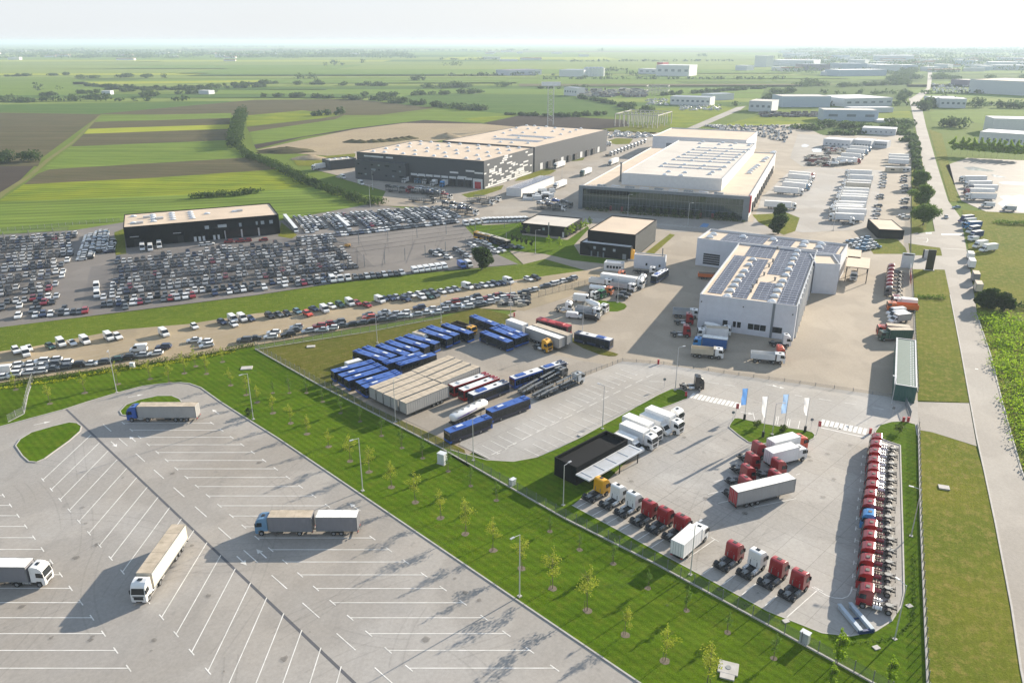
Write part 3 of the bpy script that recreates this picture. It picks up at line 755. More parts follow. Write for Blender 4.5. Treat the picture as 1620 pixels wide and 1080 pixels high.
# ------------------------------------------------------------------ vehicle kits: (part, mesh, place, label, sub-parts)
_KIT = {}
def kit(f):
    def g(*a):
        k = (f.__name__, a)
        if k not in _KIT: _KIT[k] = f(*a)
        return _KIT[k]
    return g
def spawn(parts, name, label, cat, xy, rz, group=None, z=0.0):
    t = thing(name, label, cat, xy, rz, group, z)
    for p in parts:
        o = link(p[0], p[1], t, p[2])
        if len(p) > 3 and p[3]: o['label'] = p[3]
        for s in (p[4] if len(p) > 4 else ()):
            link(s[0], s[1], o, s[2])
    return t
def P_(name, me, loc=(0, 0, 0), label=None, subs=()): return (name, me, loc, label, subs)

@kit
def wheel(r, w):
    b = MB().cyl((0, 0, 0), r, w, 'y', 18, 0)
    b.cyl((0, 0, 0), r * 0.58, w + 0.03, 'y', 12, 1)
    b.cyl((0, 0, 0), r * 0.2, w + 0.1, 'y', 8, 1)
    return b.mesh('wheel', ['tyre', 'rim'])
def axle(x, r=0.5, w=0.32, ty=1.07, name='wheel'):
    return [P_(name, wheel(r, w), (x, s * ty, r)) for s in (-1, 1)]
CABP = [(0.72, 0.95), (1.55, 0.95), (1.62, 1.15), (2.42, 1.15), (2.5, 0.42), (3.02, 0.40), (3.08, 0.95), (3.06, 1.85), (2.80, 3.0), (2.66, 3.28), (2.2, 3.66), (1.5, 3.80), (0.95, 3.80), (0.72, 3.66)]
@kit
def cab(color, low=0.0, rear=True):
    """truck cab seen from outside: shell with sleeper roof, visor line, mirrors, steps; x forward"""
    p = [(x, z if z < 3.1 else 3.1 + (z - 3.1) * (1 - low) - low * 0.25) for x, z in CABP]
    b = MB().prof(p, -1.23, 1.23, 0, lambda z: 0.0 if z < 2.0 else 0.055 * (z - 2.0))
    shell = b.mesh('cab', [color], bevel=0.07)
    g = MB().add([(3.075, -1.08, 1.92), (3.075, 1.08, 1.92), (2.835, 1.0, 2.95), (2.835, -1.0, 2.95)], [(0, 1, 2, 3)])
    g.add([(3.03, -1.08, 1.92), (3.03, 1.08, 1.92), (2.79, 1.0, 2.95), (2.79, -1.0, 2.95)], [(3, 2, 1, 0)])
    subs = [('windscreen', g.mesh('windscreen', ['glass']), (0, 0, 0))]
    for s in (-1, 1):
        w = MB()
        vs = [(1.72, 1.245 * s, 1.95), (2.78, 1.245 * s, 1.86), (2.62, 1.20 * s, 2.72), (1.72, 1.20 * s, 2.74)]
        w.add(vs + [(x, y - 0.05 * s, z) for x, y, z in vs], [(0, 1, 2, 3), (7, 6, 5, 4), (0, 4, 5, 1), (1, 5, 6, 2), (2, 6, 7, 3), (3, 7, 4, 0)])
        subs.append(('side_window', w.mesh('side_window', ['glass']), (0, 0, 0)))
        m = MB().box(2.82, 2.98, 1.30 * s - 0.1, 1.30 * s + 0.1, 1.95, 2.65, 0).box(2.84, 2.9, min(1.15 * s, 1.3 * s), max(1.15 * s, 1.3 * s), 2.6, 2.66, 0)
        subs.append(('mirror', m.mesh('mirror', ['frame_black'], bevel=0.03), (0, 0, 0)))
        h = MB().box(3.03, 3.10, 0.82 * s - 0.22, 0.82 * s + 0.22, 0.66, 0.88, 0)
        subs.append(('headlight', h.mesh('headlight', ['lamp_clear']), (0, 0, 0)))
    gr = MB().box(3.02, 3.115, -0.75, 0.75, 0.95, 1.42, 0).box(3.02, 3.11, -0.9, 0.9, 1.5, 1.66, 0).box(3.0, 3.10, -0.5, 0.5, 0.5, 0.62, 0)
    subs.append(('grille', gr.mesh('grille', ['frame_black']), (0, 0, 0)))
    zt = max(z for x, z in p)
    rh = MB().box(1.35, 1.95, -0.36, 0.36, zt - 0.02, zt + 0.05, 0)
    subs.append(('roof_hatch', rh.mesh('roof_hatch', ['glass' if 'white' in color else 'frame_black']), (0, 0, 0)))
    if rear:
        k = MB()
        for yy in (-0.5, 0.0, 0.5): k.box(0.695, 0.725, yy - 0.05, yy + 0.05, 2.3, 2.4, 0)
        k.box(0.66, 0.72, -0.7, -0.55, 1.2, 2.0, 0).box(0.66, 0.72, 0.55, 0.7, 1.2, 2.0, 0)
        subs.append(('rear_vent', k.mesh('rear_vent', ['plate_grey']), (0, 0, 0)))
    return P_('cab', shell, (0, 0, 0), None, subs)
@kit
def tractor_chassis(tail):
    b = MB().box(tail, 1.6, -0.48, -0.36, 0.75, 1.02).box(tail, 1.6, 0.36, 0.48, 0.75, 1.02)
    for x in np.arange(tail + 0.1, 1.5, 0.8): b.box(x, x + 0.12, -0.36, 0.36, 0.78, 0.98)
    b.box(tail - 0.06, tail + 0.06, -1.15, 1.15, 0.62, 0.86)
    b.box(0.55, 1.5, -0.9, 0.9, 0.6, 0.98)
    for s in (-1, 1):
        xc = -1.75
        for i in range(5):
            a0, a1 = math.pi * i / 5, math.pi * (i + 1) / 5
            b.add([(xc + 0.62 * math.cos(a), s * 1.07 + dy, 0.52 + 0.60 * math.sin(a)) for a in (a0, a1) for dy in (-0.33, 0.33)], [(0, 1, 3, 2)])
    b.box(-0.9, 0.1, -0.34, 0.34, 1.02, 1.06)
    return b.mesh('chassis', ['frame_black'])
@kit
def fuel_tank(mat, l):
    b = MB().cyl((0, 0, 0), 0.34, l, 'x', 12, 0)
    for k in (-0.3, 0.3): b.cyl((k * l, 0, 0), 0.355, 0.06, 'x', 12, 1)
    return b.mesh('fuel_tank', [mat, 'frame_black'])
@kit
def fifth_wheel():
    b = MB().cyl((0, 0, 0), 0.5, 0.1, 'z', 14, 0).box(-0.75, -0.2, -0.38, -0.1, -0.08, 0.03).box(-0.75, -0.2, 0.1, 0.38, -0.08, 0.03)
    return b.mesh('fifth_wheel', ['plate_grey'])
@kit
def air_tanks(mat):
    b = MB()
    for i in range(3): b.cyl((0.1 + 0.4 * (i - 1), -0.66, 0), 0.11, 0.42, 'y', 8, 0).cyl((0.1 + 0.4 * (i - 1), 0.66, 0), 0.11, 0.42, 'y', 8, 0)
    b.box(-0.5, 0.7, -0.14, -0.04, -0.1, 0.0)
    return b.mesh('air_tank_rack', [mat])
@kit
def tractor(color, tanks='steel', rack=None, low=0.0):
    r = [P_('chassis', tractor_chassis(-2.9)), cab(color, low), P_('fifth_wheel', fifth_wheel(), (-1.7, 0, 1.16))]
    r += [P_('fuel_tank', fuel_tank(tanks, 1.35), (-0.1, s * 0.9, 0.72)) for s in (-1, 1)]
    r += axle(2.0) + axle(-1.75, 0.5, 0.56, 1.0)
    if rack: r.append(P_('air_tank_rack', air_tanks(rack), (-0.05, 0, 1.2)))
    return r

def trailer_body(L_, H, side, roof, z0=1.12, w=1.26):
    b = MB().box(-L_ / 2, L_ / 2, -w, w, z0, H - 0.05, 0)
    for s in (-1, 1):                                       # top rail, bottom rail, corner posts
        b.box(-L_ / 2 - .01, L_ / 2 + .01, s * w - 0.03, s * w + 0.03, H - 0.17, H + .005, 1)
        b.box(-L_ / 2 - .01, L_ / 2 + .01, s * w - 0.03, s * w + 0.03, z0 - 0.12, z0 + .04, 1)
        for e in (-1, 1): b.box(e * L_ / 2 - 0.07, e * L_ / 2 + 0.07, s * w - 0.04, s * w + 0.04, z0 - 0.1, H - .02, 1)
    return b.mesh('load_box', [side, 'plate_grey' if side != 'curtain_white' else 'paint_white'])
def roof_sheet(L_, H, mat, w=1.22):
    b = MB()
    n = max(2, int(L_ / 1.35))
    for i in range(n): b.box(-L_ / 2 + i * L_ / n + 0.012, -L_ / 2 + (i + 1) * L_ / n - 0.012, -w, w, H - 0.06, H - 0.02 + 0.015 * (i % 2), 0)
    return b.mesh('roof', [mat])
def rear_doors(mat, H, z0=1.12, w=1.2):
    b = MB().box(-0.04, 0, -w, -0.02, z0, H - 0.15, 0).box(-0.04, 0, 0.02, w, z0, H - 0.15, 0)
    for y_ in (-0.75, -0.3, 0.3, 0.75): b.box(-0.08, -0.04, y_ - 0.025, y_ + 0.025, z0 - 0.05, H - 0.12, 1)
    for s in (-1, 1): b.box(-0.07, 0, s * 1.0 - 0.2, s * 1.0 + 0.2, z0 - 0.35, z0 - 0.2, 2)
    return b.mesh('rear_door', [mat, 'steel', 'lamp_red'])
def trailer_frame(L_, z0=1.12):
    b = MB().box(-L_ / 2 + 0.2, L_ / 2 - 0.3, -0.55, -0.42, z0 - 0.42, z0 - 0.1).box(-L_ / 2 + 0.2, L_ / 2 - 0.3, 0.42, 0.55, z0 - 0.42, z0 - 0.1)
    for x in np.arange(-L_ / 2 + 0.6, L_ / 2 - 0.4, 1.5): b.box(x, x + 0.1, -1.2, 1.2, z0 - 0.2, z0 - 0.12)
    b.box(-L_ / 2 + 0.05, -L_ / 2 + 0.15, -1.2, 1.2, 0.45, 0.62)
    for s in (-1, 1):
        b.box(-L_ / 2 + 4.6, L_ / 2 - 4.0, s * 1.18 - 0.02, s * 1.18 + 0.02, 0.5, 0.62).box(-L_ / 2 + 4.6, L_ / 2 - 4.0, s * 1.18 - 0.02, s * 1.18 + 0.02, 0.75, 0.87)
        b.box(-0.6, 0.8, s * 0.95 - 0.22, s * 0.95 + 0.22, 0.55, 0.95)
    return b.mesh('underframe', ['frame_black'])
@kit
def leg_mesh(h):
    return MB().box(-0.06, 0.06, -0.06, 0.06, 0.05, h).box(-0.16, 0.16, -0.14, 0.14, 0, 0.05).mesh('landing_leg', ['plate_grey'])
@kit
def trailer(side, roof, door=None, legs=True, L_=13.6, H=4.0):
    """semi-trailer, x forward, centred on its load box"""
    r = [P_('load_box', trailer_body(L_, H, side, roof)), P_('roof', roof_sheet(L_, H, roof)), P_('underframe', trailer_frame(L_)), P_('rear_door', rear_doors(door or side, H), (-L_ / 2 - 0.005, 0, 0))]
    for x in (-L_ / 2 + 2.4, -L_ / 2 + 3.7, -L_ / 2 + 5.0): r += axle(x, 0.5, 0.38, 1.03)
    if legs: r += [P_('landing_leg', leg_mesh(0.95), (L_ / 2 - 3.2, s * 0.75, 0)) for s in (-1, 1)]
    return r
def shifted(parts, dx, skip=()):
    return [(p[0], p[1], (p[2][0] + dx, p[2][1], p[2][2])) + tuple(p[3:]) for p in parts if p[0] not in skip]
def as_part(name, parts, dx, main):
    """an assembly as ONE part whose pieces are its sub-parts"""
    m = [p for p in parts if p[0] == main][0]
    return (name, m[1], (dx, 0, 0), None, [(p[0], p[1], p[2]) for p in parts if p is not m])
@kit
def semi(color, side, roof, door=None, low=0.0):
    """tractor coupled to a 13.6 m trailer, 16.5 m overall, centred"""
    t = shifted(tractor(color, 'steel', None, low), 5.15)
    return t + [as_part('semi_trailer', trailer(side, roof, door, False), -1.35, 'load_box')]
@kit
def rigid_frame(L_):
    b = MB().box(-L_ / 2 + 0.1, L_ / 2 - 1.0, -0.5, -0.38, 0.72, 1.0).box(-L_ / 2 + 0.1, L_ / 2 - 1.0, 0.38, 0.5, 0.72, 1.0)
    b.box(-L_ / 2 + 0.1, -L_ / 2 + 0.22, -1.1, 1.1, 0.5, 0.68)
    for x in np.arange(-L_ / 2 + 0.8, L_ / 2 - 2.5, 1.2): b.box(x, x + 0.1, -1.15, 1.15, 0.9, 1.02)
    for s in (-1, 1): b.box(0.2, 1.4, s * 0.9 - 0.25, s * 0.9 + 0.25, 0.5, 0.95)
    return b.mesh('chassis', ['frame_black'])
@kit
def box_truck(color, side, roof, L_=9.5, H=3.8, low=0.8, door=None):
    """two-axle rigid truck with a box body"""
    bl = L_ - 2.55
    bx = -L_ / 2 + bl / 2
    r = [P_('chassis', rigid_frame(L_)), (lambda c: ('cab', c[1], (L_ / 2 - 3.08, 0, 0), None, c[4]))(cab(color, low, False))]
    r += [P_('load_box', trailer_body(bl, H, side, roof, 1.02), (bx, 0, 0)), P_('roof', roof_sheet(bl, H, roof), (bx, 0, 0)), P_('rear_door', rear_doors(door or side, H, 1.02), (-L_ / 2 - 0.005, 0, 0))]
    r += axle(L_ / 2 - 1.1, 0.48) + axle(-L_ / 2 + bl * 0.3, 0.48, 0.5, 1.0)
    return r
@kit
def road_train(color, side, roof1, roof2):
    """rigid curtain truck with a drawbar trailer, 18.6 m overall"""
    L1 = 10.4
    r = shifted(box_truck(color, side, roof1, L1, 3.95, 0.25), 18.6 / 2 - L1 / 2)
    tl = 7.4
    t = [P_('load_box', trailer_body(tl, 3.95, side, roof2)), P_('roof', roof_sheet(tl, 3.95, roof2)), P_('underframe', trailer_frame(tl)), P_('rear_door', rear_doors(side, 3.95), (-tl / 2 - .005, 0, 0)),
         P_('drawbar', MB().box(tl / 2 - 0.4, tl / 2 + 0.9, -0.08, 0.08, 0.6, 0.76).mesh('drawbar', ['frame_black']))]
    for x in (-0.7, 0.7): t += axle(x, 0.45, 0.38, 1.03)
    return r + [as_part('drawbar_trailer', t, -18.6 / 2 + tl / 2, 'load_box')]
@kit
def bus(body, roofc, L_=12.0, lower=None, pods='paint_blue'):
    """city bus, x forward: painted shell, dark window bands, roof pods"""
    w, H = 1.26, 3.05
    b = MB().box(-L_ / 2, L_ / 2, -w, w, 0.32, H, 0, 0.0, 0.06)
    sh = b.mesh('body', [body], bevel=0.09)
    r = [P_('body', sh)]
    if roofc != body:
        r.append(P_('roof', MB().box(-L_ / 2 + 0.12, L_ / 2 - 0.12, -w + 0.16, w - 0.16, H - 0.02, H + 0.03).mesh('roof', [roofc])))
    for s in (-1, 1):
        g = MB()
        n = int(L_ / 1.5)
        for i in range(n):
            x0, x1 = -L_ / 2 + 0.25 + i * (L_ - 0.5) / n, -L_ / 2 + 0.25 + (i + 1) * (L_ - 0.5) / n - 0.05
            y0, y1 = s * (w + 0.012), s * (w - 0.052)
            z0 = 0.55 if (i in (2, n // 2 + 1, n - 1) and s < 0) else 1.15
            g.add([(x0, y0 - s * .012, z0), (x1, y0 - s * .012, z0), (x1, y1 + s * .018, 2.62), (x0, y1 + s * .018, 2.62)], [(0, 1, 2, 3) if s < 0 else (3, 2, 1, 0)])
        r.append(P_('side_window', g.mesh('side_window', ['glass'])))
    r.append(P_('windscreen', MB().box(L_ / 2 - 0.02, L_ / 2 + 0.012, -1.08, 1.08, 0.95, 2.75).mesh('windscreen', ['glass'])))
    r.append(P_('rear_window', MB().box(-L_ / 2 - 0.012, -L_ / 2 + 0.02, -0.95, 0.95, 1.45, 2.6).box(-L_ / 2 - .012, -L_ / 2 + .02, -.8, .8, .5, 1.05).mesh('rear_window', ['glass'])))
    r.append(P_('air_conditioner', MB().box(-1.5, 1.5, -0.78, 0.78, 0, 0.26, 0, 0.15, 0.1).box(-0.9, 0.9, -0.4, 0.4, 0.26, 0.29, 1).mesh('air_conditioner', [pods, 'paint_maskwhite' if roofc == body else pods], bevel=0.03), (L_ * 0.21, 0, H)))
    r.append(P_('engine_hood', MB().box(-0.7, 0.7, -0.95, -0.25, 0, 0.22).box(-0.7, 0.7, 0.25, 0.95, 0, 0.22).box(-0.5, 0.4, -0.15, 0.15, 0, 0.12, 1).mesh('engine_hood', [body, 'frame_black'], bevel=0.03), (-L_ / 2 + 1.0, 0, H)))
    r.append(P_('roof_hatch', MB().box(-0.4, 0.4, -0.35, 0.35, 0, 0.07).mesh('roof_hatch', ['frame_black' if roofc != body else body]), (-L_ * 0.18, 0, H + 0.03)))
    r += axle(L_ / 2 - 2.75, 0.48, 0.3, 1.12) + axle(-L_ / 2 + 3.4, 0.48, 0.3, 1.12)
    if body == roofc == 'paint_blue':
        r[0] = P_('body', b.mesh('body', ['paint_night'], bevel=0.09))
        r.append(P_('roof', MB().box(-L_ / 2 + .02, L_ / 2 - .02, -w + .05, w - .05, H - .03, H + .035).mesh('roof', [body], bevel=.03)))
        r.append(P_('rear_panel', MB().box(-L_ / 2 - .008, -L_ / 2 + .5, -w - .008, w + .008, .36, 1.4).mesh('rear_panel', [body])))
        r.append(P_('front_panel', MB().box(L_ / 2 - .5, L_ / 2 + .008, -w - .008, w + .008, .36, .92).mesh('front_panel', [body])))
    if lower: r.append(P_('skirt', MB().box(-L_ / 2 - .01, L_ / 2 + .01, -w - .01, w + .01, 0.34, 0.9).mesh('skirt', [lower])))
    return r
@kit
def articulated_bus():
    a = shifted(bus('paint_blue', 'paint_white', 9.6), 4.2, ('engine_hood',))
    c = bus('paint_navy', 'paint_white', 7.6)
    t = as_part('rear_section', c, -5.2, 'body')
    bel = MB()
    for i in range(7): bel.box(-0.62 + i * 0.18, -0.50 + i * 0.18, -1.15 - 0.05 * (i % 2), 1.15 + 0.05 * (i % 2), 0.4, 2.95)
    return a + [t, P_('bellows', bel.mesh('bellows', ['bellow']), (-1.0, 0, 0))]

def tank_mesh(L_, rx, rz, mat):
    b = MB()
    n = 18
    secs = [(-L_ / 2, 0.55), (-L_ / 2 + 0.12, 0.86), (-L_ / 2 + 0.4, 1.0), (L_ / 2 - 0.4, 1.0), (L_ / 2 - 0.12, 0.86), (L_ / 2, 0.55)]
    vs = [(x, rx * k * math.cos(2 * math.pi * i / n), rz * k * math.sin(2 * math.pi * i / n)) for x, k in secs for i in range(n)]
    fs = [(j * n + i, (j + 1) * n + i, (j + 1) * n + (i + 1) % n, j * n + (i + 1) % n) for j in range(len(secs) - 1) for i in range(n)]
    fs += [tuple(range(n)), tuple(range(len(secs) * n - 1, (len(secs) - 1) * n - 1, -1))]
    return b.add(vs, fs, 0).mesh('tank', [mat], smooth=True)
@kit
def tank_trailer():
    r = [P_('tank', tank_mesh(11.5, 1.2, 0.95, 'tank_white'), (0, 0, 2.15))]
    d = MB()
    for i in range(5): d.cyl((-4 + i * 2, 0, 0), 0.32, 0.14, 'z', 10)
    d.box(-5, 5, 0.4, 0.75, -0.02, 0.02)
    r.append(P_('walkway', d.mesh('walkway', ['plate_grey']), (0, 0, 3.12)))
    st = MB()
    for s in (-1, 1):
        pr = [(-5.0, 0.05), (-1.0, 0.12), (1.5, 0.3), (3.4, 0.62), (4.6, 0.66)]
        for (xa, za), (xb, zb) in zip(pr, pr[1:]):
            def ys(zz): return s * (1.2 * math.sqrt(max(0.0, 1 - (zz / 0.95) ** 2)) + 0.015)
            st.add([(xa, ys(za - .12), za - .12), (xb, ys(zb - .2), zb - .2), (xb, ys(zb + .16), zb + .16), (xa, ys(za + .06), za + .06)], [(0, 1, 2, 3) if s < 0 else (3, 2, 1, 0)])
    r.append(P_('stripe_band', st.mesh('stripe_band', ['decal_violet']), (0, 0, 2.15)))
    r.append(P_('underframe', MB().box(-5.4, 4.8, -0.9, 0.9, 0.85, 1.2).box(-5.6, -5.4, -1.2, 1.2, 0.5, 0.9).mesh('underframe', ['frame_black'])))
    for x in (-4.2, -2.9, -1.6): r += axle(x, 0.5, 0.38, 1.03)
    r += [P_('landing_leg', leg_mesh(0.95), (3.4, s * 0.75, 0)) for s in (-1, 1)]
    return r
def rigid(color, L_, axles, low=0.85):
    c = cab(color, low, False)
    r = [P_('chassis', rigid_frame(L_)), ('cab', c[1], (L_ / 2 - 3.08, 0, 0), None, c[4])]
    for i, x in enumerate(axles): r += axle(x, 0.5, 0.32 if x > 0.5 else 0.5, 1.05)
    return r
@kit
def tanker_truck(color, tank, L_=8.8):
    r = rigid(color, L_, (L_ / 2 - 1.3, -L_ / 2 + 2.6, -L_ / 2 + 1.3))
    return r + [P_('tank', tank_mesh(L_ - 2.9, 1.2, 1.0, tank), (-1.3, 0, 2.1)), P_('walkway', MB().box(-2, 2, -0.3, 0.3, 0, 0.06).mesh('walkway', ['plate_grey']), (-1.3, 0, 3.08))]
@kit
def tipper(color, bed, L_=9.0, load='load_brown'):
    r = rigid(color, L_, (L_ / 2 - 1.3, L_ / 2 - 3.1, -L_ / 2 + 2.5, -L_ / 2 + 1.2))
    x0, x1 = -L_ / 2, L_ / 2 - 2.75
    b = MB()
    for s in (-1, 1):
        b.add([(x0, s * 1.22, 1.15), (x1, s * 1.22, 1.15), (x1, s * 1.28, 2.75), (x0, s * 1.28, 2.75), (x0, s * 1.12, 1.15), (x1, s * 1.12, 1.15), (x1, s * 1.20, 2.75), (x0, s * 1.20, 2.75)], [(0, 1, 2, 3), (7, 6, 5, 4), (3, 2, 6, 7), (0, 3, 7, 4), (1, 5, 6, 2)])
        for x in np.arange(x0 + 0.6, x1 - 0.3, 1.0): b.box(x, x + 0.1, s * 1.27 - 0.05, s * 1.27 + 0.05, 1.2, 2.7)
    b.box(x0, x1, -1.14, 1.14, 1.1, 1.22).box(x1 - 0.08, x1, -1.2, 1.2, 1.15, 3.0).box(x0, x0 + 0.08, -1.2, 1.2, 1.15, 2.6).box(x1, x1 + 0.6, -1.2, 1.2, 2.9, 3.0)
    r.append(P_('tipping_bed', b.mesh('tipping_bed', [bed])))
    r.append(P_('bed_floor', MB().box(x0 + 0.1, x1 - 0.1, -1.1, 1.1, 1.23, 1.35 if load != 'load_brown' else 1.7).mesh('bed_floor', [load])))
    return r
@kit
def mixer(color, drum):
    L_ = 9.0
    r = rigid(color, L_, (L_ / 2 - 1.3, L_ / 2 - 3.1, -L_ / 2 + 2.5, -L_ / 2 + 1.2))
    b = MB(); n = 16
    secs = [(1.35, 0.75, 2.0), (1.0, 1.05, 2.1), (-0.6, 1.2, 2.35), (-2.2, 0.95, 2.75), (-3.6, 0.5, 3.15)]
    vs = [(x, k * math.cos(2 * math.pi * i / n), zc + k * math.sin(2 * math.pi * i / n)) for x, k, zc in secs for i in range(n)]
    fs = [(j * n + i, j * n + (i + 1) % n, (j + 1) * n + (i + 1) % n, (j + 1) * n + i) for j in range(4) for i in range(n)] + [tuple(range(n - 1, -1, -1)), tuple(range(4 * n, 5 * n))]
    r.append(P_('drum', b.add(vs, fs).mesh('drum', [drum], smooth=True)))
    r.append(P_('chute', MB().box(-4.4, -3.7, -0.3, 0.3, 2.2, 2.4).tube((-3.9, 0, 2.4), (-4.6, 0, 1.5), 0.22).box(-4.0, -3.8, -1, 1, 1.0, 2.9).mesh('chute', ['plate_grey'])))
    return r
@kit
def car_transporter(color, decks=1):
    """car transporter with ramps and open loading decks"""
    L_ = 17.0
    c = cab(color, 0.95, False)
    r = [('cab', c[1], (L_ / 2 - 3.08, 0, 0), None, c[4])]
    b = MB()
    for x0, x1 in ((-L_ / 2, -0.6), (0.2, L_ / 2 - 2.7)):
        for s in (-1, 1):
            b.box(x0, x1, s * 0.85 - 0.33, s * 0.85 + 0.33, 0.85, 0.97, 1)
            b.box(x0 + .4, x1, s * 1.22 - 0.05, s * 1.22 + 0.05, 0.8, 1.05, 0)
        b.box(x0 + .3, x1, -0.5, 0.5, 0.6, 0.85, 0)
        for x in np.arange(x0 + 0.5, x1, 1.1): b.box(x, x + 0.12, -1.2, 1.2, 0.97, 1.0, 0)
    b.box(-0.7, 0.4, -0.15, 0.15, 0.6, 0.8)
    r.append(P_('lower_deck', b.mesh('lower_deck', ['frame_black', 'plate_grey'])))
    u = MB()
    for x0, x1, z0, z1 in ((-L_ / 2 + 0.3, -1.0, 1.25 if decks == 1 else 2.5, 2.0 if decks == 1 else 2.7), (0.0, L_ / 2 - 2.9, 2.0, 2.5), (L_ / 2 - 2.8, L_ / 2 - 0.4, 2.9, 2.95)):
        for s in (-1, 1):
            u.add([(x0, s * 0.85 - 0.33, z0), (x1, s * 0.85 - 0.33, z1), (x1, s * 0.85 + 0.33, z1), (x0, s * 0.85 + 0.33, z0), (x0, s * 0.85 - 0.33, z0 - .1), (x1, s * 0.85 - 0.33, z1 - .1), (x1, s * 0.85 + 0.33, z1 - .1), (x0, s * 0.85 + 0.33, z0 - .1)], [(0, 1, 2, 3), (7, 6, 5, 4), (0, 4, 5, 1), (3, 2, 6, 7), (1, 5, 6, 2), (0, 3, 7, 4)], 1)
            u.tube((x0, s * 1.22, z0), (x1, s * 1.22, z1), 0.06, 5, 0)
    for x in (-L_ / 2 + 0.9, -4.6, -1.1, 0.3, 3.0, L_ / 2 - 2.85):
        for s in (-1, 1): u.box(x - 0.07, x + 0.07, s * 1.24 - 0.06, s * 1.24 + 0.06, 0.95, 2.6 if x > -1 else (1.9 if decks == 1 else 2.8), 0)
    r.append(P_('upper_deck', u.mesh('upper_deck', ['frame_black', 'plate_grey'])))
    for x in (-5.6, -4.6, 1.6): r += axle(x, 0.42, 0.36, 1.0)
    return r + axle(L_ / 2 - 1.15, 0.46)

# ---- cars and vans
def car_arrays(kind):
    """(MB with slots 0 paint, 1 glass, 2 tyre, 3 trim) of a whole car, x forward"""
    b = MB()
    if kind == 'van':
        b.prof([(-2.4, 0.35), (-2.42, 2.1), (-2.3, 2.28), (0.75, 2.28), (1.0, 2.15), (1.7, 1.25), (2.3, 1.05), (2.42, 0.75), (2.42, 0.35)], -0.95, 0.95, 0, lambda z: 0 if z < 1.2 else 0.1 * (z - 1.2))
        b.add([(1.06, -0.86, 2.1), (1.06, 0.86, 2.1), (1.72, 0.92, 1.28), (1.72, -0.92, 1.28)], [(0, 3, 2, 1)], 1)
        for s in (-1, 1): b.add([(0.15, s * 0.945, 1.35), (1.45, s * 0.95, 1.35), (1.0, s * 0.89, 2.0), (0.15, s * 0.88, 2.0)], [(0, 1, 2, 3) if s < 0 else (3, 2, 1, 0)], 1)
        b.box(-2.435, -2.40, -0.7, 0.7, 1.35, 1.95, 1)
        wx, wr, wy = (1.55, -1.5), 0.34, 0.84
    elif kind == 'suv':
        b.prof([(-2.2, 0.42), (-2.25, 0.95), (-2.15, 1.12), (0.85, 1.14), (1.9, 1.02), (2.25, 0.8), (2.25, 0.42)], -0.94, 0.94, 0, lambda z: 0 if z < .9 else .12 * (z - .9))
        b.add([(-2.1, -0.87, 1.12), (0.9, -0.87, 1.13), (0.9, 0.87, 1.13), (-2.1, 0.87, 1.12), (-1.75, -0.68, 1.64), (0.2, -0.68, 1.66), (0.2, 0.68, 1.66), (-1.75, 0.68, 1.64)], [(0, 1, 5, 4), (1, 2, 6, 5), (2, 3, 7, 6), (3, 0, 4, 7)], 1)
        b.box(-1.85, 0.28, -0.70, 0.70, 1.62, 1.70, 0, 0.05, 0.05)
        wx, wr, wy = (1.4, -1.35), 0.37, 0.84
    else:
        tail = -2.05 if kind == 'hatch' else -2.25
        rb, rt = (-1.95, -1.5) if kind == 'hatch' else (-1.55, -0.95)
        b.prof([(tail, 0.32), (tail - 0.04, 0.72), (tail + 0.1, 0.93), (0.85, 0.95), (1.75, 0.82), (2.08, 0.62), (2.1, 0.32)], -0.89, 0.89, 0, lambda z: 0 if z < .7 else .14 * (z - .7))
        b.add([(rb, -0.82, 0.935), (0.95, -0.82, 0.935), (0.95, 0.82, 0.935), (rb, 0.82, 0.935), (rt, -0.62, 1.40), (0.12, -0.62, 1.42), (0.12, 0.62, 1.42), (rt, 0.62, 1.40)], [(0, 1, 5, 4), (1, 2, 6, 5), (2, 3, 7, 6), (3, 0, 4, 7)], 1)
        b.box(rt - 0.06, 0.18, -0.64, 0.64, 1.385, 1.46, 0, 0.05, 0.05)
        wx, wr, wy = (1.32, -1.28), 0.32, 0.79
    return b, wx, wr, wy
CAR_PAINT = {'white': 'paint_white', 'black': 'paint_black', 'dark grey': 'paint_grey', 'silver': 'paint_silver', 'navy': 'paint_navy', 'red': 'paint_red', 'orange red': 'paint_tangerine', 'dark green': 'paint_darkgreen', 'teal grey': 'paint_teal', 'maroon': 'paint_maroon', 'blue': 'paint_blue', 'light blue': 'paint_steelblue', 'orange': 'paint_orange', 'green': 'paint_green'}
@kit
def car(kind, color):
    b, wx, wr, wy = car_arrays(kind)
    body, win = MB(), MB()
    for f, m in zip(b.f, b.m):
        t = win if m == 1 else body
        t.add([b.v[i] for i in f], [tuple(range(len(f)))], 0)
    h = 0.95 if kind != 'van' else 1.0
    nose = max(v[0] for v in b.v)
    me = bpy.data.meshes.new('body'); bm = bmesh.new()
    tmp = body.mesh('body', [CAR_PAINT[color]]); bm.from_mesh(tmp)
    bmesh.ops.remove_doubles(bm, verts=bm.verts, dist=0.001)
    ed = [e for e in bm.edges if len(e.link_faces) == 2 and e.calc_face_angle() > 0.35]
    bmesh.ops.bevel(bm, geom=ed, offset=0.05, segments=1, affect='EDGES')
    bm.to_mesh(tmp); bm.free()
    lt = MB()
    for s in (-1, 1): lt.box(nose - 0.12, nose + 0.012, s * 0.62 - 0.14, s * 0.62 + 0.14, 0.58, 0.72)
    r = [P_('body', tmp), P_('window', win.mesh('window', ['glass'])), P_('headlight', lt.mesh('headlight', ['lamp_clear']))]
    for x in wx: r += axle(x, wr, 0.22, wy)
    return r
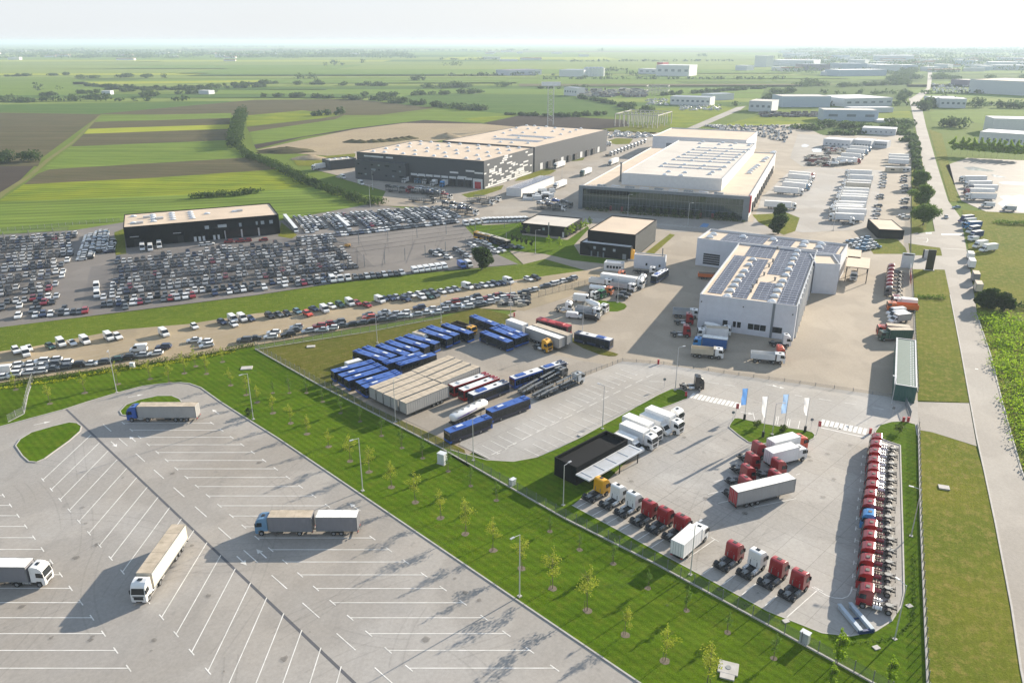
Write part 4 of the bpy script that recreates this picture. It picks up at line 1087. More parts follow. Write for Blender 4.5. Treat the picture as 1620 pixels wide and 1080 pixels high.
@kit
def car_single(kind, color):
    """a small far car as one mesh"""
    b, wx, wr, wy = car_arrays(kind)
    for x in wx:
        for s in (-1, 1): b.cyl((x, s * wy, wr), wr, 0.22, 'y', 8, 2)
    return b.mesh('car', [CAR_PAINT[color], 'glass', 'tyre'])
def merged_cars(name, label, cars):
    """cars too many and too small to count, one mesh: cars = [(x, y, rz, kind, color)]"""
    names = sorted(CAR_PAINT)
    tmpl = {}
    V, Fv, Fn, Mi = [], [], [], []
    off = 0
    for x, y_, rz, kind, colr in cars:
        if kind not in tmpl:
            b, wx, wr, wy = car_arrays(kind)
            for xx in wx:
                for s in (-1, 1): b.box(xx - wr, xx + wr, s * wy - .1, s * wy + .1, 0, 2 * wr, 2)
            tmpl[kind] = (np.array(b.v), b.f, b.m)
        v, f, m = tmpl[kind]
        c, s = math.cos(rz), math.sin(rz)
        w = v.copy(); w[:, 0] = x + v[:, 0] * c - v[:, 1] * s; w[:, 1] = y_ + v[:, 0] * s + v[:, 1] * c
        V.append(w)
        Fv += [tuple(i + off for i in t) for t in f]
        pc = names.index(colr)
        Mi += [pc if k == 0 else len(names) + k - 1 for k in m]
        off += len(v)
    me = bpy.data.meshes.new(name)
    me.from_pydata(np.concatenate(V).tolist(), [], Fv)
    for n_ in names: me.materials.append(MAT[CAR_PAINT[n_]])
    me.materials.append(MAT['glass']); me.materials.append(MAT['tyre'])
    me.polygons.foreach_set('material_index', Mi)
    o = tag(link(name, me), label, 'cars', kind='stuff')
    return o
@kit
def panel_van(color, L_=6.0, H=2.55):
    """tall panel van"""
    b = MB().prof([(-L_ / 2, 0.38), (-L_ / 2 - .02, H - .15), (-L_ / 2 + .12, H), (L_ / 2 - 1.75, H), (L_ / 2 - 1.45, H - 0.12), (L_ / 2 - 0.75, 1.3), (L_ / 2 - 0.1, 1.02), (L_ / 2, 0.7), (L_ / 2, 0.38)], -1.0, 1.0, 0, lambda z: 0 if z < 1.2 else 0.07 * (z - 1.2))
    r = [P_('body', b.mesh('body', [color], bevel=0.07))]
    r.append(P_('windscreen', MB().add([(L_ / 2 - 1.37, -0.84, H - .2), (L_ / 2 - 1.37, 0.84, H - .2), (L_ / 2 - 0.71, 0.93, 1.36), (L_ / 2 - 0.71, -0.93, 1.36)], [(0, 3, 2, 1)]).mesh('windscreen', ['glass'])))
    for s in (-1, 1): r.append(P_('side_window', MB().add([(L_ / 2 - 2.1, s * 1.0, 1.35), (L_ / 2 - 0.95, s * 1.0, 1.35), (L_ / 2 - 1.4, s * 0.96, H - .4), (L_ / 2 - 2.1, s * 0.96, H - .4)], [(0, 1, 2, 3) if s < 0 else (3, 2, 1, 0)]).mesh('side_window', ['glass'])))
    return r + axle(L_ / 2 - 1.0, 0.35, 0.24, 0.88) + axle(-L_ / 2 + 1.2, 0.35, 0.24, 0.88)
@kit
def luton_van(color, boxm, roofm, L_=6.8, H=3.1):
    """light van with a separate box or tilt body"""
    c = panel_van(color, 2.9, 2.3)
    r = shifted([p for p in c if p[0] != 'wheel'], L_ / 2 - 1.45)
    bl = L_ - 2.0
    bx = -L_ / 2 + bl / 2
    r += [P_('load_box', trailer_body(bl, H, boxm, roofm, 0.85, 1.08), (bx, 0, 0)), P_('roof', roof_sheet(bl, H, roofm, 1.04), (bx, 0, 0)), P_('chassis', MB().box(-L_ / 2, L_ / 2 - 1, -0.5, 0.5, 0.45, 0.8).mesh('chassis', ['frame_black']))]
    return r + axle(L_ / 2 - 1.0, 0.35, 0.24, 0.88) + axle(-L_ / 2 + 1.5, 0.35, 0.36, 0.85)

def put(parts, name, label, cat, a, b=None, h=None, group=None, off=0.0):
    """stand a vehicle: a and b are the world points of its rear and front; or a its centre and h its heading"""
    if b is not None:
        h2 = hd(a, b)
        c = ((a[0] + b[0]) / 2, (a[1] + b[1]) / 2)
        h = h2 if h is None else h
    else: c = a
    if off: c = (c[0] + math.cos(h) * off, c[1] + math.sin(h) * off)
    return spawn(parts, name, label, cat, c, h, group, LAY * 12)

# ------------------------------------------------------------------ building materials
ribbed('panel_grey', (0.60, 0.62, 0.66), 1.0, 0.5, 'X', 0.15); ribbed('panel_white', (0.66, 0.66, 0.65), 1.2, 0.5, 'X', 0.15); ribbed('panel_black', (0.006, 0.007, 0.009), 0.6, 0.8, 'X', 0.4); ribbed('panel_dark', (0.052, 0.060, 0.070), 0.8, 0.5, 'Z', 0.25)
ribbed('panel_green', (0.03, 0.10, 0.085), 0.5, 0.5, 'X', 0.5); ribbed('panel_blue', (0.40, 0.47, 0.55), 1.0, 0.5, 'X', 0.2); ribbed('panel_far', (0.56, 0.58, 0.60), 2.0, 0.6, 'X', 0.1); ribbed('panel_lilac', (0.20, 0.16, 0.22), 1.0, 0.5, 'X', 0.2)
def roofing(name, c, seam=4.0):
    m, n, b = _base(name, 0.8)
    v = _coords(n)
    f = _range(n, _noise(n, 0.09, 6, v), 0.33, 0.7)
    col = _mix(n, f, c, tuple(x * 0.84 for x in c))
    w = n.nodes.new('ShaderNodeTexBrick')
    w.inputs['Scale'].default_value = 1.0; w.inputs['Brick Width'].default_value = seam * 4; w.inputs['Row Height'].default_value = seam
    w.inputs['Mortar Size'].default_value = 0.05; w.inputs['Mortar'].default_value = (0.86, 0.86, 0.86, 1)
    w.inputs['Color1'].default_value = (1, 1, 1, 1); w.inputs['Color2'].default_value = (0.95, 0.95, 0.95, 1)
    n.links.new(v, w.inputs['Vector'])
    col = _mix(n, 1.0, col, w.outputs['Color'], 'MULTIPLY')
    st = _range(n, _noise(n, 0.5, 4, v), 0.6, 0.75, 0, 0.25)
    col = _mix(n, st, col, tuple(x * 0.6 for x in c))
    n.links.new(col, b.inputs['Base Color'])
roofing('membrane_tan', (0.60, 0.48, 0.355)); roofing('membrane_pale', (0.58, 0.53, 0.46)); roofing('membrane_black', (0.010, 0.011, 0.013), 1.5); roofing('sheet_white', (0.68, 0.68, 0.67), 1.5)
ribbed('sheet_green', (0.055, 0.115, 0.10), 0.9, 0.65, 'Y', 0.5); ribbed('sheet_grey', (0.30, 0.33, 0.37), 1.0, 0.45, 'X', 0.4)
plain('skylight_acrylic', (0.78, 0.80, 0.82), 0.25, 0, 0.1, 0.3); plain('concrete', (0.45, 0.43, 0.40), 0.85, 0, 0.2); plain('alu', (0.55, 0.56, 0.58), 0.4, 0.4); plain('dock_seal', (0.015, 0.015, 0.017), 0.8); plain('door_red', (0.42, 0.03, 0.04), 0.4); plain('alu_matt', (0.42, 0.44, 0.47), 0.6, 0, 0.15); plain('red_dull', (0.16, 0.03, 0.035), 0.6); plain('red_trim', (0.42, 0.02, 0.04), 0.4)
plain('mirror_glass', (0.10, 0.135, 0.14), 0.03, 0.9, 0.08, scale=0.1); plain('window_pale', (0.45, 0.52, 0.58), 0.08, 0.4, 0.1); plain('door_grey', (0.62, 0.63, 0.64), 0.5); plain('frame_wall', (0.17, 0.20, 0.23), 0.4, 0.2)
def _solar():
    m, n, b = _base('solar_cell', 0.16)
    v = _coords(n)
    w = n.nodes.new('ShaderNodeTexBrick')
    w.offset = 0.0
    w.inputs['Scale'].default_value = 1.0; w.inputs['Brick Width'].default_value = 2.1; w.inputs['Row Height'].default_value = 0.85
    w.inputs['Mortar Size'].default_value = 0.035; w.inputs['Mortar'].default_value = (0.55, 0.56, 0.60, 1)
    w.inputs['Color1'].default_value = (0.075, 0.08, 0.11, 1); w.inputs['Color2'].default_value = (0.06, 0.065, 0.10, 1)
    n.links.new(v, w.inputs['Vector']); n.links.new(w.outputs['Color'], b.inputs['Base Color'])
_solar()

def frame_of(fl, fr, bl, H):
    """origin, heading, length and depth of a rectangular block from three roof corners seen at height H"""
    A, D = at(*fl, H), at(*bl, H)
    if isinstance(fr, float): h, L_ = R(-25.4), fr          # the site grid's own heading and a given width
    else:
        B = at(*fr, H); h = hd(A, B); L_ = math.hypot(B[0] - A[0], B[1] - A[1])
    dx, dy = D[0] - A[0], D[1] - A[1]
    return A, h, L_, abs(-dx * math.sin(h) + dy * math.cos(h))
def local(A, h, p):
    dx, dy = p[0] - A[0], p[1] - A[1]
    return (dx * math.cos(h) + dy * math.sin(h), -dx * math.sin(h) + dy * math.cos(h))
def shell(L_, D, H, wall, parapet=0.45, x0=0.0, y0=0.0, z0=0.0):
    """four walls with a capped parapet"""
    t = 0.3
    b = MB()
    for a in ((x0, x0 + L_, y0, y0 + t), (x0, x0 + L_, y0 + D - t, y0 + D), (x0, x0 + t, y0 + t, y0 + D - t), (x0 + L_ - t, x0 + L_, y0 + t, y0 + D - t)): b.box(*a, z0, H, 0)
    e = 0.04
    for a in ((x0 - e, x0 + L_ + e, y0 - e, y0 + t + e), (x0 - e, x0 + L_ + e, y0 + D - t - e, y0 + D + e), (x0 - e, x0 + t + e, y0 + t + e, y0 + D - t - e), (x0 + L_ - t - e, x0 + L_ + e, y0 + t + e, y0 + D - t - e)): b.box(*a, H, H + 0.08, 1)
    return b.mesh('wall', [wall, 'alu' if 'black' not in wall and 'dark' not in wall else wall])
def roof_mesh(L_, D, H, mat, parapet=0.45, x0=0.0, y0=0.0):
    return MB().box(x0 + 0.3, x0 + L_ - 0.3, y0 + 0.3, y0 + D - 0.3, H - parapet - 0.25, H - parapet).mesh('roof', [mat])
def block(name, label, cat, fl, fr, bl, H, wall, roof, parapet=0.45, group=None):
    A, h, L_, D = frame_of(fl, fr, bl, H)
    t = thing(name, label, cat, A, h, group)
    link('wall', shell(L_, D, H, wall, parapet), t)
    r = link('roof', roof_mesh(L_, D, H, roof, parapet), t)
    return t, A, h, L_, D, r
@kit
def dome_mesh(rx, ry, rz):
    return MB().box(-rx - .1, rx + .1, -ry - .1, ry + .1, 0, 0.25, 1).dome((0, 0, 0.25), rx, ry, rz).mesh('skylight', ['skylight_acrylic', 'alu'], smooth=False)
def solar(par, x0, x1, y0, y1, z, pitch=2.5, w=1.85):
    b = MB()
    y = y0
    while y < y1:
        b.add([(x0, y, z + .12), (x1, y, z + .12), (x1, y + w, z + .16), (x0, y + w, z + .16), (x0, y, z + .06), (x1, y, z + .06), (x1, y + w, z + .10), (x0, y + w, z + .10)], [(0, 1, 2, 3), (7, 6, 5, 4), (0, 4, 5, 1), (1, 5, 6, 2), (2, 6, 7, 3), (3, 7, 4, 0)], 0)
        y += pitch
    for x in np.arange(x0 + 0.5, x1, 3.0): b.box(x, x + .08, y0, y1, z, z + .08, 1)
    return link('solar_array', b.mesh('solar_array', ['solar_cell', 'alu']), par)
def front(par, name, rects, mat, out=0.04, y=0.0):
    """panels, doors or windows on the front wall (local y = 0): rects = [(x0, x1, z0, z1)] each an object"""
    for x0, x1, z0, z1 in rects:
        link(name, MB().box(x0, x1, y - out, y + 0.1, z0, z1).mesh(name, [mat]), par)
def side(par, name, rects, mat, x, out=0.04):
    for y0, y1, z0, z1 in rects:
        link(name, MB().box(x - 0.1, x + out, y0, y1, z0, z1).mesh(name, [mat]), par)

for n_ in ('panel_black', 'membrane_black'): MAT[n_].node_tree.nodes['Principled BSDF'].inputs['Specular IOR Level'].default_value = 0.12
# ---- the workshop with solar roof
ws, A, h, L_, D, rf = block('workshop_hall', 'white workshop hall with rows of solar panels and skylight domes on its roof', 'workshop', (1107.5, 465.2), (1261.8, 484.6), (1176, 384), 11.0, 'panel_grey', 'membrane_tan', 0.5)
def wl(X, Y, z=10.5): return local(A, h, q('E5', X, Y, z))
for X, Y in ((348, 625), (372, 582), (400, 542), (425, 505), (455, 467), (482, 430), (515, 382), (545, 340), (693, 668), (715, 625), (735, 583), (755, 543), (778, 507), (800, 463), (823, 418), (845, 375), (862, 335), (878, 305), (893, 275)):
    p = wl(X, Y + 10); link('skylight', dome_mesh(1.2, .85, 0.75), rf, (p[0], p[1], 10.5))
arr = [((205, 605), (305, 603), (430, 325)), ((385, 640), (495, 650), (560, 350)), ((490, 322), (690, 330), (535, 242)), ((545, 655), (668, 665), (600, 530)), ((668, 462), (782, 472), (740, 260)), ((742, 690), (872, 700), (905, 296))]
for a, b_, c_ in arr:
    pa, pb, pc = wl(*a), wl(*b_), wl(*c_)
    solar(rf, pa[0] - .5, pb[0] + .2, min(pa[1], pb[1]) + 0.3, pc[1], 10.5)
for X, Y in ((632, 470), (716, 510), (575, 530), (530, 600), (545, 565), (700, 365), (670, 405), (735, 268)):
    p = wl(X, Y); link('vent_pipe', MB().cyl((0, 0, .5), 0.28, 1.0, 'z', 8).cyl((0, 0, 1.1), .45, .2, 'z', 8).mesh('vent_pipe', ['plate_grey']), rf, (p[0], p[1], 10.5))
def wz(X, Y, d=0.0):
    return local(A, h, q('E5', X, Y, 1.8))[0]
for xs in ((300, 345), (385, 415), (420, 455), (510, 660), (708, 790)):
    x0, x1 = wz(xs[0], 870), wz(xs[1], 870)
    k = max(1, int((x1 - x0) / 1.6))
    front(ws, 'window', [(x0 + i * (x1 - x0) / k + .08, x0 + (i + 1) * (x1 - x0) / k - .08, 1.9, 3.7) for i in range(k)], 'glass')
front(ws, 'downpipe', [(L_ * 0.76, L_ * 0.785, 0.1, 11.0)], 'frame_wall', 0.12)
front(ws, 'floodlight', [(L_ * .46, L_ * .47, 8.6, 8.9), (L_ * .02, L_ * .03, 8.6, 8.9), (L_ * .96, L_ * .97, 8.2, 8.5)], 'frame_black', 0.35)
nd = 9
for i in range(nd):
    y0 = 4 + i * (D - 22) / nd
    side(ws, 'roller_door', [(y0, y0 + 4.4, 0.1, 5.0)], 'door_grey', L_, 0.05)
    side(ws, 'door_post', [(y0 - 0.8, y0 - 0.4, 0.1, 10.9)], 'panel_white', L_, 0.55)
# annex block at the far right of the hall, and the cross wing behind
ob, A2, h2, L2, D2, r2 = block('workshop_annex', 'tall blank grey annex joined to the right side of the workshop', 'building', (1290, 416.5), (1329.5, 418.5), (1300, 402), 11.0, 'panel_grey', 'membrane_tan')
wg, A3, h3, L3, D3, r3 = block('workshop_wing', 'grey cross wing behind the workshop with skylight domes and a solar strip', 'building', (1103.4, 376.7), (1331, 403.5), (1119, 361.5), 11.0, 'panel_grey', 'membrane_tan', 0.7)
for X, Y in ((240, 148), (213, 170), (470, 168), (705, 190), (951, 212), (935, 238), (1076, 224), (1060, 250)):
    p = local(A3, h3, q('E5', X, Y + 6, 10.3)); link('skylight', dome_mesh(1.4, 1.0, 0.9), r3, (p[0], min(max(p[1], 2), D3 - 2), 10.3))
for xa, xb in ((300, 640), (720, 870), (1110, 1250)):
    solar(r3, local(A3, h3, q('E5', xa, 190, 10.3))[0], local(A3, h3, q('E5', xb, 215, 10.3))[0], D3 * 0.15, D3 * 0.85, 10.3)
for i in range(5): front(wg, 'window', [(3.0, 9.6, 1.0 + i * .9, 1.7 + i * .9)], 'glass')
front(wg, 'roller_door', [(12.5, 20.5, 0.1, 3.6)], 'dock_seal')
for cp, cw, cl, clab in ((q('B4', 572, 378, 6), 4, 8, 'front tan canopy on posts beside the workshop with a white truck under it'), (q('B4', 520, 322, 6), 4, 7, 'rear tan canopy between the workshop wing and the small car block')):
  can = thing('canopy', clab, 'canopy', cp, h)
  link('canopy_roof', MB().box(-cw, cw, -cl, cl, 5.6, 6.0).mesh('canopy_roof', ['membrane_tan']), can)
  for x, y_ in ((-1, -1), (1, -1), (-1, 1), (1, 1)): link('post', MB().box(-.15, .15, -.15, .15, 0, 5.6).mesh('post', ['frame_black']), can, (x * (cw - .4), y_ * (cl - .4), 0))

# ---- glass-fronted head office with the high hall behind
hq, A, h, L_, D, rf = block('showroom_building', 'long showroom building with a mirrored glass front and a dark frame', 'showroom', (918.9, 294.6), (1185.4, 312.5), (1034, 233), 11.8, 'panel_white', 'membrane_tan', 0.5)
fr = MB().box(-.6, L_ + .6, -1.6, 0.0, 10.9, 12.4).box(-.6, 1.6, -1.6, 0, 0, 10.9).box(L_ - 2.4, L_ + .6, -1.6, 0, 0, 10.9)
link('facade_frame', fr.mesh('facade_frame', ['frame_wall']), hq)
gp = link('glass_front', MB().box(1.6, L_ - 2.4, -0.5, -0.02, 0.3, 10.9).mesh('glass_front', ['mirror_glass']), hq)
mu = MB()
for i in range(1, 46): mu.box(1.6 + i * (L_ - 4) / 46 - .03, 1.6 + i * (L_ - 4) / 46 + .03, -.54, -.48, .3, 10.9)
for z in (3.9, 7.5): mu.box(1.6, L_ - 2.4, -.56, -.49, z - .05, z + .05)
link('glazing_bars', mu.mesh('glazing_bars', ['frame_wall']), gp)
link('red_blade', MB().box(-.3, .3, -3.0, -0.2, 4.5, 12.6).box(-1.2, .3, -1.4, -.2, 11.8, 12.6).mesh('red_blade', ['red_trim']), hq, (L_ + .9, 1.2, 0))
for i, xf in enumerate((0.19, 0.26, 0.73, 0.80)): front(hq, 'entrance_portal', [(L_ * xf, L_ * xf + 1.1, 0, 2.7)], 'red_dull', .5, -0.5)
rl = MB()
for i in range(60): rl.box(i * L_ / 60 + .2, i * L_ / 60 + .32, 0.2, 0.3, 11.9, 13.0 if i % 4 else 13.3)
for z in (12.5, 12.9): rl.box(0.2, L_ - .2, .2, .28, z, z + .08)
link('roof_railing', rl.mesh('roof_railing', ['alu']), hq)
for i in range(9):
    link('roof_unit', MB().box(0, 4.6, 0, 2.0, 0, 1.3).box(.4, 1.8, .3, 1.7, 1.3, 1.45).mesh('roof_unit', ['alu' if i % 2 else 'frame_wall']), rf, (8 + i * (L_ - 18) / 9, 3.0, 11.3))
for X, Y in ((890, 780), (905, 762), (925, 745), (945, 730), (965, 715), (1010, 680), (1030, 660), (1045, 650), (1090, 605), (1105, 600)):
    p = local(A, h, q('H3', X, Y, 11.3)); link('skylight', dome_mesh(1.6, 1.1, 0.9), rf, (p[0], p[1], 11.3))
nd = 12
for i in range(nd): side(hq, 'loading_dock', [(22 + i * (D - 30) / nd, 26 + i * (D - 30) / nd, 0.6, 5.4)], 'dock_seal', L_, 0.7)
hh, A, h, L_, D, rf = block('high_hall', 'high white hall with blue solar rows rising behind the glass showroom', 'hall', (984, 273.6), (1142.5, 283.3), (1095, 222.5), 17.5, 'panel_white', 'membrane_pale', 0.4)
def hl(X, Y): return local(A, h, q('H3', X, Y, 17.1))
rows = [((425, 560), (890, 580)), ((375, 580), (850, 600)), ((330, 605), (815, 620)), ((290, 625), (790, 640)), ((245, 645), (760, 665)), ((205, 665), (720, 690)), ((120, 705), (690, 720)), ((90, 725), (650, 745))]
for k, (a, b_) in enumerate(rows):
    pa, pb = hl(*a), hl(*b_)
    ym = (pa[1] + pb[1]) / 2
    xa = pa[0] + 3
    n3 = (pb[0] - xa) / 3
    for i in range(3): solar(rf, xa + i * n3 + 1.2, xa + (i + 1) * n3 - 1.2, ym - 1.8, ym + 1.8, 17.1, 1.9, 1.5)
    for i in range(4): link('skylight', dome_mesh(1.2, .85, 0.75), rf, (xa + i * n3, ym, 17.1))
for X, Y in ((170, 795), (310, 800), (205, 768), (345, 775), (555, 790), (580, 772), (670, 520), (780, 522), (635, 535), (735, 545), (940, 530), (910, 545), (500, 512), (470, 527)):
    p = hl(X, Y); link('skylight', dome_mesh(1.2, .85, 0.75), rf, (min(max(p[0], 3), L_ - 3), min(max(p[1], 3), D - 3), 17.1))
sp = q('G3', 1360, 320, 11.3)
mast = thing('exhaust_stack', 'grey exhaust stack standing on the showroom roof by the high hall', 'chimney', sp, h, None, 11.3)
link('flue', MB().cyl((0, 0, 5), .5, 10, 'z', 10).box(-.8, .8, -.8, .8, 0, .6).mesh('flue', ['plate_grey']), mast)
link('flue_cap', MB().cyl((0, 0, 10.2), .75, .5, 'z', 10).mesh('flue_cap', ['frame_wall']), mast)
bh, A, h, L_, D, rf = block('rear_hall', 'flat-roofed pale hall standing behind the high white hall', 'hall', (1033, 215), (1181, 221.8), (1069, 202.5), 14, 'panel_grey', 'membrane_tan', 0.6)
front(bh, 'gate', [(11, 17, 0, 9)], 'frame_wall')

# ---- grey logistics warehouse in two blocks
wh, A, h, L_, D, rf = block('warehouse', 'dark grey logistics warehouse with scattered white wall panels and loading docks', 'warehouse', (564, 240.4), (765.6, 255.2), (659, 222.3), 16.8, 'panel_dark', 'membrane_tan', 0.3)
WL, WD = L_, D
def hl1(X, Y): return local(A, h, q('H1', X, Y, 16.5))
for X, Y in ((275, 378), (370, 385), (530, 398), (630, 405), (792, 418), (895, 424), (1068, 438), (1178, 446), (383, 355), (475, 362), (632, 373), (732, 380), (885, 392), (990, 398), (1160, 412), (1262, 420), (487, 333), (582, 340), (735, 352), (828, 358), (985, 370), (1085, 377), (1250, 388), (1352, 394), (588, 313), (678, 318), (828, 330), (922, 336), (1080, 348), (1175, 355), (1340, 363), (1435, 370), (680, 296), (768, 300), (920, 312), (1015, 317), (1170, 328), (1262, 333), (1425, 343), (1520, 350)):
    p = hl1(X, Y); link('skylight', dome_mesh(1.25, 1.0, 0.85), rf, (min(max(p[0], 2), L_ - 2), min(max(p[1], 2), D - 2), 16.5))
pr = random.Random(3)
pm = MB()
for X0, X1, Y_ in ((135, 192, 425), (200, 325, 420), (392, 455, 445)):
    x0 = hl1(X0, 400)[0]; pm.box(max(0.3, x0), x0 + (X1 - X0) * .075 * 1.15, -.07, .05, 14.2, 15.2)
for xf, z in ((.745, 8.2), (.805, 5.8), (.865, 9.8), (.93, 9.0), (.49, 4.6)): pm.box(L_ * xf, L_ * xf + 6, -.07, .05, z, z + 1.0)
link('cladding_pattern', pm.mesh('cladding_pattern', ['panel_white']), wh)
pm = MB()
row = 0
z = 0.4
while z < 16.0:
    y_ = pr.uniform(0, 5)
    dens = 0.8 if z < 2.4 else (0.5 if z < 6 else (0.33 if z < 10 else 0.2))
    while y_ < D - 3:
        w = pr.choice((2.6, 3.6, 5.2, 7.5))
        if pr.random() < dens: pm.box(L_ - .05, L_ + .07, y_, min(y_ + w, D - .4), z, z + (.9 if pr.random() < .88 or z > 13 else 2.25))
        y_ += w * (1.0 if dens > .6 else 1.25) + .05
    z += 1.2
link('cladding_pattern', pm.mesh('cladding_pattern', ['panel_white']), wh)
off = MB().box(.3, L_ * .42, -3.2, -.02, 0, 12.2).mesh('office_front', ['panel_dark'])
of = link('office_front', off, wh)
for k, z in enumerate((3.2, 6.6, 9.4)):
    for i in range(7):
        if (i * 3 + k * 5) % 4 != 1: link('window', MB().box(0, 1.5 if (i + k) % 3 else 3.4, -.05, .05, 0, .9).mesh('window', ['window_pale' if (i + k) % 2 else 'glass']), of, (2.5 + i * L_ * .057, -3.2, z))
for i in range(9):
    xd = L_ * (.44 + i * .06)
    if i == 8: front(wh, 'dock_door', [(xd + 1, xd + 5.2, 0, 4.2)], 'door_red', .12); front(wh, 'dock_surround', [(xd - .2, xd + .9, 0, 6), (xd + 5.3, xd + 6.4, 0, 6), (xd + .9, xd + 5.3, 4.3, 6)], 'door_grey', .1)
    else: front(wh, 'dock_door', [(xd + .8, xd + 4.0, 1.0, 4.8)], 'dock_seal', .8); front(wh, 'dock_surround', [(xd, xd + 4.8, 4.9, 6.2)], 'door_grey', .15)
w2, A, h, L_, D, rf = block('warehouse', 'long grey-green warehouse extension behind the chequered grey warehouse', 'warehouse', (700, 222.8), (846, 233), (822, 197.5), 16.8, 'panel_dark', 'membrane_tan', 0.3)
for X, Y in ((20, 470), (90, 440), (150, 415), (200, 395), (270, 372), (365, 375), (470, 380), (160, 520), (220, 480), (255, 435), (300, 402), (390, 398), (600, 408), (710, 412), (360, 435), (510, 425), (450, 485), (65, 515), (300, 525), (580, 450), (660, 430), (530, 395), (770, 395)):
    p = local(A, h, q('H2', X, Y, 16.5)); link('skylight', dome_mesh(1.25, 1.0, 0.85), rf, (min(max(p[0], 2), L_ - 2), min(max(p[1], 2), D - 2), 16.5))
for a, b_ in (((130, 455), (510, 478)), ((0, 485), (360, 520))):
    pa, pb = local(A, h, q('H2', *a, 16.5)), local(A, h, q('H2', *b_, 16.5)); solar(rf, max(2, pa[0]), min(pb[0], L_ - 3), pa[1] - 3, pa[1] + 5, 16.5)
for i in range(10):
    y0 = 8 + i * (D - 16) / 10
    side(w2, 'loading_dock', [(y0, y0 + 4, .8, 5)], 'dock_seal' if i % 3 else 'door_grey', L_, .9 if i % 3 else .2)
wa, A, h, L_, D, rf = block('warehouse_annex', 'low dark annex beside the left end of the grey warehouse', 'building', (522, 254.5), (563.5, 250.5), (528, 249.5), 6.5, 'panel_dark', 'membrane_pale')
for i in range(4): link('skylight', dome_mesh(1.2, .9, .7), rf, (3 + i * (L_ - 6) / 3, D * .6, 6.0))

# ---- small buildings in the middle
sb, A, h, L_, D, rf = block('black_pavilion', 'low black flat-roofed building with a tan roof on the lawn', 'building', (823.4, 352.6), (897.3, 359.7), (850, 338.8), 4.8, 'panel_black', 'membrane_pale', .25)
front(sb, 'window', [(L_ * .48, L_ * .53, 2.4, 3.5)], 'window_pale'); front(sb, 'door', [(L_ * .9, L_ * .94, 0, 2.4)], 'door_grey')
link('exhaust_pipe', MB().cyl((0, 0, 3.2), .28, 6.4, 'z', 10).mesh('exhaust_pipe', ['steel']), sb, (L_ * .62, -.45, 0))
dh, A, h, L_, D, rf = block('black_hall', 'tall black hall with a tan roof and slatted right side', 'hall', (930, 364.1), (1005.5, 371.8), (969.5, 341), 9.8, 'panel_black', 'membrane_tan', .25)
sl = MB()
for i in range(int(D / 1.0)): sl.box(L_ - .02, L_ + .16, i * 1.0 + .2, i * 1.0 + .32, 0, 9.7)
for z in np.arange(.6, 9.6, .5): sl.box(L_ - .02, L_ + .1, .2, D - .2, z, z + .22)
link('slat_screen', sl.mesh('slat_screen', ['plate_grey']), dh)
an, A, h, L_, D, rf = block('black_annex', 'lower black annex with a white roof in front of the tall black hall', 'building', (917.8, 383), (997.8, 391.9), (929.3, 376.4), 5.4, 'panel_black', 'sheet_white', .2)
front(an, 'window', [(L_ * .27, L_ * .32, 3.2, 4.3), (L_ * .46, L_ * .51, 3.0, 4.1), (L_ * .66, L_ * .71, 3.0, 4.1)], 'window_pale'); front(an, 'door', [(L_ * .22, L_ * .25, 0, 2.2), (L_ * .35, L_ * .38, 0, 2.2), (L_ * .46, L_ * .49, 0, 2.2), (L_ * .85, L_ * .92, 0, 2.4)], 'frame_wall')
for xf in (.42, .55): link('roof_pipe', MB().cyl((0, 0, 1.1), .2, 2.2, 'z', 8).mesh('roof_pipe', ['steel']), rf, (L_ * xf, D * .6, 5.2))
ub, A, h, L_, D, rf = block('utility_block', 'small grey utility block with a tan roof beside the black hall', 'building', (1003.5, 402.5), (1053, 406.5), (1008, 399.5), 5.5, 'panel_grey', 'membrane_tan', .2)
front(ub, 'window', [(L_ * .38, L_ * .44, 1.4, 2.4), (L_ * .8, L_ * .86, 1.2, 2.2)], 'glass')
link('flue', MB().cyl((0, 0, 1.6), .22, 3.2, 'z', 8).mesh('flue', ['plate_grey']), rf, (L_ * .88, D * .5, 5.3))
cb, A, h, L_, D, rf = block('site_cabin', 'white container cabin with a row of windows by the utility block', 'cabin', (955.5, 415.5), (984.5, 418), (962, 411), 3.0, 'panel_white', 'sheet_grey', .1)
front(cb, 'window', [(L_ * f, L_ * f + .9, 1.0, 2.0) for f in (.15, .32, .49, .66, .83)], 'glass')
hz = thing('yellow_tank', 'yellow tank on a pale base between the black annex and utility block', 'tank', q('G4', 942, 75), 0)
link('tank_shell', MB().cyl((0, 0, 2.3), 1.1, 3.4, 'z', 14).dome((0, 0, 4.0), 1.1, 1.1, .5).mesh('tank_shell', ['paint_yellow']), hz); link('tank_base', MB().box(-1.8, 1.8, -1.5, 1.5, 0, .6).mesh('tank_base', ['concrete']), hz)
# open sheds with solar roofs near the docks
sh, A, h, L_, D, rf = block('solar_shed', 'narrow white shed with a blue solar roof beside the warehouse road', 'shed', (801, 297.5), 9.5, (858, 278), 4.5, 'panel_white', 'sheet_grey', .02)
solar(rf, .6, L_ - .6, .8, D - 1, 4.52, 1.1, 1.0)
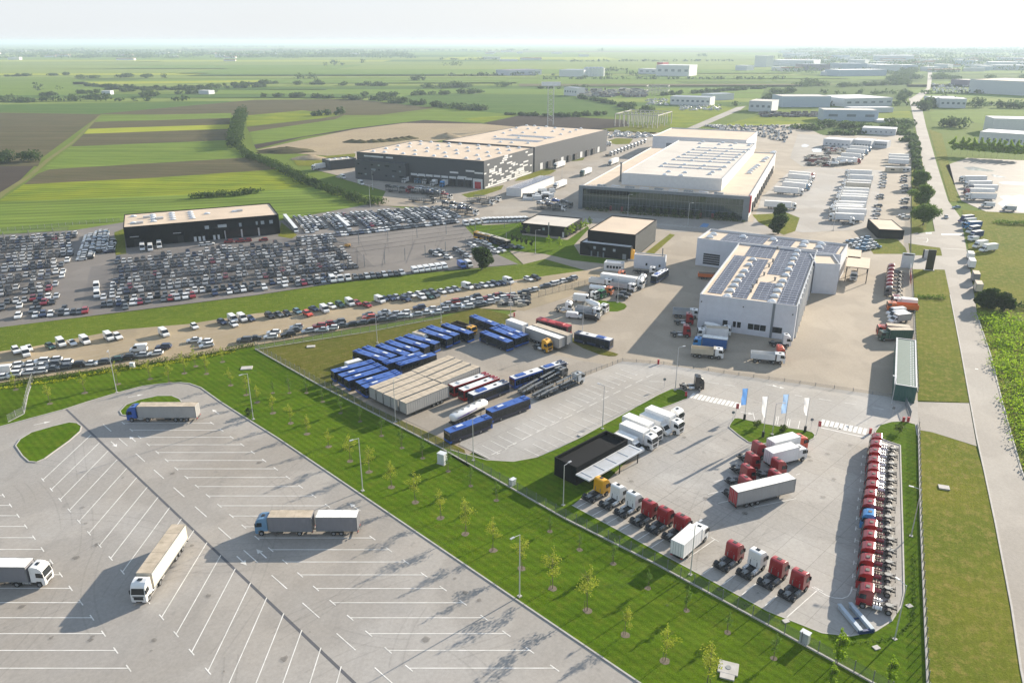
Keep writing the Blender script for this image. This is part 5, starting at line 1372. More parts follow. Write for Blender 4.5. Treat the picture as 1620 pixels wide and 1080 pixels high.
# car dealership, black
de, A, h, L_, D, rf = block('car_dealership', 'long black two-storey dealership with a tan roof above the netted car lot', 'dealership', (194.7, 360), (440.5, 339.7), (194.5, 339.5), 9.0, 'panel_black', 'membrane_tan', .25)
def dl(X, Y, z=8.8): return local(A, h, q('H5', X, Y, z))
for X, Y in ((180, 190), (180, 250), (355, 178), (360, 195), (362, 213), (365, 235), (530, 162), (533, 180), (538, 198), (542, 218), (700, 152), (705, 170), (712, 188), (720, 206), (855, 165), (1105, 145)):
    p = dl(X, Y); link('skylight', dome_mesh(1.3, .8, .6), rf, (p[0], min(max(p[1], 1.5), D - 1.5), 8.75))
for X, Y in ((1150, 140), (300, 200), (425, 210), (240, 250)):
    p = dl(X, Y); link('roof_unit', MB().box(-1.4, 1.4, -.8, .8, 0, .9).mesh('roof_unit', ['alu']), rf, (p[0], min(max(p[1], 1.5), D - 1.5), 8.75))
def dz(X): return local(A, h, q('H5', X, 330, 4.5))[0]
front(de, 'window', [(dz(840), dz(880), 5.2, 6.7), (dz(965), dz(1050), 5.4, 6.7), (dz(1170), dz(1195), 5.0, 6.7), (dz(1335), dz(1355), 5.2, 6.8), (dz(1385), dz(1420), 5.2, 6.8), (dz(1470), dz(1505), 5.2, 6.8)], 'window_pale')
front(de, 'window', [(dz(885), dz(960), 5.2, 6.5), (dz(1060), dz(1165), 5.0, 6.4), (dz(1200), dz(1330), 5.0, 6.6)], 'glass')
front(de, 'shop_window', [(dz(1030), dz(1180), .4, 3.4), (dz(1195), dz(1345), .4, 3.4), (dz(1365), dz(1510), .4, 3.4)], 'glass', .06)
front(de, 'column', [(dz(1020), dz(1030), .1, 3.8), (dz(1180), dz(1195), .1, 3.8), (dz(1348), dz(1364), .1, 3.8)], 'alu', .2)
front(de, 'door', [(dz(725), dz(750), .1, 2.2), (dz(768), dz(790), .1, 2.2), (dz(808), dz(830), .1, 2.2), (dz(908), dz(930), .1, 2.2), (dz(950), dz(970), .1, 2.2)], 'door_grey')
front(de, 'roller_door', [(dz(180), dz(240), .1, 3.4), (dz(575), dz(630), .1, 3.4)], 'dock_seal')
front(de, 'light_strip', [(dz(150), dz(230), 4.5, 4.75), (dz(540), dz(615), 4.5, 4.75)], 'alu', .3)
# black gatehouse with canopy
gh, A, h, L_, D, rf = block('gatehouse', 'black box-shaped gatehouse with a sunken black roof in the truck yard', 'building', (877.3, 723), (912.3, 739.8), (957, 680), 4.3, 'panel_black', 'membrane_black', .7)
link('window_band', MB().box(L_ - .1, L_ + .03, 2, D - 2, .8, 2.6).mesh('window_band', ['glass']), gh)
ca = link('canopy_roof', MB().box(L_ + .05, L_ + 3.6, -.3, D + .6, 2.75, 3.05, 0).box(L_ + .3, L_ + 3.35, 0, D + .3, 3.05, 3.08, 1).mesh('canopy_roof', ['paint_maskwhite', 'alu_matt']), gh)
for i in range(5): link('cross_beam', MB().box(L_ + .35, L_ + 3.3, -.05, .05, 3.08, 3.16).mesh('cross_beam', ['paint_maskwhite']), ca, (0, 1 + i * (D - 1) / 4, 0))
for yy in (3.0, D * .6, D - .5): link('canopy_post', MB().box(-.09, .09, -.09, .09, 0, 2.75).mesh('canopy_post', ['frame_black']), gh, (L_ + 3.2, yy, 0))
# green shed at the yard's right edge
gs, A, h, L_, D, rf = block('green_shed', 'long green corrugated shed beside the road verge', 'shed', (1415.8, 607.5), 5.0, (1418, 534), 4.4, 'panel_green', 'sheet_green', .06)
b = MB()
for i in range(26): b.box(L_ * .70, L_ * .70 + .22, 1 + i * (D - 2) / 26, 1.5 + i * (D - 2) / 26, 4.34, 4.37).box(L_ * .82, L_ * .82 + .22, 1 + i * (D - 2) / 26, 1.5 + i * (D - 2) / 26, 4.34, 4.37)
link('roof_light', b.mesh('roof_light', ['skylight_acrylic']), rf)
link('shed_trim', MB().box(-.08, .0, -.05, D, 4.1, 4.5).mesh('shed_trim', ['door_grey']), gs)
# gate kiosk by the upper entrance
kk, A, h, L_, D, rf = block('gate_kiosk', 'dark gate kiosk under a wide tan flat roof by the entrance', 'kiosk', (1390.5, 362.8), (1431, 364.5), (1391.5, 347), 4.2, 'panel_black', 'membrane_tan', .05)
front(kk, 'window', [(1, L_ - 1, 1.0, 2.4)], 'glass')
# prefab white buildings in the upper yard
for (fl, fr_, bl, H, lab) in (((1303, 219.5), (1346, 222.5), (1304, 216), 6.5, 'left long white prefab hall at the far end of the trailer yard'), ((1349, 221), (1379, 223), (1350, 217.5), 6.5, 'middle white prefab hall at the far end of the trailer yard'), ((1383, 223), (1404, 224.5), (1384, 220.5), 5.5, 'smallest white prefab shed at the right end of the prefab row'),
        ((1364, 202), (1418, 204.5), (1366, 199), 6.0, 'low pale shed in the scrub behind the trailer yard')):
    b_, A, h, L_, D, rf = block('prefab_hall', lab, 'prefab hall', fl, fr_, bl, H, 'panel_far', 'sheet_white', .05)
    front(b_, 'window', [(L_ * f, L_ * f + 1.4, 2.2, 3.4) for f in (.1, .25, .4, .55, .7, .85)], 'frame_wall')

# ---- distant industrial buildings
def far_block(name, label, cat, c, gl, gr, H, D, wall, roof, wins=0, win_mat='frame_wall'):
    a, b_ = q(c, *gl), q(c, *gr)
    h = hd(a, b_); L_ = math.hypot(b_[0] - a[0], b_[1] - a[1])
    t = thing(name, label, cat, a, h)
    link('wall', shell(L_, D, H, wall, .3), t)
    r = link('roof', roof_mesh(L_, D, H, roof, .05 if 'sheet' in roof else .3), t)
    for i in range(wins):
        link('window', MB().box(0, L_ / wins * .5, -.06, .1, 0, H * .22).mesh('window', [win_mat]), t, (L_ * (i + .3) / wins, 0, H * .4))
    return t, a, h, L_, D, r
FB = [
 ('industrial_hall', 'large blue-grey hall with a pale ridged roof beyond the car field', 'H3', (1170, 215), (1582, 215), 14, 45, 'panel_blue', 'membrane_pale', 0),
 ('industrial_hall', 'small white hall with a dark corner beside the far side road', 'H3', (885, 250), (1078, 258), 13, 40, 'panel_far', 'membrane_pale', 4),
 ('industrial_hall', 'white hall with a many-gabled pale roof left of the main road', 'H6', (180, 555), (560, 545), 11, 70, 'panel_far', 'sheet_white', 6),
 ('industrial_hall', 'low hall with a reddish eave in front of the gabled hall', 'H6', (230, 600), (570, 598), 6, 18, 'panel_far', 'sheet_white', 0),
 ('industrial_hall', 'long grey-blue two-door hall with a dark eave left of the road', 'H6', (5, 665), (445, 672), 12, 30, 'panel_blue', 'membrane_pale', 3),
 ('white_roof_shed', 'low shed with a bright white roof right of the grey-blue hall', 'H6', (445, 680), (612, 682), 2.5, 26, 'panel_white', 'sheet_white', 0),
 ('industrial_hall', 'biggest pale hall with a tan roof right of the main road', 'H6', (1170, 440), (1720, 470), 22, 110, 'panel_far', 'membrane_tan', 0),
 ('industrial_hall', 'dark low wing left of the biggest pale hall', 'H6', (1030, 372), (1168, 380), 10, 40, 'panel_lilac', 'membrane_pale', 0),
 ('factory', 'white factory with a band of dark windows at the right edge', 'G8', (572, 168), (1060, 205), 12, 30, 'panel_white', 'sheet_white', 9),
 ('factory', 'white roofed factory block rising behind the window-band factory', 'G8', (690, 60), (1060, 70), 14, 30, 'panel_white', 'sheet_white', 0),
 ('office_block', 'white three-storey office standing alone at the edge of the green fields', 'H7', (412, 298), (486, 304), 13, 18, 'panel_white', 'sheet_grey', 5),
 ('car_depot', 'white depot with a blue end bay behind rows of white cars', 'H7', (1030, 352), (1262, 360), 11, 30, 'panel_white', 'sheet_grey', 8),
 ('far_factory', 'grey and white warehouse with a purple roof in the far fields', 'H7', (98, 184), (283, 178), 13, 60, 'panel_far', 'panel_lilac', 4),
 ('far_factory', 'long pale hall beside a row of silos in the far fields', 'H7', (385, 188), (528, 191), 16, 60, 'panel_white', 'sheet_grey', 0),
 ('far_factory', 'tall white plant with a red block in the far fields', 'H7', (948, 184), (1140, 188), 26, 70, 'panel_white', 'sheet_white', 5),
 ('far_factory', 'small grey hall left of the tall white plant', 'H7', (845, 172), (948, 176), 13, 40, 'panel_far', 'sheet_white', 3),
 ('far_factory', 'white tower-like mill on the right of the far fields', 'H7', (1520, 132), (1590, 134), 36, 40, 'panel_white', 'sheet_white', 0),
 ('far_factory', 'low pale hall left of the tower-like mill', 'H7', (1410, 152), (1476, 154), 14, 40, 'panel_far', 'sheet_white', 0),
 ('far_warehouse', 'white-roofed distant warehouse left of the dark blue one', 'A4', (25, 178), (285, 182), 20, 120, 'panel_far', 'sheet_white', 0),
 ('far_warehouse', 'dark blue distant warehouse in front of the white-roofed one', 'A4', (213, 208), (390, 208), 18, 60, 'panel_lilac', 'sheet_grey', 0),
 ('far_warehouse', 'grey distant warehouse with a blue side strip', 'A4', (460, 208), (622, 208), 20, 90, 'panel_blue', 'sheet_grey', 0),
 ('far_warehouse', 'longest distant warehouse with a white eave line', 'A4', (452, 244), (748, 240), 15, 60, 'panel_blue', 'sheet_white', 0),
 ('far_warehouse', 'pale distant warehouse with a ribbed roof by the road', 'A4', (697, 212), (832, 212), 18, 110, 'panel_far', 'sheet_white', 0),
 ('far_warehouse', 'distant warehouse closest to the left of the far road', 'A4', (850, 208), (945, 208), 16, 60, 'panel_blue', 'sheet_white', 0),
 ('far_warehouse', 'thin white-roofed warehouse near the horizon left of the road', 'A4', (670, 145), (920, 147), 22, 120, 'panel_far', 'sheet_white', 0),
 ('far_warehouse', 'distant white warehouse right of the far road', 'A4', (1395, 190), (1570, 192), 18, 90, 'panel_far', 'sheet_white', 0),
 ('far_warehouse', 'long distant white warehouse at the right edge below the horizon', 'A4', (1430, 204), (1700, 206), 14, 60, 'panel_far', 'sheet_white', 0),
 ('farm_building', 'small farm building with pale roof among the fields at left', 'A1', (1258, 356), (1322, 358), 6, 14, 'panel_far', 'sheet_white', 0),
 ('farm_building', 'tiny pale farm building on the hedge line at far left', 'A1', (645, 360), (700, 360), 6, 12, 'panel_far', 'sheet_white', 0),
 ('warehouse_low', 'low grey depot behind the cars at the end of the side road', 'H3', (575, 158), (760, 150), 9, 25, 'panel_far', 'sheet_grey', 0),
 ('warehouse_low', 'white low hall on the right of the main road behind trees', 'H6', (940, 560), (1150, 565), 12, 30, 'panel_far', 'sheet_white', 5),
]
for i, (xa, xb, y_, H) in enumerate(((1060, 1250, 425, 9), (1045, 1135, 196, 14), (330, 425, 238, 10), (400, 462, 134, 18), (500, 610, 172, 18), (760, 890, 134, 20), (1180, 1310, 170, 16), (1450, 1610, 153, 18), (90, 205, 124, 20), (1320, 1400, 206, 12), (960, 1010, 210, 12), (280, 350, 160, 14), (1500, 1640, 182, 14), (640, 700, 178, 14))):
    FB.append(('far_warehouse', '%s distant shed, %s from the left among the scattered sheds beyond the yards' % ('white' if i % 3 else 'grey-blue', nth(sorted((1060, 1045, 330, 400, 500, 760, 1180, 1450, 90, 1320, 960, 280, 1500, 640)).index(xa) + 1)), 'A4', (xa, y_), (xb, y_ + 2), H, 50, 'panel_far' if i % 3 else 'panel_blue', 'sheet_white', 0))
for nm, lab, c, a, b_, H, D, w, r, k in FB: far_block(nm, lab, 'industrial building', c, a, b_, H, D, w, r, k)
for i in range(5):
    p = q('H7', 548 + i * 20, 188)
    t = thing('silo', 'white silo in the row beside the long pale hall in the far fields', 'silo', p, 0, 'silos in the far fields')
    link('shaft', MB().cyl((0, 0, 10), 9, 20, 'z', 12).mesh('shaft', ['panel_white']), t); link('cone_roof', MB().cyl((0, 0, 21.5), 9.2, 3, 'z', 12, 0, 1.0).mesh('cone_roof', ['sheet_grey']), t)
rb = q('H7', 955, 150)
t = far_block('far_factory', 'red block on top of the tall white plant in the far fields', 'industrial building', 'H7', (952, 175), (985, 176), 30, 30, 'curtain_red', 'sheet_white')
# bare concrete skeletons
def skeleton(label, c, gl, gr, D, H, nx, ny, floors):
    a, b_ = q(c, *gl), q(c, *gr)
    h = hd(a, b_); L_ = math.hypot(b_[0] - a[0], b_[1] - a[1])
    t = thing('building_skeleton', label, 'building frame', a, h)
    cm = MB().box(-.4, .4, -.4, .4, 0, H).mesh('column', ['concrete'])
    for i in range(nx):
        for j in range(ny): link('column', cm, t, (i * L_ / (nx - 1), j * D / (ny - 1), 0))
    for z in floors:
        for j in range(ny): link('beam', MB().box(-.4, L_ + .4, -.35, .35, z, z + .9).mesh('beam', ['concrete']), t, (0, j * D / (ny - 1), 0))
        for i in (0, nx - 1): link('beam', MB().box(-.35, .35, .4, D - .4, z + .01, z + .85).mesh('beam', ['concrete']), t, (i * L_ / (nx - 1), 0, 0))
skeleton('bare pale concrete frame of columns and beams on the grass beyond the warehouses', 'H2', (1040, 378), (1400, 395), 55, 13, 10, 3, (12.1,))
skeleton('bare concrete frame building with two floors in the scrapyard far behind', 'H7', (890, 296), (1016, 298), 40, 14, 8, 2, (6, 13))
# communications mast pair
mp = q('H2', 490, 372)
mt = thing('lattice_mast', 'tall pair of thin masts under a flat floodlight frame by the dark field', 'mast', mp, 0)
for s in (-1, 1): link('mast_leg', MB().tube((s * 3, 0, 0), (s * 3, 0, 40), .55, 6, 0, .35).mesh('mast_leg', ['alu']), mt)
b = MB()
for z in range(4, 40, 4): b.tube((-3, 0, z), (3, 0, z + 4), .16, 4).tube((3, 0, z), (-3, 0, z + 4), .16, 4)
link('bracing', b.mesh('bracing', ['alu']), mt); link('floodlight_frame', MB().box(-10, 10, -.5, .5, 40, 44).mesh('floodlight_frame', ['skylight_acrylic']), mt)

# ------------------------------------------------------------------ plants
leaves('leaf_sapling', (0.24, 0.30, 0.025), (0.36, 0.38, 0.05)); leaves('leaf_young', (0.09, 0.18, 0.025), (0.14, 0.23, 0.035)); leaves('leaf_bright', (0.20, 0.32, 0.016), (0.28, 0.40, 0.03))
leaves('leaf_dark', (0.028, 0.055, 0.012), (0.055, 0.095, 0.018)); leaves('leaf_mid', (0.075, 0.14, 0.020), (0.12, 0.19, 0.028)); leaves('leaf_hedge', (0.060, 0.095, 0.014), (0.10, 0.14, 0.022)); leaves('leaf_flower', (0.55, 0.52, 0.02), (0.30, 0.36, 0.02))
leaves('leaf_far', (0.050, 0.085, 0.028), (0.075, 0.115, 0.034))
plain('bark', (0.16, 0.125, 0.09), 0.9, 0, 0.3, scale=4)
nr = np.random.default_rng(11)
def limb_mesh(r, H, nl, spread, rs):
    b = MB()
    x, y_ = 0.0, 0.0
    segs = 5
    for i in range(segs):
        nx, ny = x + rs.normal() * .05 * H / 5, y_ + rs.normal() * .05 * H / 5
        b.tube((x, y_, H * i / segs - (0.15 if i == 0 else 0)), (nx, ny, H * (i + 1) / segs), r * (1 - .75 * i / segs), 6, 0, r * (1 - .75 * (i + 1) / segs))
        x, y_ = nx, ny
    for i in range(nl):
        z = H * rs.uniform(.35, .85); a = rs.uniform(0, 6.28); l = spread * rs.uniform(.5, 1)
        b.tube((0, 0, z), (l * math.cos(a), l * math.sin(a), z + l * rs.uniform(.7, 1.4)), r * .32, 4, 0, r * .1)
    return b.mesh('trunk', ['bark'])
@kit
def sapling(var, mat, n, wide, tall, size):
    rs = np.random.default_rng(var)
    blobs = []
    for i in range(9):
        t = (i + .5) / 9
        rr = wide * (0.35 + 0.75 * math.sin(math.pi * min(1, t * 1.15 + .1)) ** .8)
        a = rs.uniform(0, 6.28); d = rr * rs.uniform(.1, .7)
        blobs.append((d * math.cos(a), d * math.sin(a), tall * (.34 + .62 * t), rr * rs.uniform(.35, .6), rr * rs.uniform(.35, .6), tall * rs.uniform(.06, .11)))
    return quads('crown', leafy(rs, blobs, n, size), mat), limb_mesh(.06, tall * .85, 12, wide * .8, rs)
@kit
def round_tree(var, mat, n, rad, tall, size):
    rs = np.random.default_rng(100 + var)
    blobs = []
    for i in range(22):
        a = rs.uniform(0, 6.28); t = rs.uniform(0, 1)
        d = rad * rs.uniform(.25, .8) * math.sin(math.pi * (.12 + .8 * t)) ** .6
        k = rad * rs.uniform(.32, .5)
        blobs.append((d * math.cos(a), d * math.sin(a), tall * (.2 + .64 * t), k, k, k * rs.uniform(.6, .95)))
    return quads('crown', leafy(rs, blobs, n, size), mat), limb_mesh(rad * .07, tall * .6, 8, rad * .6, rs)
STAKE = MB().tube((.32, .1, 0), (.3, .1, 1.5), .035, 5).tube((.3, .1, 1.4), (0, 0, 1.45), .015, 4).mesh('stake', ['bark'])
def tree(parts, name, label, cat, xy, rz=0.0, sc=1.0, group=None):
    t = thing(name, label, cat, xy, rz, group, 0.08)
    t.scale = (sc, sc, sc)
    link('crown', parts[0], t); link('trunk', parts[1], t)
    if name == 'sapling': link('stake', STAKE, t)
    return t
# soil rings at the feet of the lawn saplings
rings = MB()
def ring(xy, r):
    a = nr.uniform(0, 6.28)
    pp = [(xy[0] + r * (0.85 + .3 * nr.random()) * math.cos(2 * math.pi * i / 10 + a), xy[1] + r * (0.85 + .3 * nr.random()) * math.sin(2 * math.pi * i / 10 + a)) for i in range(10)]
    rings.poly(pp, LAY * 11.3)
INNER = [(460, 670), (486, 687), (520, 707), (554, 730), (584, 747), (619, 771), (657, 795), (697, 820), (736, 845), (780, 871), (825, 900), (874, 931), (929, 966), (989, 1005), (1052, 1046), (1118, 1088)]
OUTER = [(432, 622), (458, 622), (485, 622), (511, 636), (539, 654), (570, 667), (604, 690), (636, 709), (669, 725), (709, 746), (745, 769), (785, 792), (870, 841), (917, 870), (970, 892), (1025, 931), (1086, 966), (1151, 1001), (1224, 1042)]
UPPER = [(25, 617), (79, 639), (134, 622), (187, 608), (238, 600), (292, 591), (327, 592), (365, 610), (390, 625), (407, 637), (432, 654), (310, 580), (352, 573), (268, 606)]
gl = 'saplings on the big lawn'
def lawn_tree(i, p, row, inner):
    xy = at(*p)
    k = i % 4
    big = inner or row == 'upper'
    if inner: s = sapling(k, 'leaf_sapling' if k != 3 else 'leaf_sapling', 600, 1.8, 6.8, .19)
    elif row == 'upper': s = sapling(10 + k, 'leaf_sapling', 360, 1.5, 6.0, .20)
    else: s = sapling(20 + k, 'leaf_young', 400, .95, 4.8, .17)
    lab = {'inner': 'yellow-green sapling, %s from the upper end of the row beside the truck park kerb', 'outer': 'small dark green sapling, %s from the upper end of the row along the mesh fence', 'upper': 'thin sparse sapling, %s from the left on the lawn above the truck park'}[row] % nth(i + 1)
    tree(s, 'sapling', lab, 'sapling', xy, nr.uniform(0, 6.28), nr.uniform(.74, 1.2) * (1.0 if row != 'inner' else .82 + .28 * min(1, i / 8)), gl)
    ring(xy, .75 if big else .55)
for i, p in enumerate(INNER): lawn_tree(i, p, 'inner', True)
for i, p in enumerate(OUTER): lawn_tree(i, p, 'outer', False)
for i, p in enumerate(sorted(UPPER)): lawn_tree(i, p, 'upper', False)
struct('soil', rings, 'soil_ring')
for (x, y_), sc, lab in (((1322, 1062), 1.15, 'tall bright lime sapling inside the fence beside the grey cabinet'), ((1404, 1090), .9, 'bright lime sapling at the bottom edge near the roadside wall'), ((1312, 1095), .8, 'dark leafy sapling below the fence at the bottom edge')):
    tree(sapling(31, 'leaf_bright', 700, 1.3, 6.6, .32), 'sapling', lab, 'sapling', at(x, y_), 1.0, sc)
# trees in the works
for c, X, Y, rad, tall, mat, lab in (('P', 762, 426, 4.6, 9.0, 'leaf_dark', 'round dark green tree at the lower edge of the empty car lot'),
     ('P', 1454, 297, 6.0, 11, 'leaf_mid', 'farthest of the big round trees along the road'), ('P', 1457, 326, 6.5, 12, 'leaf_mid', 'middle of the three big round trees along the road'), ('P', 1460, 356, 6.2, 12, 'leaf_mid', 'nearest of the three big round trees along the road'),
     ('P', 1231, 370.5, 4.6, 9.5, 'leaf_dark', 'dark round tree on the lawn nearest the workshop wing'), ('P', 1232.6, 347, 3.8, 8, 'leaf_dark', 'dark round tree on the lawn by the showroom corner'),
     ('P', 1566, 487, 4.0, 7, 'leaf_dark', 'dark bushy tree left of the pair on the right verge'), ('P', 1553, 486, 3.0, 6, 'leaf_dark', 'smaller dark bush at the road edge beside the bushy trees'), ('P', 1588, 492, 3.4, 6.5, 'leaf_dark', 'dark bushy tree right of the pair on the right verge'),
     ('E2', 575, 378, 1.1, 2.2, 'leaf_hedge', 'small clipped bush on the flag island at its left'), ('E2', 780, 415, 1.1, 2.2, 'leaf_hedge', 'small clipped bush on the flag island beside the white trucks'), ('C4', 830, 500, 1.3, 2.6, 'leaf_hedge', 'small round bush on the lawn by the gate'), ('C1', 1580, 390, 1.4, 2.2, 'leaf_dark', 'dark bush at the kerb by the upper lamp post'), ('C1', 240, 625, 1.6, 2.4, 'leaf_dark', 'dark bush')):
    if lab == 'dark bush': continue
    n = int(1300 * rad ** .9) if rad > 2 else 260
    tree(round_tree(int(X) % 7, mat, n, rad, tall, .75 if rad > 2.5 else .3), 'bush' if tall < 3 else 'tree', lab, 'bush' if tall < 3 else 'tree', q(c, X, Y), X * .1)
# slim young trees beside the black pavilion and hall
PV = [('H4', 640, 390), ('H4', 690, 370), ('H4', 715, 350), ('H4', 745, 335), ('H4', 800, 320), ('H4', 850, 300), ('H4', 895, 270), ('H4', 460, 480), ('H4', 570, 500), ('H4', 240, 370), ('H4', 155, 340)]
for i, (c, X, Y) in enumerate(PV):
    tree(sapling(40 + i % 3, 'leaf_bright' if i % 3 else 'leaf_mid', 200, 1.6, 5.5, .5), 'young_tree', ('young tree, %s from the pavilion corner in the row beside the black pavilion' % nth(i + 1)) if i < 7 else ('bright young tree on the lawn below the black pavilion, %s from the right' % nth((8, 7, 9, 10).index(i) + 1)), 'tree', q(c, X, Y), i, 1.0, 'young trees round the black pavilion')
for i in range(5):
    tree(sapling(44, 'leaf_dark', 240, 1.1, 5.0, .5), 'conifer', 'slim dark conifer, %s from the left beside the pavilion lawn' % nth(i + 1), 'conifer', q('H4', 68 + i * 52, 445 + i * 14), i, 1.0, 'conifers by the pavilion lawn')
# shrubs before the glass front
for i in range(12):
    p = q('E6', 480 + i * 62 if i < 9 else 1120 + (i - 9) * 55, 374 + i * 4.6)
    tree(round_tree(3, 'leaf_dark', 160, 2.0, 4.4, .55), 'shrub', 'dark ball-shaped shrub, %s from the left before the glass front' % nth(i + 1), 'shrub', p, i, 1.0, 'shrubs before the glass front')

def hedge(name, label, c, path, w, H, mat, dens=9, size=.6, cat='hedge', jag=.35):
    pp = pts(c, path)
    V = []
    for (ax, ay), (bx, by) in zip(pp, pp[1:]):
        L_ = math.hypot(bx - ax, by - ay)
        k = max(2, int(L_ / (w * .35)))
        blobs = []
        for i in range(k):
            t = (i + nr.random()) / k
            hh = H * nr.uniform(1 - jag, 1 + jag * .6)
            blobs.append((ax + (bx - ax) * t + nr.normal() * w * .12, ay + (by - ay) * t + nr.normal() * w * .12, hh * .48, w * .55, w * .55, hh * .5))
        V.append(leafy(nr, blobs, int(L_ * w * dens / 2.2) + 30, size))
    o = link(name, quads(name, np.concatenate(V), mat))
    return tag(o, label, cat)
hedge('hedge', 'long dark field hedge running down beside the car lots and warehouse', 'P', [(395, 250), (430, 262), (470, 282), (500, 295), (540, 310), (580, 322), (604, 325)], 9, 4.5, 'leaf_dark', 8, 1.0)
hedge('hedge', 'tall dark clump of trees where the field hedge begins', 'P', [(372, 236), (376, 215), (380, 195), (384, 186)], 11, 13, 'leaf_dark', 9, 1.4, 'tree clump')
hedge('hedge', 'low field hedge joining the tree clump to the long hedge', 'P', [(380, 236), (392, 246), (398, 252)], 7, 4, 'leaf_dark', 8, 1.0)
hedge('shrub_patch', 'dark oval shrub patch in the green field above the dealership', 'P', [(305, 314), (340, 311), (380, 309), (412, 305)], 8, 3.6, 'leaf_dark', 10, .9, 'shrubs')
hedge('shrub_patch', 'dark bush patch between ploughed fields at the left edge', 'P', [(-60, 260), (0, 258), (30, 256), (58, 256)], 13, 9, 'leaf_dark', 8, 1.4, 'shrubs')
hedge('shrub_row', 'dark shrubs lining the lower side of the dirt lane at left', 'P', [(-20, 612), (50, 603), (120, 594), (180, 585), (240, 575), (300, 566), (360, 556), (402, 547)], 3.0, 1.5, 'leaf_hedge', 30, .35, 'shrubs')
hedge('flower_row', 'yellow flowering shrubs along the lawn below the dirt lane', 'P', [(-20, 618), (40, 611), (90, 604), (130, 596), (180, 588), (215, 584), (262, 577), (330, 565), (375, 556)], 1.3, .8, 'leaf_flower', 40, .3, 'flowers', .8)
hedge('hedge', 'low bush line across the verge beside the lay-by', 'E8', [(395, 600), (430, 605), (470, 600), (540, 605), (600, 610)], 3, 1.6, 'leaf_mid', 18, .5)
hedge('weed_bank', 'bright overgrown bank of bushes along the right side of the road', 'P', [(1572, 505), (1585, 545), (1600, 590), (1618, 640), (1640, 700), (1670, 770)], 9, 1.7, 'leaf_bright', 14, .5, 'bushes', .7)
hedge('weed_bank', 'sparser overgrown bank behind the bright roadside bushes', 'P', [(1610, 505), (1640, 560), (1665, 620), (1700, 690)], 15, 2.2, 'leaf_bright', 5, .7, 'bushes', .7)
hedge('hedge', 'dark low hedge in the right meadow beyond the bushy trees', 'P', [(1595, 487), (1640, 488), (1700, 492)], 4, 2.5, 'leaf_dark', 14, .6)
hedge('hedge', 'dark bush line in the meadow right of the parked vans', 'P', [(1575, 352), (1600, 355), (1640, 357)], 5, 2.0, 'leaf_mid', 12, .7)
hedge('hedge', 'clipped low hedge along the foot of the glass front', 'E6', [(120, 345), (300, 360)], 2.4, 1.8, 'leaf_hedge', 24, .45)
hedge('hedge', 'longer clipped hedge at the middle of the glass front', 'E6', [(400, 372), (700, 396), (990, 416)], 2.4, 1.8, 'leaf_hedge', 24, .45)
hedge('hedge', 'clipped hedge at the right end of the glass front', 'E6', [(1070, 420), (1330, 440)], 2.4, 1.8, 'leaf_hedge', 24, .45)
hedge('hedge', 'low planted hedge inside the fence along the curved yard kerb', 'D4', [(380, 800), (500, 830), (620, 832), (750, 815), (850, 765), (910, 690), (925, 600), (922, 480), (920, 280)], .7, .55, 'leaf_mid', 40, .25)
for i, X in enumerate((350, 425, 480, 530, 585, 635, 685, 735, 785, 840, 890, 950)):
    tree(sapling(50 + i % 3, 'leaf_bright', 900, 4.4, 14, 1.2), 'poplar', 'light green poplar, %s from the left in the row behind the puddled lot' % nth(i + 1), 'poplar', q('G8', X, 245 + i * 4), i, 1.0, 'poplars behind the puddled lot')
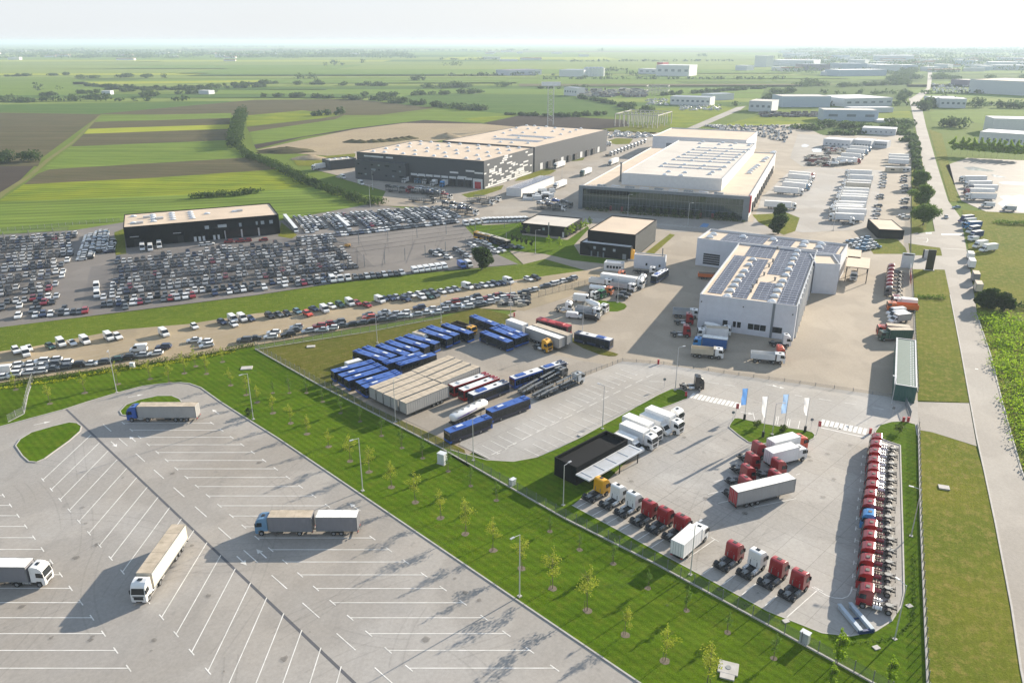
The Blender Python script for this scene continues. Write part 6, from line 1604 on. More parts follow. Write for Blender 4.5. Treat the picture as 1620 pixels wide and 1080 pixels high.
# woods and scattered far trees: too many to count
V = []
def wood(c, path, w, H, dens=4.5, size=3.0):
    pp = pts(c, path)
    for (ax, ay), (bx, by) in zip(pp, pp[1:]):
        L_ = math.hypot(bx - ax, by - ay)
        k = max(2, int(L_ / (w * .5)))
        bl = []
        for i in range(k):
            t = nr.random(); r = w * nr.uniform(.25, .5); hh = H * nr.uniform(.5, 1.1)
            bl.append((ax + (bx - ax) * t + nr.normal() * w * .2, ay + (by - ay) * t + nr.normal() * w * .3, hh * .45, r, r, hh * .5))
        V.append(leafy(nr, bl, int(k * w * dens), size))
for path, w, H in (([(-150, 164), (60, 161), (170, 156)], 32, 11), ([(170, 157), (280, 150), (350, 146)], 24, 9), ([(60, 152), (200, 145), (420, 138)], 20, 8), ([(115, 124), (240, 122)], 40, 10), ([(0, 122), (110, 119)], 25, 9), ([(130, 136), (235, 142), (360, 137), (405, 133)], 16, 8),
     ([(405, 154), (480, 154), (565, 158)], 22, 9), ([(570, 153), (640, 152), (755, 147)], 22, 9), ([(580, 156), (640, 164), (698, 169)], 20, 9), ([(708, 169), (770, 176)], 22, 9), ([(640, 141), (790, 137)], 40, 12), ([(405, 133), (495, 134)], 30, 10), ([(500, 134), (610, 136)], 26, 9), ([(480, 184), (540, 181)], 14, 9),
     ([(783, 181), (890, 185), (960, 182)], 12, 5), ([(912, 155), (950, 161), (985, 170)], 16, 7), ([(985, 172), (1000, 174), (1030, 178)], 22, 10), ([(1265, 203), (1340, 209), (1440, 213)], 26, 6), ([(1300, 200), (1440, 207)], 22, 7), ([(1290, 211), (1350, 214)], 16, 5), ([(1444, 214), (1448, 240), (1452, 278)], 6, 4), ([(1330, 203), (1430, 203)], 22, 7), ([(1420, 197), (1438, 206)], 22, 8), ([(1425, 222), (1440, 224)], 14, 6), ([(1215, 150), (1262, 146)], 30, 11), ([(1255, 138), (1300, 134)], 55, 16), ([(1310, 138), (1440, 133)], 30, 9), ([(1424, 160), (1432, 148)], 14, 9), ([(1420, 135), (1440, 124)], 30, 11),
     ([(1462, 175), (1480, 160)], 18, 11), ([(1470, 202), (1500, 200), (1535, 203)], 22, 12), ([(1475, 125), (1620, 124), (1700, 126)], 60, 14), ([(1530, 170), (1620, 172), (1720, 174)], 26, 13), ([(1475, 160), (1520, 165)], 22, 12), ([(1420, 130), (1440, 112)], 40, 12), ([(1200, 160), (1240, 152)], 16, 8), ([(1040, 152), (1210, 140)], 14, 7), ([(850, 140), (890, 141), (930, 138)], 14, 6)):
    wood('P', path, w, H)
for bx, by, bl_, sk_ in BND:
    r = 4.5 * (1 + by / 5000); k = max(2, int(bl_ / (r * 2.2)))
    bl = []
    for i in range(k):
        t = (i + nr.random()) / k
        if nr.random() < .8: rr = r * nr.uniform(.6, 1.3); bl.append((bx + bl_ * t, by + sk_ * t, rr * .5, rr * 1.5, rr, rr * .7))
    if bl: V.append(leafy(nr, bl, len(bl) * 18, 3.2 + by / 1300))
for _ in range(30):
    Y = 1300 + 7500 * nr.random() ** 1.6
    x = nr.uniform(-.70, .72) * Y
    town = x > .28 * Y
    if town and nr.random() < .2: continue
    k = nr.integers(2, 7); l = nr.uniform(20, 110) * (1 + Y / 4000)
    a = nr.normal() * .12
    bl = []
    for i in range(k):
        t = nr.uniform(-.5, .5) * l; r = nr.uniform(5, 11) * (1 + Y / 7000)
        bl.append((x + t * math.cos(a), Y + t * math.sin(a), r * .5, r, r * .8, r * .65))
    V.append(leafy(nr, bl, k * 26, 3.2 + Y / 1800))
for _ in range(560):                                       # the wooded town on the right horizon and the villages at left
    if nr.random() < .62: Y = nr.uniform(2200, 8000); x = nr.uniform(.33, .72) * Y
    else: Y = nr.uniform(4200, 6500); x = nr.uniform(-.66, -.12) * Y
    r = nr.uniform(10, 26) * (1 + Y / 9000)
    V.append(leafy(nr, [(x, Y, r * .25, r * 2.6, r, r * .42), (x + r, Y + r, r * .25, r * 2, r, r * .36)], 60, 5 + Y / 1500))
tag(link('far_trees', quads('far_trees', np.concatenate(V), 'leaf_far')), 'distant hedgerows, copses and wooded villages across the plain', 'trees', kind='stuff')
# villages of the plain
b = MB()
for _ in range(190):
    if nr.random() < .8: Y = nr.uniform(2300, 6800); x = nr.uniform(.32, .72) * Y
    else: Y = nr.uniform(3600, 6800); x = nr.uniform(-.66, .1) * Y
    s = nr.uniform(6, 15) * (1 + Y / 8000); hh = nr.uniform(5, 9); a = nr.uniform(0, 3)
    l = s * nr.uniform(1, 3)
    b.box(x - l, x + l, Y - s * .6, Y + s * .6, 0, hh, int(nr.integers(0, 2))); b.prof([(x - l - .5, hh), (x + l + .5, hh), (x + l, hh + 3), (x - l, hh + 3)], Y - s * .6, Y + s * .6, 1 + int(nr.integers(0, 2)))
plain('render_white', (0.60, 0.59, 0.56), 0.8); plain('roof_tile', (0.32, 0.15, 0.10), 0.85); plain('roof_metal', (0.66, 0.66, 0.66), 0.5)
tag(link('far_village', b.mesh('far_village', ['render_white', 'roof_metal', 'roof_tile'])), 'tiny pale roofs of distant villages and sheds below the horizon', 'village', kind='stuff')

# ------------------------------------------------------------------ vehicles of the truck park
put(semi('paint_blue', 'curtain_grey', 'tarp_beige'), 'semi_truck', 'blue semi-truck with a grey curtain trailer by the grass island in the truck park', 'truck', q('P', 317, 664), q('P', 204, 664.5), off=0)
put(road_train('paint_steelblue', 'curtain_dark', 'tarp_beige', 'tarp_white'), 'road_train', 'light blue truck pulling a drawbar trailer, one beige and one white roof', 'truck', q('P', 569, 842), q('P', 407, 842))
ra, rb = at(282, 830.5, 4.0), at(228, 906, 4.0)
hh = hd(ra, rb)
put(semi('paint_white', 'curtain_cream', 'tarp_beige'), 'semi_truck', 'white semi-truck with a cream trailer parked slantwise across the bays', 'truck', ((ra[0] + rb[0]) / 2, (ra[1] + rb[1]) / 2), None, hh, off=1.35)
rb = at(46, 890, 4.0)
put(semi('paint_white', 'curtain_dark', 'tarp_white', None), 'semi_truck', 'white semi-truck with a dark curtain trailer cut off by the left edge', 'truck', (rb[0] - 6.75, rb[1] + .05), None, R(-1), off=1.35)

# ------------------------------------------------------------------ the dealer's yard
hA = hd(q('D3', 1070, 320), q('D3', 1280, 175))
def by_cab(parts, name, label, c, X, Y, h, group=None, z=3.8, cx=1.55, cat='tractor unit'):
    """stand a tractor so that its cab roof is where the photograph shows it"""
    p = q(c, X, Y, z)
    return put(parts, name, label, cat, (p[0] - cx * math.cos(h), p[1] - cx * math.sin(h)), None, h, group)
T = 'tractor_unit'
for c, X, Y, col, lab in (('E3', 345, 112, 'paint_yellow', 'yellow tractor unit beside the black gatehouse'), ('E3', 525, 185, 'paint_white', 'white tractor unit next to the yellow one'), ('E3', 690, 265, 'paint_white', 'white tractor unit next to the first red one'),
     ('E3', 860, 355, 'paint_red', 'red tractor unit next to the second white one in the fence row'), ('E3', 1030, 430, 'paint_red', 'red tractor unit in the middle of three reds in the fence row'), ('E3', 1210, 510, 'paint_red', 'red tractor unit half hidden by the grey box truck'),
     ('D3', 1410, 195, 'paint_red', 'red tractor unit right of the empty bay in the fence row'), ('D3', 1555, 242, 'paint_white', 'white tractor unit between two reds in the fence row'), ('D4', 70, 300, 'paint_red', 'red tractor unit second from the right end of the fence row'), ('D4', 205, 372, 'paint_red', 'red tractor unit at the right end of the fence row')):
    by_cab(tractor(col, 'paint_white' if col == 'paint_white' else 'plate_grey'), T, lab, c, X, Y, hA, 'tractor units in the fence row')
put(box_truck('paint_white', 'curtain_white', 'tarp_white', 9.0, 3.7), 'box_truck', 'white box truck at the end of the red tractors in the fence row', 'truck', q('E3', 1160, 800, 3.7), q('E3', 1375, 612, 3.7), None, None, 1.1)
RROW = [('C4', 700, 508), ('C4', 692, 550), ('C4', 685, 600), ('C4', 680, 652), ('C4', 680, 703), ('C4', 675, 752), ('C4', 670, 808), ('C4', 660, 865), ('C4', 652, 925), ('C4', 652, 992), ('D4', 662, 58), ('D4', 655, 128), ('D4', 648, 200), ('D4', 640, 278), ('D4', 636, 360), ('D4', 640, 465)]
hB = R(154.5)
for i, (c, X, Y) in enumerate(RROW):
    blue = i == 9
    lab = 'bright blue tractor unit among the long red row' if blue else ('red tractor unit, %s from the crossing end of the long row' % nth(i + 1) if i < 9 else 'red tractor unit, %s from the ramp end of the long row' % nth(16 - i))
    by_cab(tractor('paint_skyblue' if blue else 'paint_red', 'paint_maskwhite' if (i < 6 or i == 15) else 'paint_maroon', 'paint_maskwhite' if i < 6 or i == 15 else 'rack_beige', .25), T, lab, c, X, Y, hB, 'long row of tractor units')
hC = hd(q('E2', 395, 857, 4), q('E2', 850, 750, 4))
for X, Y, lab in ((590, 490, 'red tractor unit nearest the flag island in the yard centre'), (540, 578, 'red tractor unit second from the flag island in the left file'), (505, 672, 'red tractor unit third from the flag island in the left file'), (490, 760, 'red tractor unit in the left file just behind the red-ended trailer'), (742, 622, 'red tractor unit in the right file beside the white box truck'), (722, 712, 'red tractor unit in the right file just behind the red-ended trailer')):
    by_cab(tractor('paint_red', 'plate_grey'), T, lab, 'E2', X, Y, hC, 'red tractor units in the yard centre')
put(trailer('curtain_grey', 'tarp_white', 'curtain_red'), 'semi_trailer', 'grey trailer with a red rear end standing alone in the yard centre', 'trailer', q('E2', 395, 857, 4), q('E2', 850, 750, 4))
put(box_truck('paint_tangerine', 'curtain_white', 'tarp_white', 9.6, 3.9, .5), 'box_truck', 'white box truck with a red cab beside the flag island', 'truck', q('E2', 676, 480, 3.9), q('E2', 900, 425, 3.9), None, None, 1.2)
put(box_truck('paint_white', 'curtain_white', 'tarp_white', 9.6, 3.9, .8), 'box_truck', 'white box truck with a white cab behind the red tractors in the yard centre', 'truck', q('E2', 665, 560, 3.9), q('E2', 885, 505, 3.9), None, None, 1.2)
for L_, H, ca, pa, pb, lab in ((6.8, 3.0, 1, (585, 612), (700, 655), 'small white box van closest to the black gatehouse'), (9.0, 3.8, .35, (622, 535), (795, 595), 'white box truck second from the gatehouse'), (9.6, 3.8, .6, (645, 472), (830, 545), 'white box truck third from the gatehouse with a black roof hatch'), (7.8, 3.2, 1, (765, 455), (935, 520), 'lower white box truck between two taller ones by the kerb'), (9.4, 4.0, .5, (825, 410), (995, 480), 'tallest white box truck in the kerb row by the gatehouse')):
    a, b_ = q('E1', *pa, H), q('E1', *pb, H)
    ctr = ((a[0] + b_[0]) / 2, (a[1] + b_[1]) / 2)
    put(luton_van('paint_white', 'curtain_white', 'tarp_white', L_, H) if ca == 1 else box_truck('paint_white', 'curtain_white', 'tarp_white', L_, H, ca), 'box_truck', lab, 'truck', ctr, None, R(-45), 'white box trucks by the gatehouse', 1.25 if ca != 1 else 1.0)
by_cab(tractor('paint_white', 'paint_white'), T, 'white tractor unit at the far end of the white box trucks', 'E1', 1035, 425, R(-45))
by_cab(tractor('paint_black', 'paint_maskwhite'), T, 'black tractor unit standing alone before the zebra crossing', 'C3', 1180, 138, R(-4))
plain('ramp_grey', (0.40, 0.47, 0.54), 0.5, 0, 0.2)
rp = thing('loading_ramp', 'pair of pale blue steel ramps lying on the yard beside the last red tractor', 'ramp', q('D4', 545, 680), hd(q('D4', 575, 735), q('D4', 475, 615)), None, LAY * 12)
for s in (-1, 1):
    link('ramp_track', MB().box(-3.2, 2.9, -.32, .32, .62, .78).box(-3.1, 2.6, -.28, -.22, .1, .62).box(-3.1, 2.6, .22, .28, .1, .62).mesh('ramp_track', ['ramp_grey'], bevel=.02), rp, (0, s * .95, 0))
link('cross_bar', MB().box(-3.3, -2.9, -1.28, 1.28, 0, .62).box(-.2, 0, -.7, .7, .1, .3).mesh('cross_bar', ['curtain_navy']), rp)

# ------------------------------------------------------------------ buses and trailers
hb = hd(q('E7', 250, 365, 3.05), q('E7', 505, 448, 3.05))
def bus_at(c, a, b_, label, body='paint_blue', roof='paint_blue', flip=False, pods='paint_blue', L_=12.0, lower=None, group=None):
    A, B = q(c, *a, 3.05), q(c, *b_, 3.05)
    if flip: A, B = B, A
    return put(bus(body, roof, L_, lower, pods), 'bus', label, 'bus', A, B, None, group)
gb = 'blue buses parked in the bus yard'
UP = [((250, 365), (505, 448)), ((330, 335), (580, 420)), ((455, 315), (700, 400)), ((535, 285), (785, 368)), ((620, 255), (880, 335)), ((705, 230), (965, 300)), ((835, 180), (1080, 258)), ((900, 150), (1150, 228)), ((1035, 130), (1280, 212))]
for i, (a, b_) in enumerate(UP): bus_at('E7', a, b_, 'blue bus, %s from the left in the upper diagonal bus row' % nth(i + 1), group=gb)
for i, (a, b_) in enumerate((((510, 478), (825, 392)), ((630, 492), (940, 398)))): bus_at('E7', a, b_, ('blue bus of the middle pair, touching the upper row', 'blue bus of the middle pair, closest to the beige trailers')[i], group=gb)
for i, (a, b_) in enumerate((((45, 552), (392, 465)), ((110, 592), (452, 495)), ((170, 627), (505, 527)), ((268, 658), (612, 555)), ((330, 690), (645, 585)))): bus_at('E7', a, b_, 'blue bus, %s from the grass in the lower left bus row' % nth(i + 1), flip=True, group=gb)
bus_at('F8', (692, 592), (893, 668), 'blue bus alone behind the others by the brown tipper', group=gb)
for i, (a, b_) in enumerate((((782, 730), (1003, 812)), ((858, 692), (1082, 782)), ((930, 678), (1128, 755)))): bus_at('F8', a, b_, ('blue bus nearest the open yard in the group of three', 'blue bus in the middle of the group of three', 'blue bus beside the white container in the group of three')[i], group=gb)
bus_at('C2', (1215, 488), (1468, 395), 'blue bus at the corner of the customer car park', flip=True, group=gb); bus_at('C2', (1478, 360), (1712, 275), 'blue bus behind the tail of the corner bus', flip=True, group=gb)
bus_at('G5', (110, 872), (470, 752), 'red bus with a white roof nearest the beige trailers', 'paint_red', 'paint_white', True, 'paint_white'); bus_at('G5', (208, 922), (568, 788), 'red bus with a white roof between another red and a blue bus', 'paint_red', 'paint_white', True, 'paint_white')
bus_at('G5', (310, 968), (672, 832), 'blue-sided bus with a white roof beside the red buses', 'paint_navy', 'paint_white', True, 'paint_blue')
a, b_ = q('G5', 765, 790, 3.05), q('G5', 1275, 625, 3.05)
put(articulated_bus(), 'articulated_bus', 'articulated blue and white bus beside the empty car transporters', 'bus', b_, a)
bus_at('G5', (1035, 160), (1345, 240), 'all-red bus standing alone above the long trailers', 'paint_maroon', 'curtain_red', False, 'curtain_red')
bus_at('B3', (418, 822), (618, 868), 'dark bus with a white roof alone by the grass wedge', 'paint_navy', 'paint_white')
bus_at('G4', (1185, 245), (1300, 175), 'dark blue bus with a white roof by the utility block', 'paint_navy', 'paint_white', True)
gt = 'beige roofed trailers'
for i, (a, b_) in enumerate((((388, 708), (775, 562)), ((452, 740), (838, 590)), ((520, 772), (900, 618)), ((590, 797), (968, 650)), ((675, 828), (1040, 680)))): put(trailer('curtain_grey', 'tarp_beige'), 'semi_trailer', 'beige-roofed trailer, %s from the buses in the front row by the fence' % nth(i + 1), 'trailer', q('E7', *b_, 4), q('E7', *a, 4), None, gt)
for i, (a, b_) in enumerate((((775, 558), (1105, 420)), ((843, 588), (1168, 450)), ((922, 615), (1238, 478)), ((995, 640), (1322, 508)))): put(trailer('curtain_grey', 'tarp_beige'), 'semi_trailer', 'beige-roofed trailer, %s from the buses in the second row' % nth(i + 1), 'trailer', q('E7', *a, 4), q('E7', *b_, 4), None, gt)
put(trailer('curtain_grey', 'tarp_white'), 'semi_trailer', 'long grey trailer behind the yellow tractor in the bus yard', 'trailer', q('G5', 920, 250, 4), q('G5', 1270, 370, 4), None, 'long grey trailers'); put(trailer('curtain_grey', 'tarp_beige'), 'semi_trailer', 'long grey trailer on the far side, next to the red bus', 'trailer', q('G5', 1005, 227, 4), q('G5', 1340, 332, 4), None, 'long grey trailers')
hT = hd(q('G5', 920, 250, 4), q('G5', 1270, 370, 4))
by_cab(tractor('paint_yellow', 'paint_white'), T, 'yellow tractor unit in the bus yard before the long grey trailers', 'G5', 1110, 385, hT)
wc = thing('container', 'white container body behind the group of three buses', 'container', q('G5', 795, 195, 3.6), hT, None, .1)
link('box_shell', trailer_body(7.2, 3.6, 'curtain_white', 'tarp_white', .9, 1.22), wc); link('roof', roof_sheet(7.2, 3.6, 'tarp_white', 1.18), wc)
for sx in (-2.6, 2.6):
    for s in (-1, 1): link('support_leg', leg_mesh(.9), wc, (sx, s * 1.0, 0))
put(tipper('paint_yellow', 'paint_brown'), 'tipper_truck', 'brown tipper truck with a yellow cab among the blue buses', 'truck', q('E7', 1120, 110, 2.6), q('E7', 1315, 172, 2.6))
put(tank_trailer(), 'tank_trailer', 'white tank trailer with violet swoosh beside the corner bus', 'trailer', q('C2', 1240, 385, 3.1), q('C2', 1448, 285, 3.1))
put(panel_van('paint_white'), 'van', 'white van in the bus yard beside the lower left buses', 'van', q('E7', 175, 478, 2.4), q('E7', 310, 440, 2.4)); put(luton_van('paint_white', 'curtain_white', 'tarp_beige', 6.4, 2.9), 'van', 'white beige-roofed van squeezed between buses of the upper row', 'van', q('E7', 775, 200, 2.7), q('E7', 915, 240, 2.7))
put(car_transporter('paint_white'), 'car_transporter', 'empty grey car transporter with a white cab along the car park edge', 'car transporter', q('G5', 975, 1000, 1), q('G5', 1490, 800, 1)); put(car_transporter('paint_grey'), 'car_transporter', 'empty grey car transporter beside the articulated bus', 'car transporter', q('G5', 810, 955, 1), q('G5', 1320, 735, 1))

# ------------------------------------------------------------------ round island cluster and the workshop forecourt
def G4(*p): return q('G4', *p)
put(tractor('paint_white', 'paint_white', 'paint_maskwhite'), T, 'white long-nosed chassis tractor at the left of the island group', 'tractor unit', G4(120, 620, 0), G4(310, 640, 0))
put(tipper('paint_white', 'paint_silver', 8.6), 'tipper_truck', 'silver tipper truck with a white cab left of the grass island', 'truck', G4(345, 655, 0), G4(612, 690, 0)); put(mixer('paint_white', 'paint_white'), 'mixer_truck', 'white mixer truck behind the silver tipper by the grass island', 'truck', G4(415, 600, 0), G4(688, 650, 0))
put(panel_van('paint_white', 5.2, 2.0), 'van', 'white minibus left of the black van', 'van', G4(248, 690, 0), G4(405, 705, 0)); put(panel_van('paint_black', 5.2, 1.95), 'van', 'black van beside the white minibus', 'van', G4(430, 705, 0), G4(608, 728, 0))
put(panel_van('paint_white', 6.6, 2.7), 'van', 'tall white panel van above the grass island', 'van', G4(312, 515, 0), G4(525, 535, 0)); put(rigid('paint_white', 6.0, (1.9, -1.8), 1), 'chassis_truck', 'small white chassis truck beside the tall panel van', 'truck', G4(430, 470, 0), G4(572, 505, 0))
put(rigid('paint_green', 7.0, (2.3, -1.9), .9), 'chassis_truck', 'green-cabbed chassis truck beside the tank truck', 'truck', G4(480, 445, 0), G4(650, 495, 0)); put(tanker_truck('paint_orange', 'tank_white'), 'tank_truck', 'white tank truck with an orange cab', 'truck', G4(500, 425, 0), G4(725, 455, 0))
put(tipper('paint_white', 'paint_white', 8.8), 'tipper_truck', 'white tipper truck at the left of the upper row', 'truck', G4(490, 340, 0), G4(735, 370, 0)); put(tipper('paint_white', 'paint_silver', 9.4), 'tipper_truck', 'silver bodied tipper in front of the long white truck', 'truck', G4(740, 385, 0), G4(965, 420, 0)); put(semi('paint_white', 'curtain_white', 'tarp_white'), 'semi_truck', 'long white semi-truck in the upper row above the grass island', 'truck', G4(650, 330, 0), G4(1030, 385, 0))
for X, Y, lab in ((1035, 262, 'white tractor unit ahead of the long white semi-truck'), (1062, 232, 'white tractor unit at the end of the upper row')): by_cab(tractor('paint_white', 'paint_white'), T, lab, 'G4', X, Y, R(-20))
put(car('suv', 'black'), 'car', 'black off-road car nearest the lamp on the grass island', 'car', G4(760, 488, 0), G4(915, 500, 0), None, None); put(car('suv', 'black'), 'car', 'black off-road car behind the nearest one by the island lamp', 'car', G4(800, 455, 0), G4(945, 470, 0))
put(rigid('paint_orange', 6.6, (2.2, -1.8), .9), 'chassis_truck', 'orange-cabbed truck at the back of the upper row', 'truck', G4(720, 262, 0), G4(830, 275, 0)); put(rigid('paint_white', 9.0, (3.1, -1.6, -2.9), .8), 'chassis_truck', 'bare dark truck chassis with a white cab by the utility block', 'truck', G4(960, 215, 0), G4(1185, 235, 0))
def G6(*p): return q('G6', *p)
put(tipper('paint_white', 'paint_silver', 8.2), 'tipper_truck', 'silver tipper truck half behind the workshop corner', 'truck', G6(165, 410, 0), G6(430, 430, 0))
for X, Y, lab in ((338, 375, 'red tractor unit behind the other red one at the workshop corner'), (308, 500, 'red tractor unit nearer the yard at the workshop corner')): by_cab(tractor('paint_red', 'paint_maskwhite'), T, lab, 'G6', X, Y, R(-8))
put(mixer('paint_white', 'paint_white'), 'mixer_truck', 'white mixer truck against the workshop front', 'truck', G6(445, 585, 0), G6(800, 620, 0)); put(box_truck('paint_white', 'curtain_white', 'tarp_beige', 9.0, 3.7), 'box_truck', 'white box truck parked before the mixer at the workshop', 'truck', G6(735, 655, 0), G6(425, 640, 0))
put(box_truck('paint_skyblue', 'curtain_blue', 'tarp_white', 9.6, 3.8), 'box_truck', 'blue box truck with a white roof between tipper and box truck', 'truck', G6(738, 780, 0), G6(380, 735, 0)); put(tipper('paint_white', 'paint_beige', 9.0), 'tipper_truck', 'sand-grey tipper truck with a white cab before the blue box truck', 'truck', G6(365, 830, 0), G6(690, 860, 0)); put(tipper('paint_white', 'paint_maskwhite', 9.2), 'tipper_truck', 'white tipper truck with a rusty bed near the workshop corner door', 'truck', G6(1000, 885, 0), G6(1345, 915, 0))
by_cab(tractor('paint_tangerine', 'plate_grey'), T, 'orange-red tractor unit beside the white tipper at the workshop corner', 'G6', 1310, 725, R(-8)); by_cab(tractor('paint_white', 'plate_grey'), T, 'white tractor unit touching the workshop front corner', 'G6', 1375, 600, R(-8))
by_cab(tractor('paint_white', 'paint_white'), T, 'white tractor unit under the front tan canopy', 'B4', 548, 435, R(-115))
sk = thing('skip_trailer', 'yellow tipping trailer in the workshop shadow', 'trailer', q('B3', 1235, 485), R(-14)); link('skip_body', MB().box(-3.5, 3.5, -1.2, 1.2, 1.0, 2.3, 0, -.1, -.1).box(-3.3, 3.3, -1.05, 1.05, 2.3, 2.34, 1).mesh('skip_body', ['paint_orange', 'load_brown']), sk); link('chassis', MB().box(-3.3, 3.3, -.6, .6, .6, 1.0).mesh('chassis', ['frame_black']), sk)
for x in (-1.8, -.6, 1.9):
    for s in (-1, 1): link('wheel', wheel(.45, .35), sk, (x, s, .45))

# ------------------------------------------------------------------ right-hand row by the fence
hR = R(158)
for i, (X, Y) in enumerate(((172, 308), (168, 340), (163, 372), (160, 402), (158, 432), (155, 464), (152, 500))): by_cab(tractor('paint_maroon' if i < 6 else 'paint_grey', 'plate_grey', 'rack_beige', .2), T, 'dark red tractor unit, %s from the gate end of the far fence row' % nth(i + 1) if i < 6 else 'grey tractor unit at the near end of the far fence row', 'E8', X, Y, hR, 'far fence row of tractor units')
def E8(*p): return q('E8', *p)
by_cab(tractor('paint_maroon', 'plate_grey', None, .9), T, 'low dark red tractor unit between the far fence row and the orange truck', 'E8', 212, 560, hR)
put(box_truck('paint_white', 'curtain_white', 'tarp_white', 7.5, 3.2), 'box_truck', 'white box truck behind the orange tipper by the fence', 'truck', E8(325, 608, 3.2), E8(240, 600, 3.2), hR)
put(tipper('paint_orange', 'paint_orange', 9.6), 'tipper_truck', 'orange tipper truck in the row by the right fence', 'truck', E8(375, 690, 1.5), E8(135, 672, 1.5))
for i, (a, b_) in enumerate((((290, 722), (110, 738)), ((312, 748), (108, 772)), ((338, 780), (118, 805)))): put(panel_van('paint_white', 6.2, 2.6) if i < 2 else luton_van('paint_white', 'curtain_grey', 'tarp_white', 7.2, 3.0), 'van', ('white panel van closest to the orange tipper', 'white panel van between the other two white vans', 'white box van with a grey side by the dark green truck')[i], 'van', E8(*a, .8), E8(*b_, .8))
put(box_truck('paint_tangerine', 'curtain_red', 'tarp_beige', 9.0, 3.6), 'box_truck', 'red-cabbed curtain truck behind the dark green truck', 'truck', E8(300, 858, 3.0), E8(60, 838, 3.0)); put(box_truck('paint_darkgreen', 'curtain_green', 'tarp_beige', 9.4, 3.7, .9), 'box_truck', 'dark green curtain truck with a beige roof before the green shed', 'truck', E8(315, 925, 1.5), E8(70, 925, 1.5))
# pylon sign, banners and lorries on the verge
py = thing('pylon_sign', 'tall black pylon sign on the verge by the side road', 'sign', q('H8', 568, 620), R(-20)); link('sign_board', MB().box(-1.4, 1.4, -.35, .35, 0, 8.2).mesh('sign_board', ['paint_black'], bevel=.05), py); link('plinth', MB().box(-1.9, 1.9, -.8, .8, 0, .3).mesh('plinth', ['concrete']), py)
py = thing('small_pylon_sign', 'shorter grey and black sign beside the tall pylon', 'sign', q('H8', 545, 500), R(-20)); link('sign_board', MB().box(-1.6, 1.6, -.3, .3, 0.2, 3.6, 0).box(-1.7, -1.2, -.34, .34, 0.1, 3.7, 1).mesh('sign_board', ['alu', 'paint_black']), py)
pb = thing('price_board', 'white and black board standing by the gate behind the tractors', 'sign', q('E8', 290, 345), R(-22)); link('board', MB().box(-2.2, 2.2, -.3, .3, 0, 6.0, 0).box(-1.7, 1.7, -.33, .33, 5.2, 5.7, 1).mesh('board', ['paint_maskwhite', 'paint_black']), pb)
bn = thing('banner_fence', 'red and white banner hung along the fence by the far tractors', 'banner', q('E8', 322, 420), R(64.5)); link('banner', MB().box(-12, 4, -.05, .05, .3, 2.4, 0).box(4, 12, -.05, .05, .3, 2.4, 1).mesh('banner', ['curtain_red', 'curtain_white']), bn)
def H8(*p): return q('H8', *p)
gv = 'trucks on the right verge'
for nm, parts, a, b_, z, lab in (('box_truck', luton_van('paint_purple', 'curtain_navy', 'tarp_white', 8.4, 3.4), (1060, 62), (835, 85), 3.2, 'violet tilt van, farthest in the row nose to the road'), ('van', panel_van('paint_white', 8.2, 2.9), (1105, 92), (840, 118), 2.6, 'long white van next to the violet tilt van'), ('box_truck', box_truck('paint_skyblue', 'curtain_blue', 'tarp_white', 9.2, 3.5), (1130, 128), (885, 142), 3.3, 'blue truck in the middle of the row nose to the road'), ('box_truck', luton_van('paint_white', 'curtain_navy', 'tarp_white', 7.6, 3.2), (1112, 168), (925, 195), 3.0, 'white-cabbed navy tilt van next to the blue truck'), ('box_truck', luton_van('paint_white', 'curtain_navy', 'tarp_white', 7.8, 3.3), (1142, 218), (945, 245), 3.1, 'white-cabbed navy tilt van next to the small white van'), ('van', panel_van('paint_white', 5.0, 2.0), (1078, 285), (960, 300), 1.5, 'small white van between the tilt vans and the white trucks'), ('box_truck', luton_van('paint_white', 'curtain_white', 'tarp_white', 7.6, 3.0), (1185, 312), (990, 345), 2.8, 'white box van behind the big white one on the verge'), ('box_truck', luton_van('paint_white', 'curtain_white', 'tarp_white', 8.4, 3.2), (1290, 348), (1060, 372), 3.1, 'biggest white box van, nearest in the row nose to the road')):
    put(parts, nm, lab, 'truck' if nm != 'van' else 'van', H8(*a, z), H8(*b_, z), None, gv)
for L_, H, side_, c, X, Y, lab in ((7.0, 3.0, 'curtain_white', 'H8', 992, 435, 'white box truck farthest along the road edge'), (7.6, 3.5, 'curtain_white', 'H8', 1005, 505, 'white box truck second along the road edge'), (7.4, 3.5, 'curtain_dark', 'H8', 1045, 635, 'box truck with dark tail third along the road edge'), (7.4, 3.5, 'curtain_cream', 'H8', 1072, 735, 'cream box truck nearest along the road edge')):
    p = q(c, X, Y, H)
    put(luton_van('paint_white', side_, 'tarp_white' if side_ == 'curtain_white' else 'tarp_beige', L_, H), 'box_truck', lab, 'truck', p, None, R(67), 'box trucks along the road edge')
put(car_single and car('hatch', 'silver'), 'car', 'silver car driving on the road near the side turning', 'car', q('H8', 740, 98), None, R(-112)); put(car('hatch', 'light blue'), 'car', 'light blue car at the lay-by entrance', 'car', q('G8', 392, 702), None, R(185))

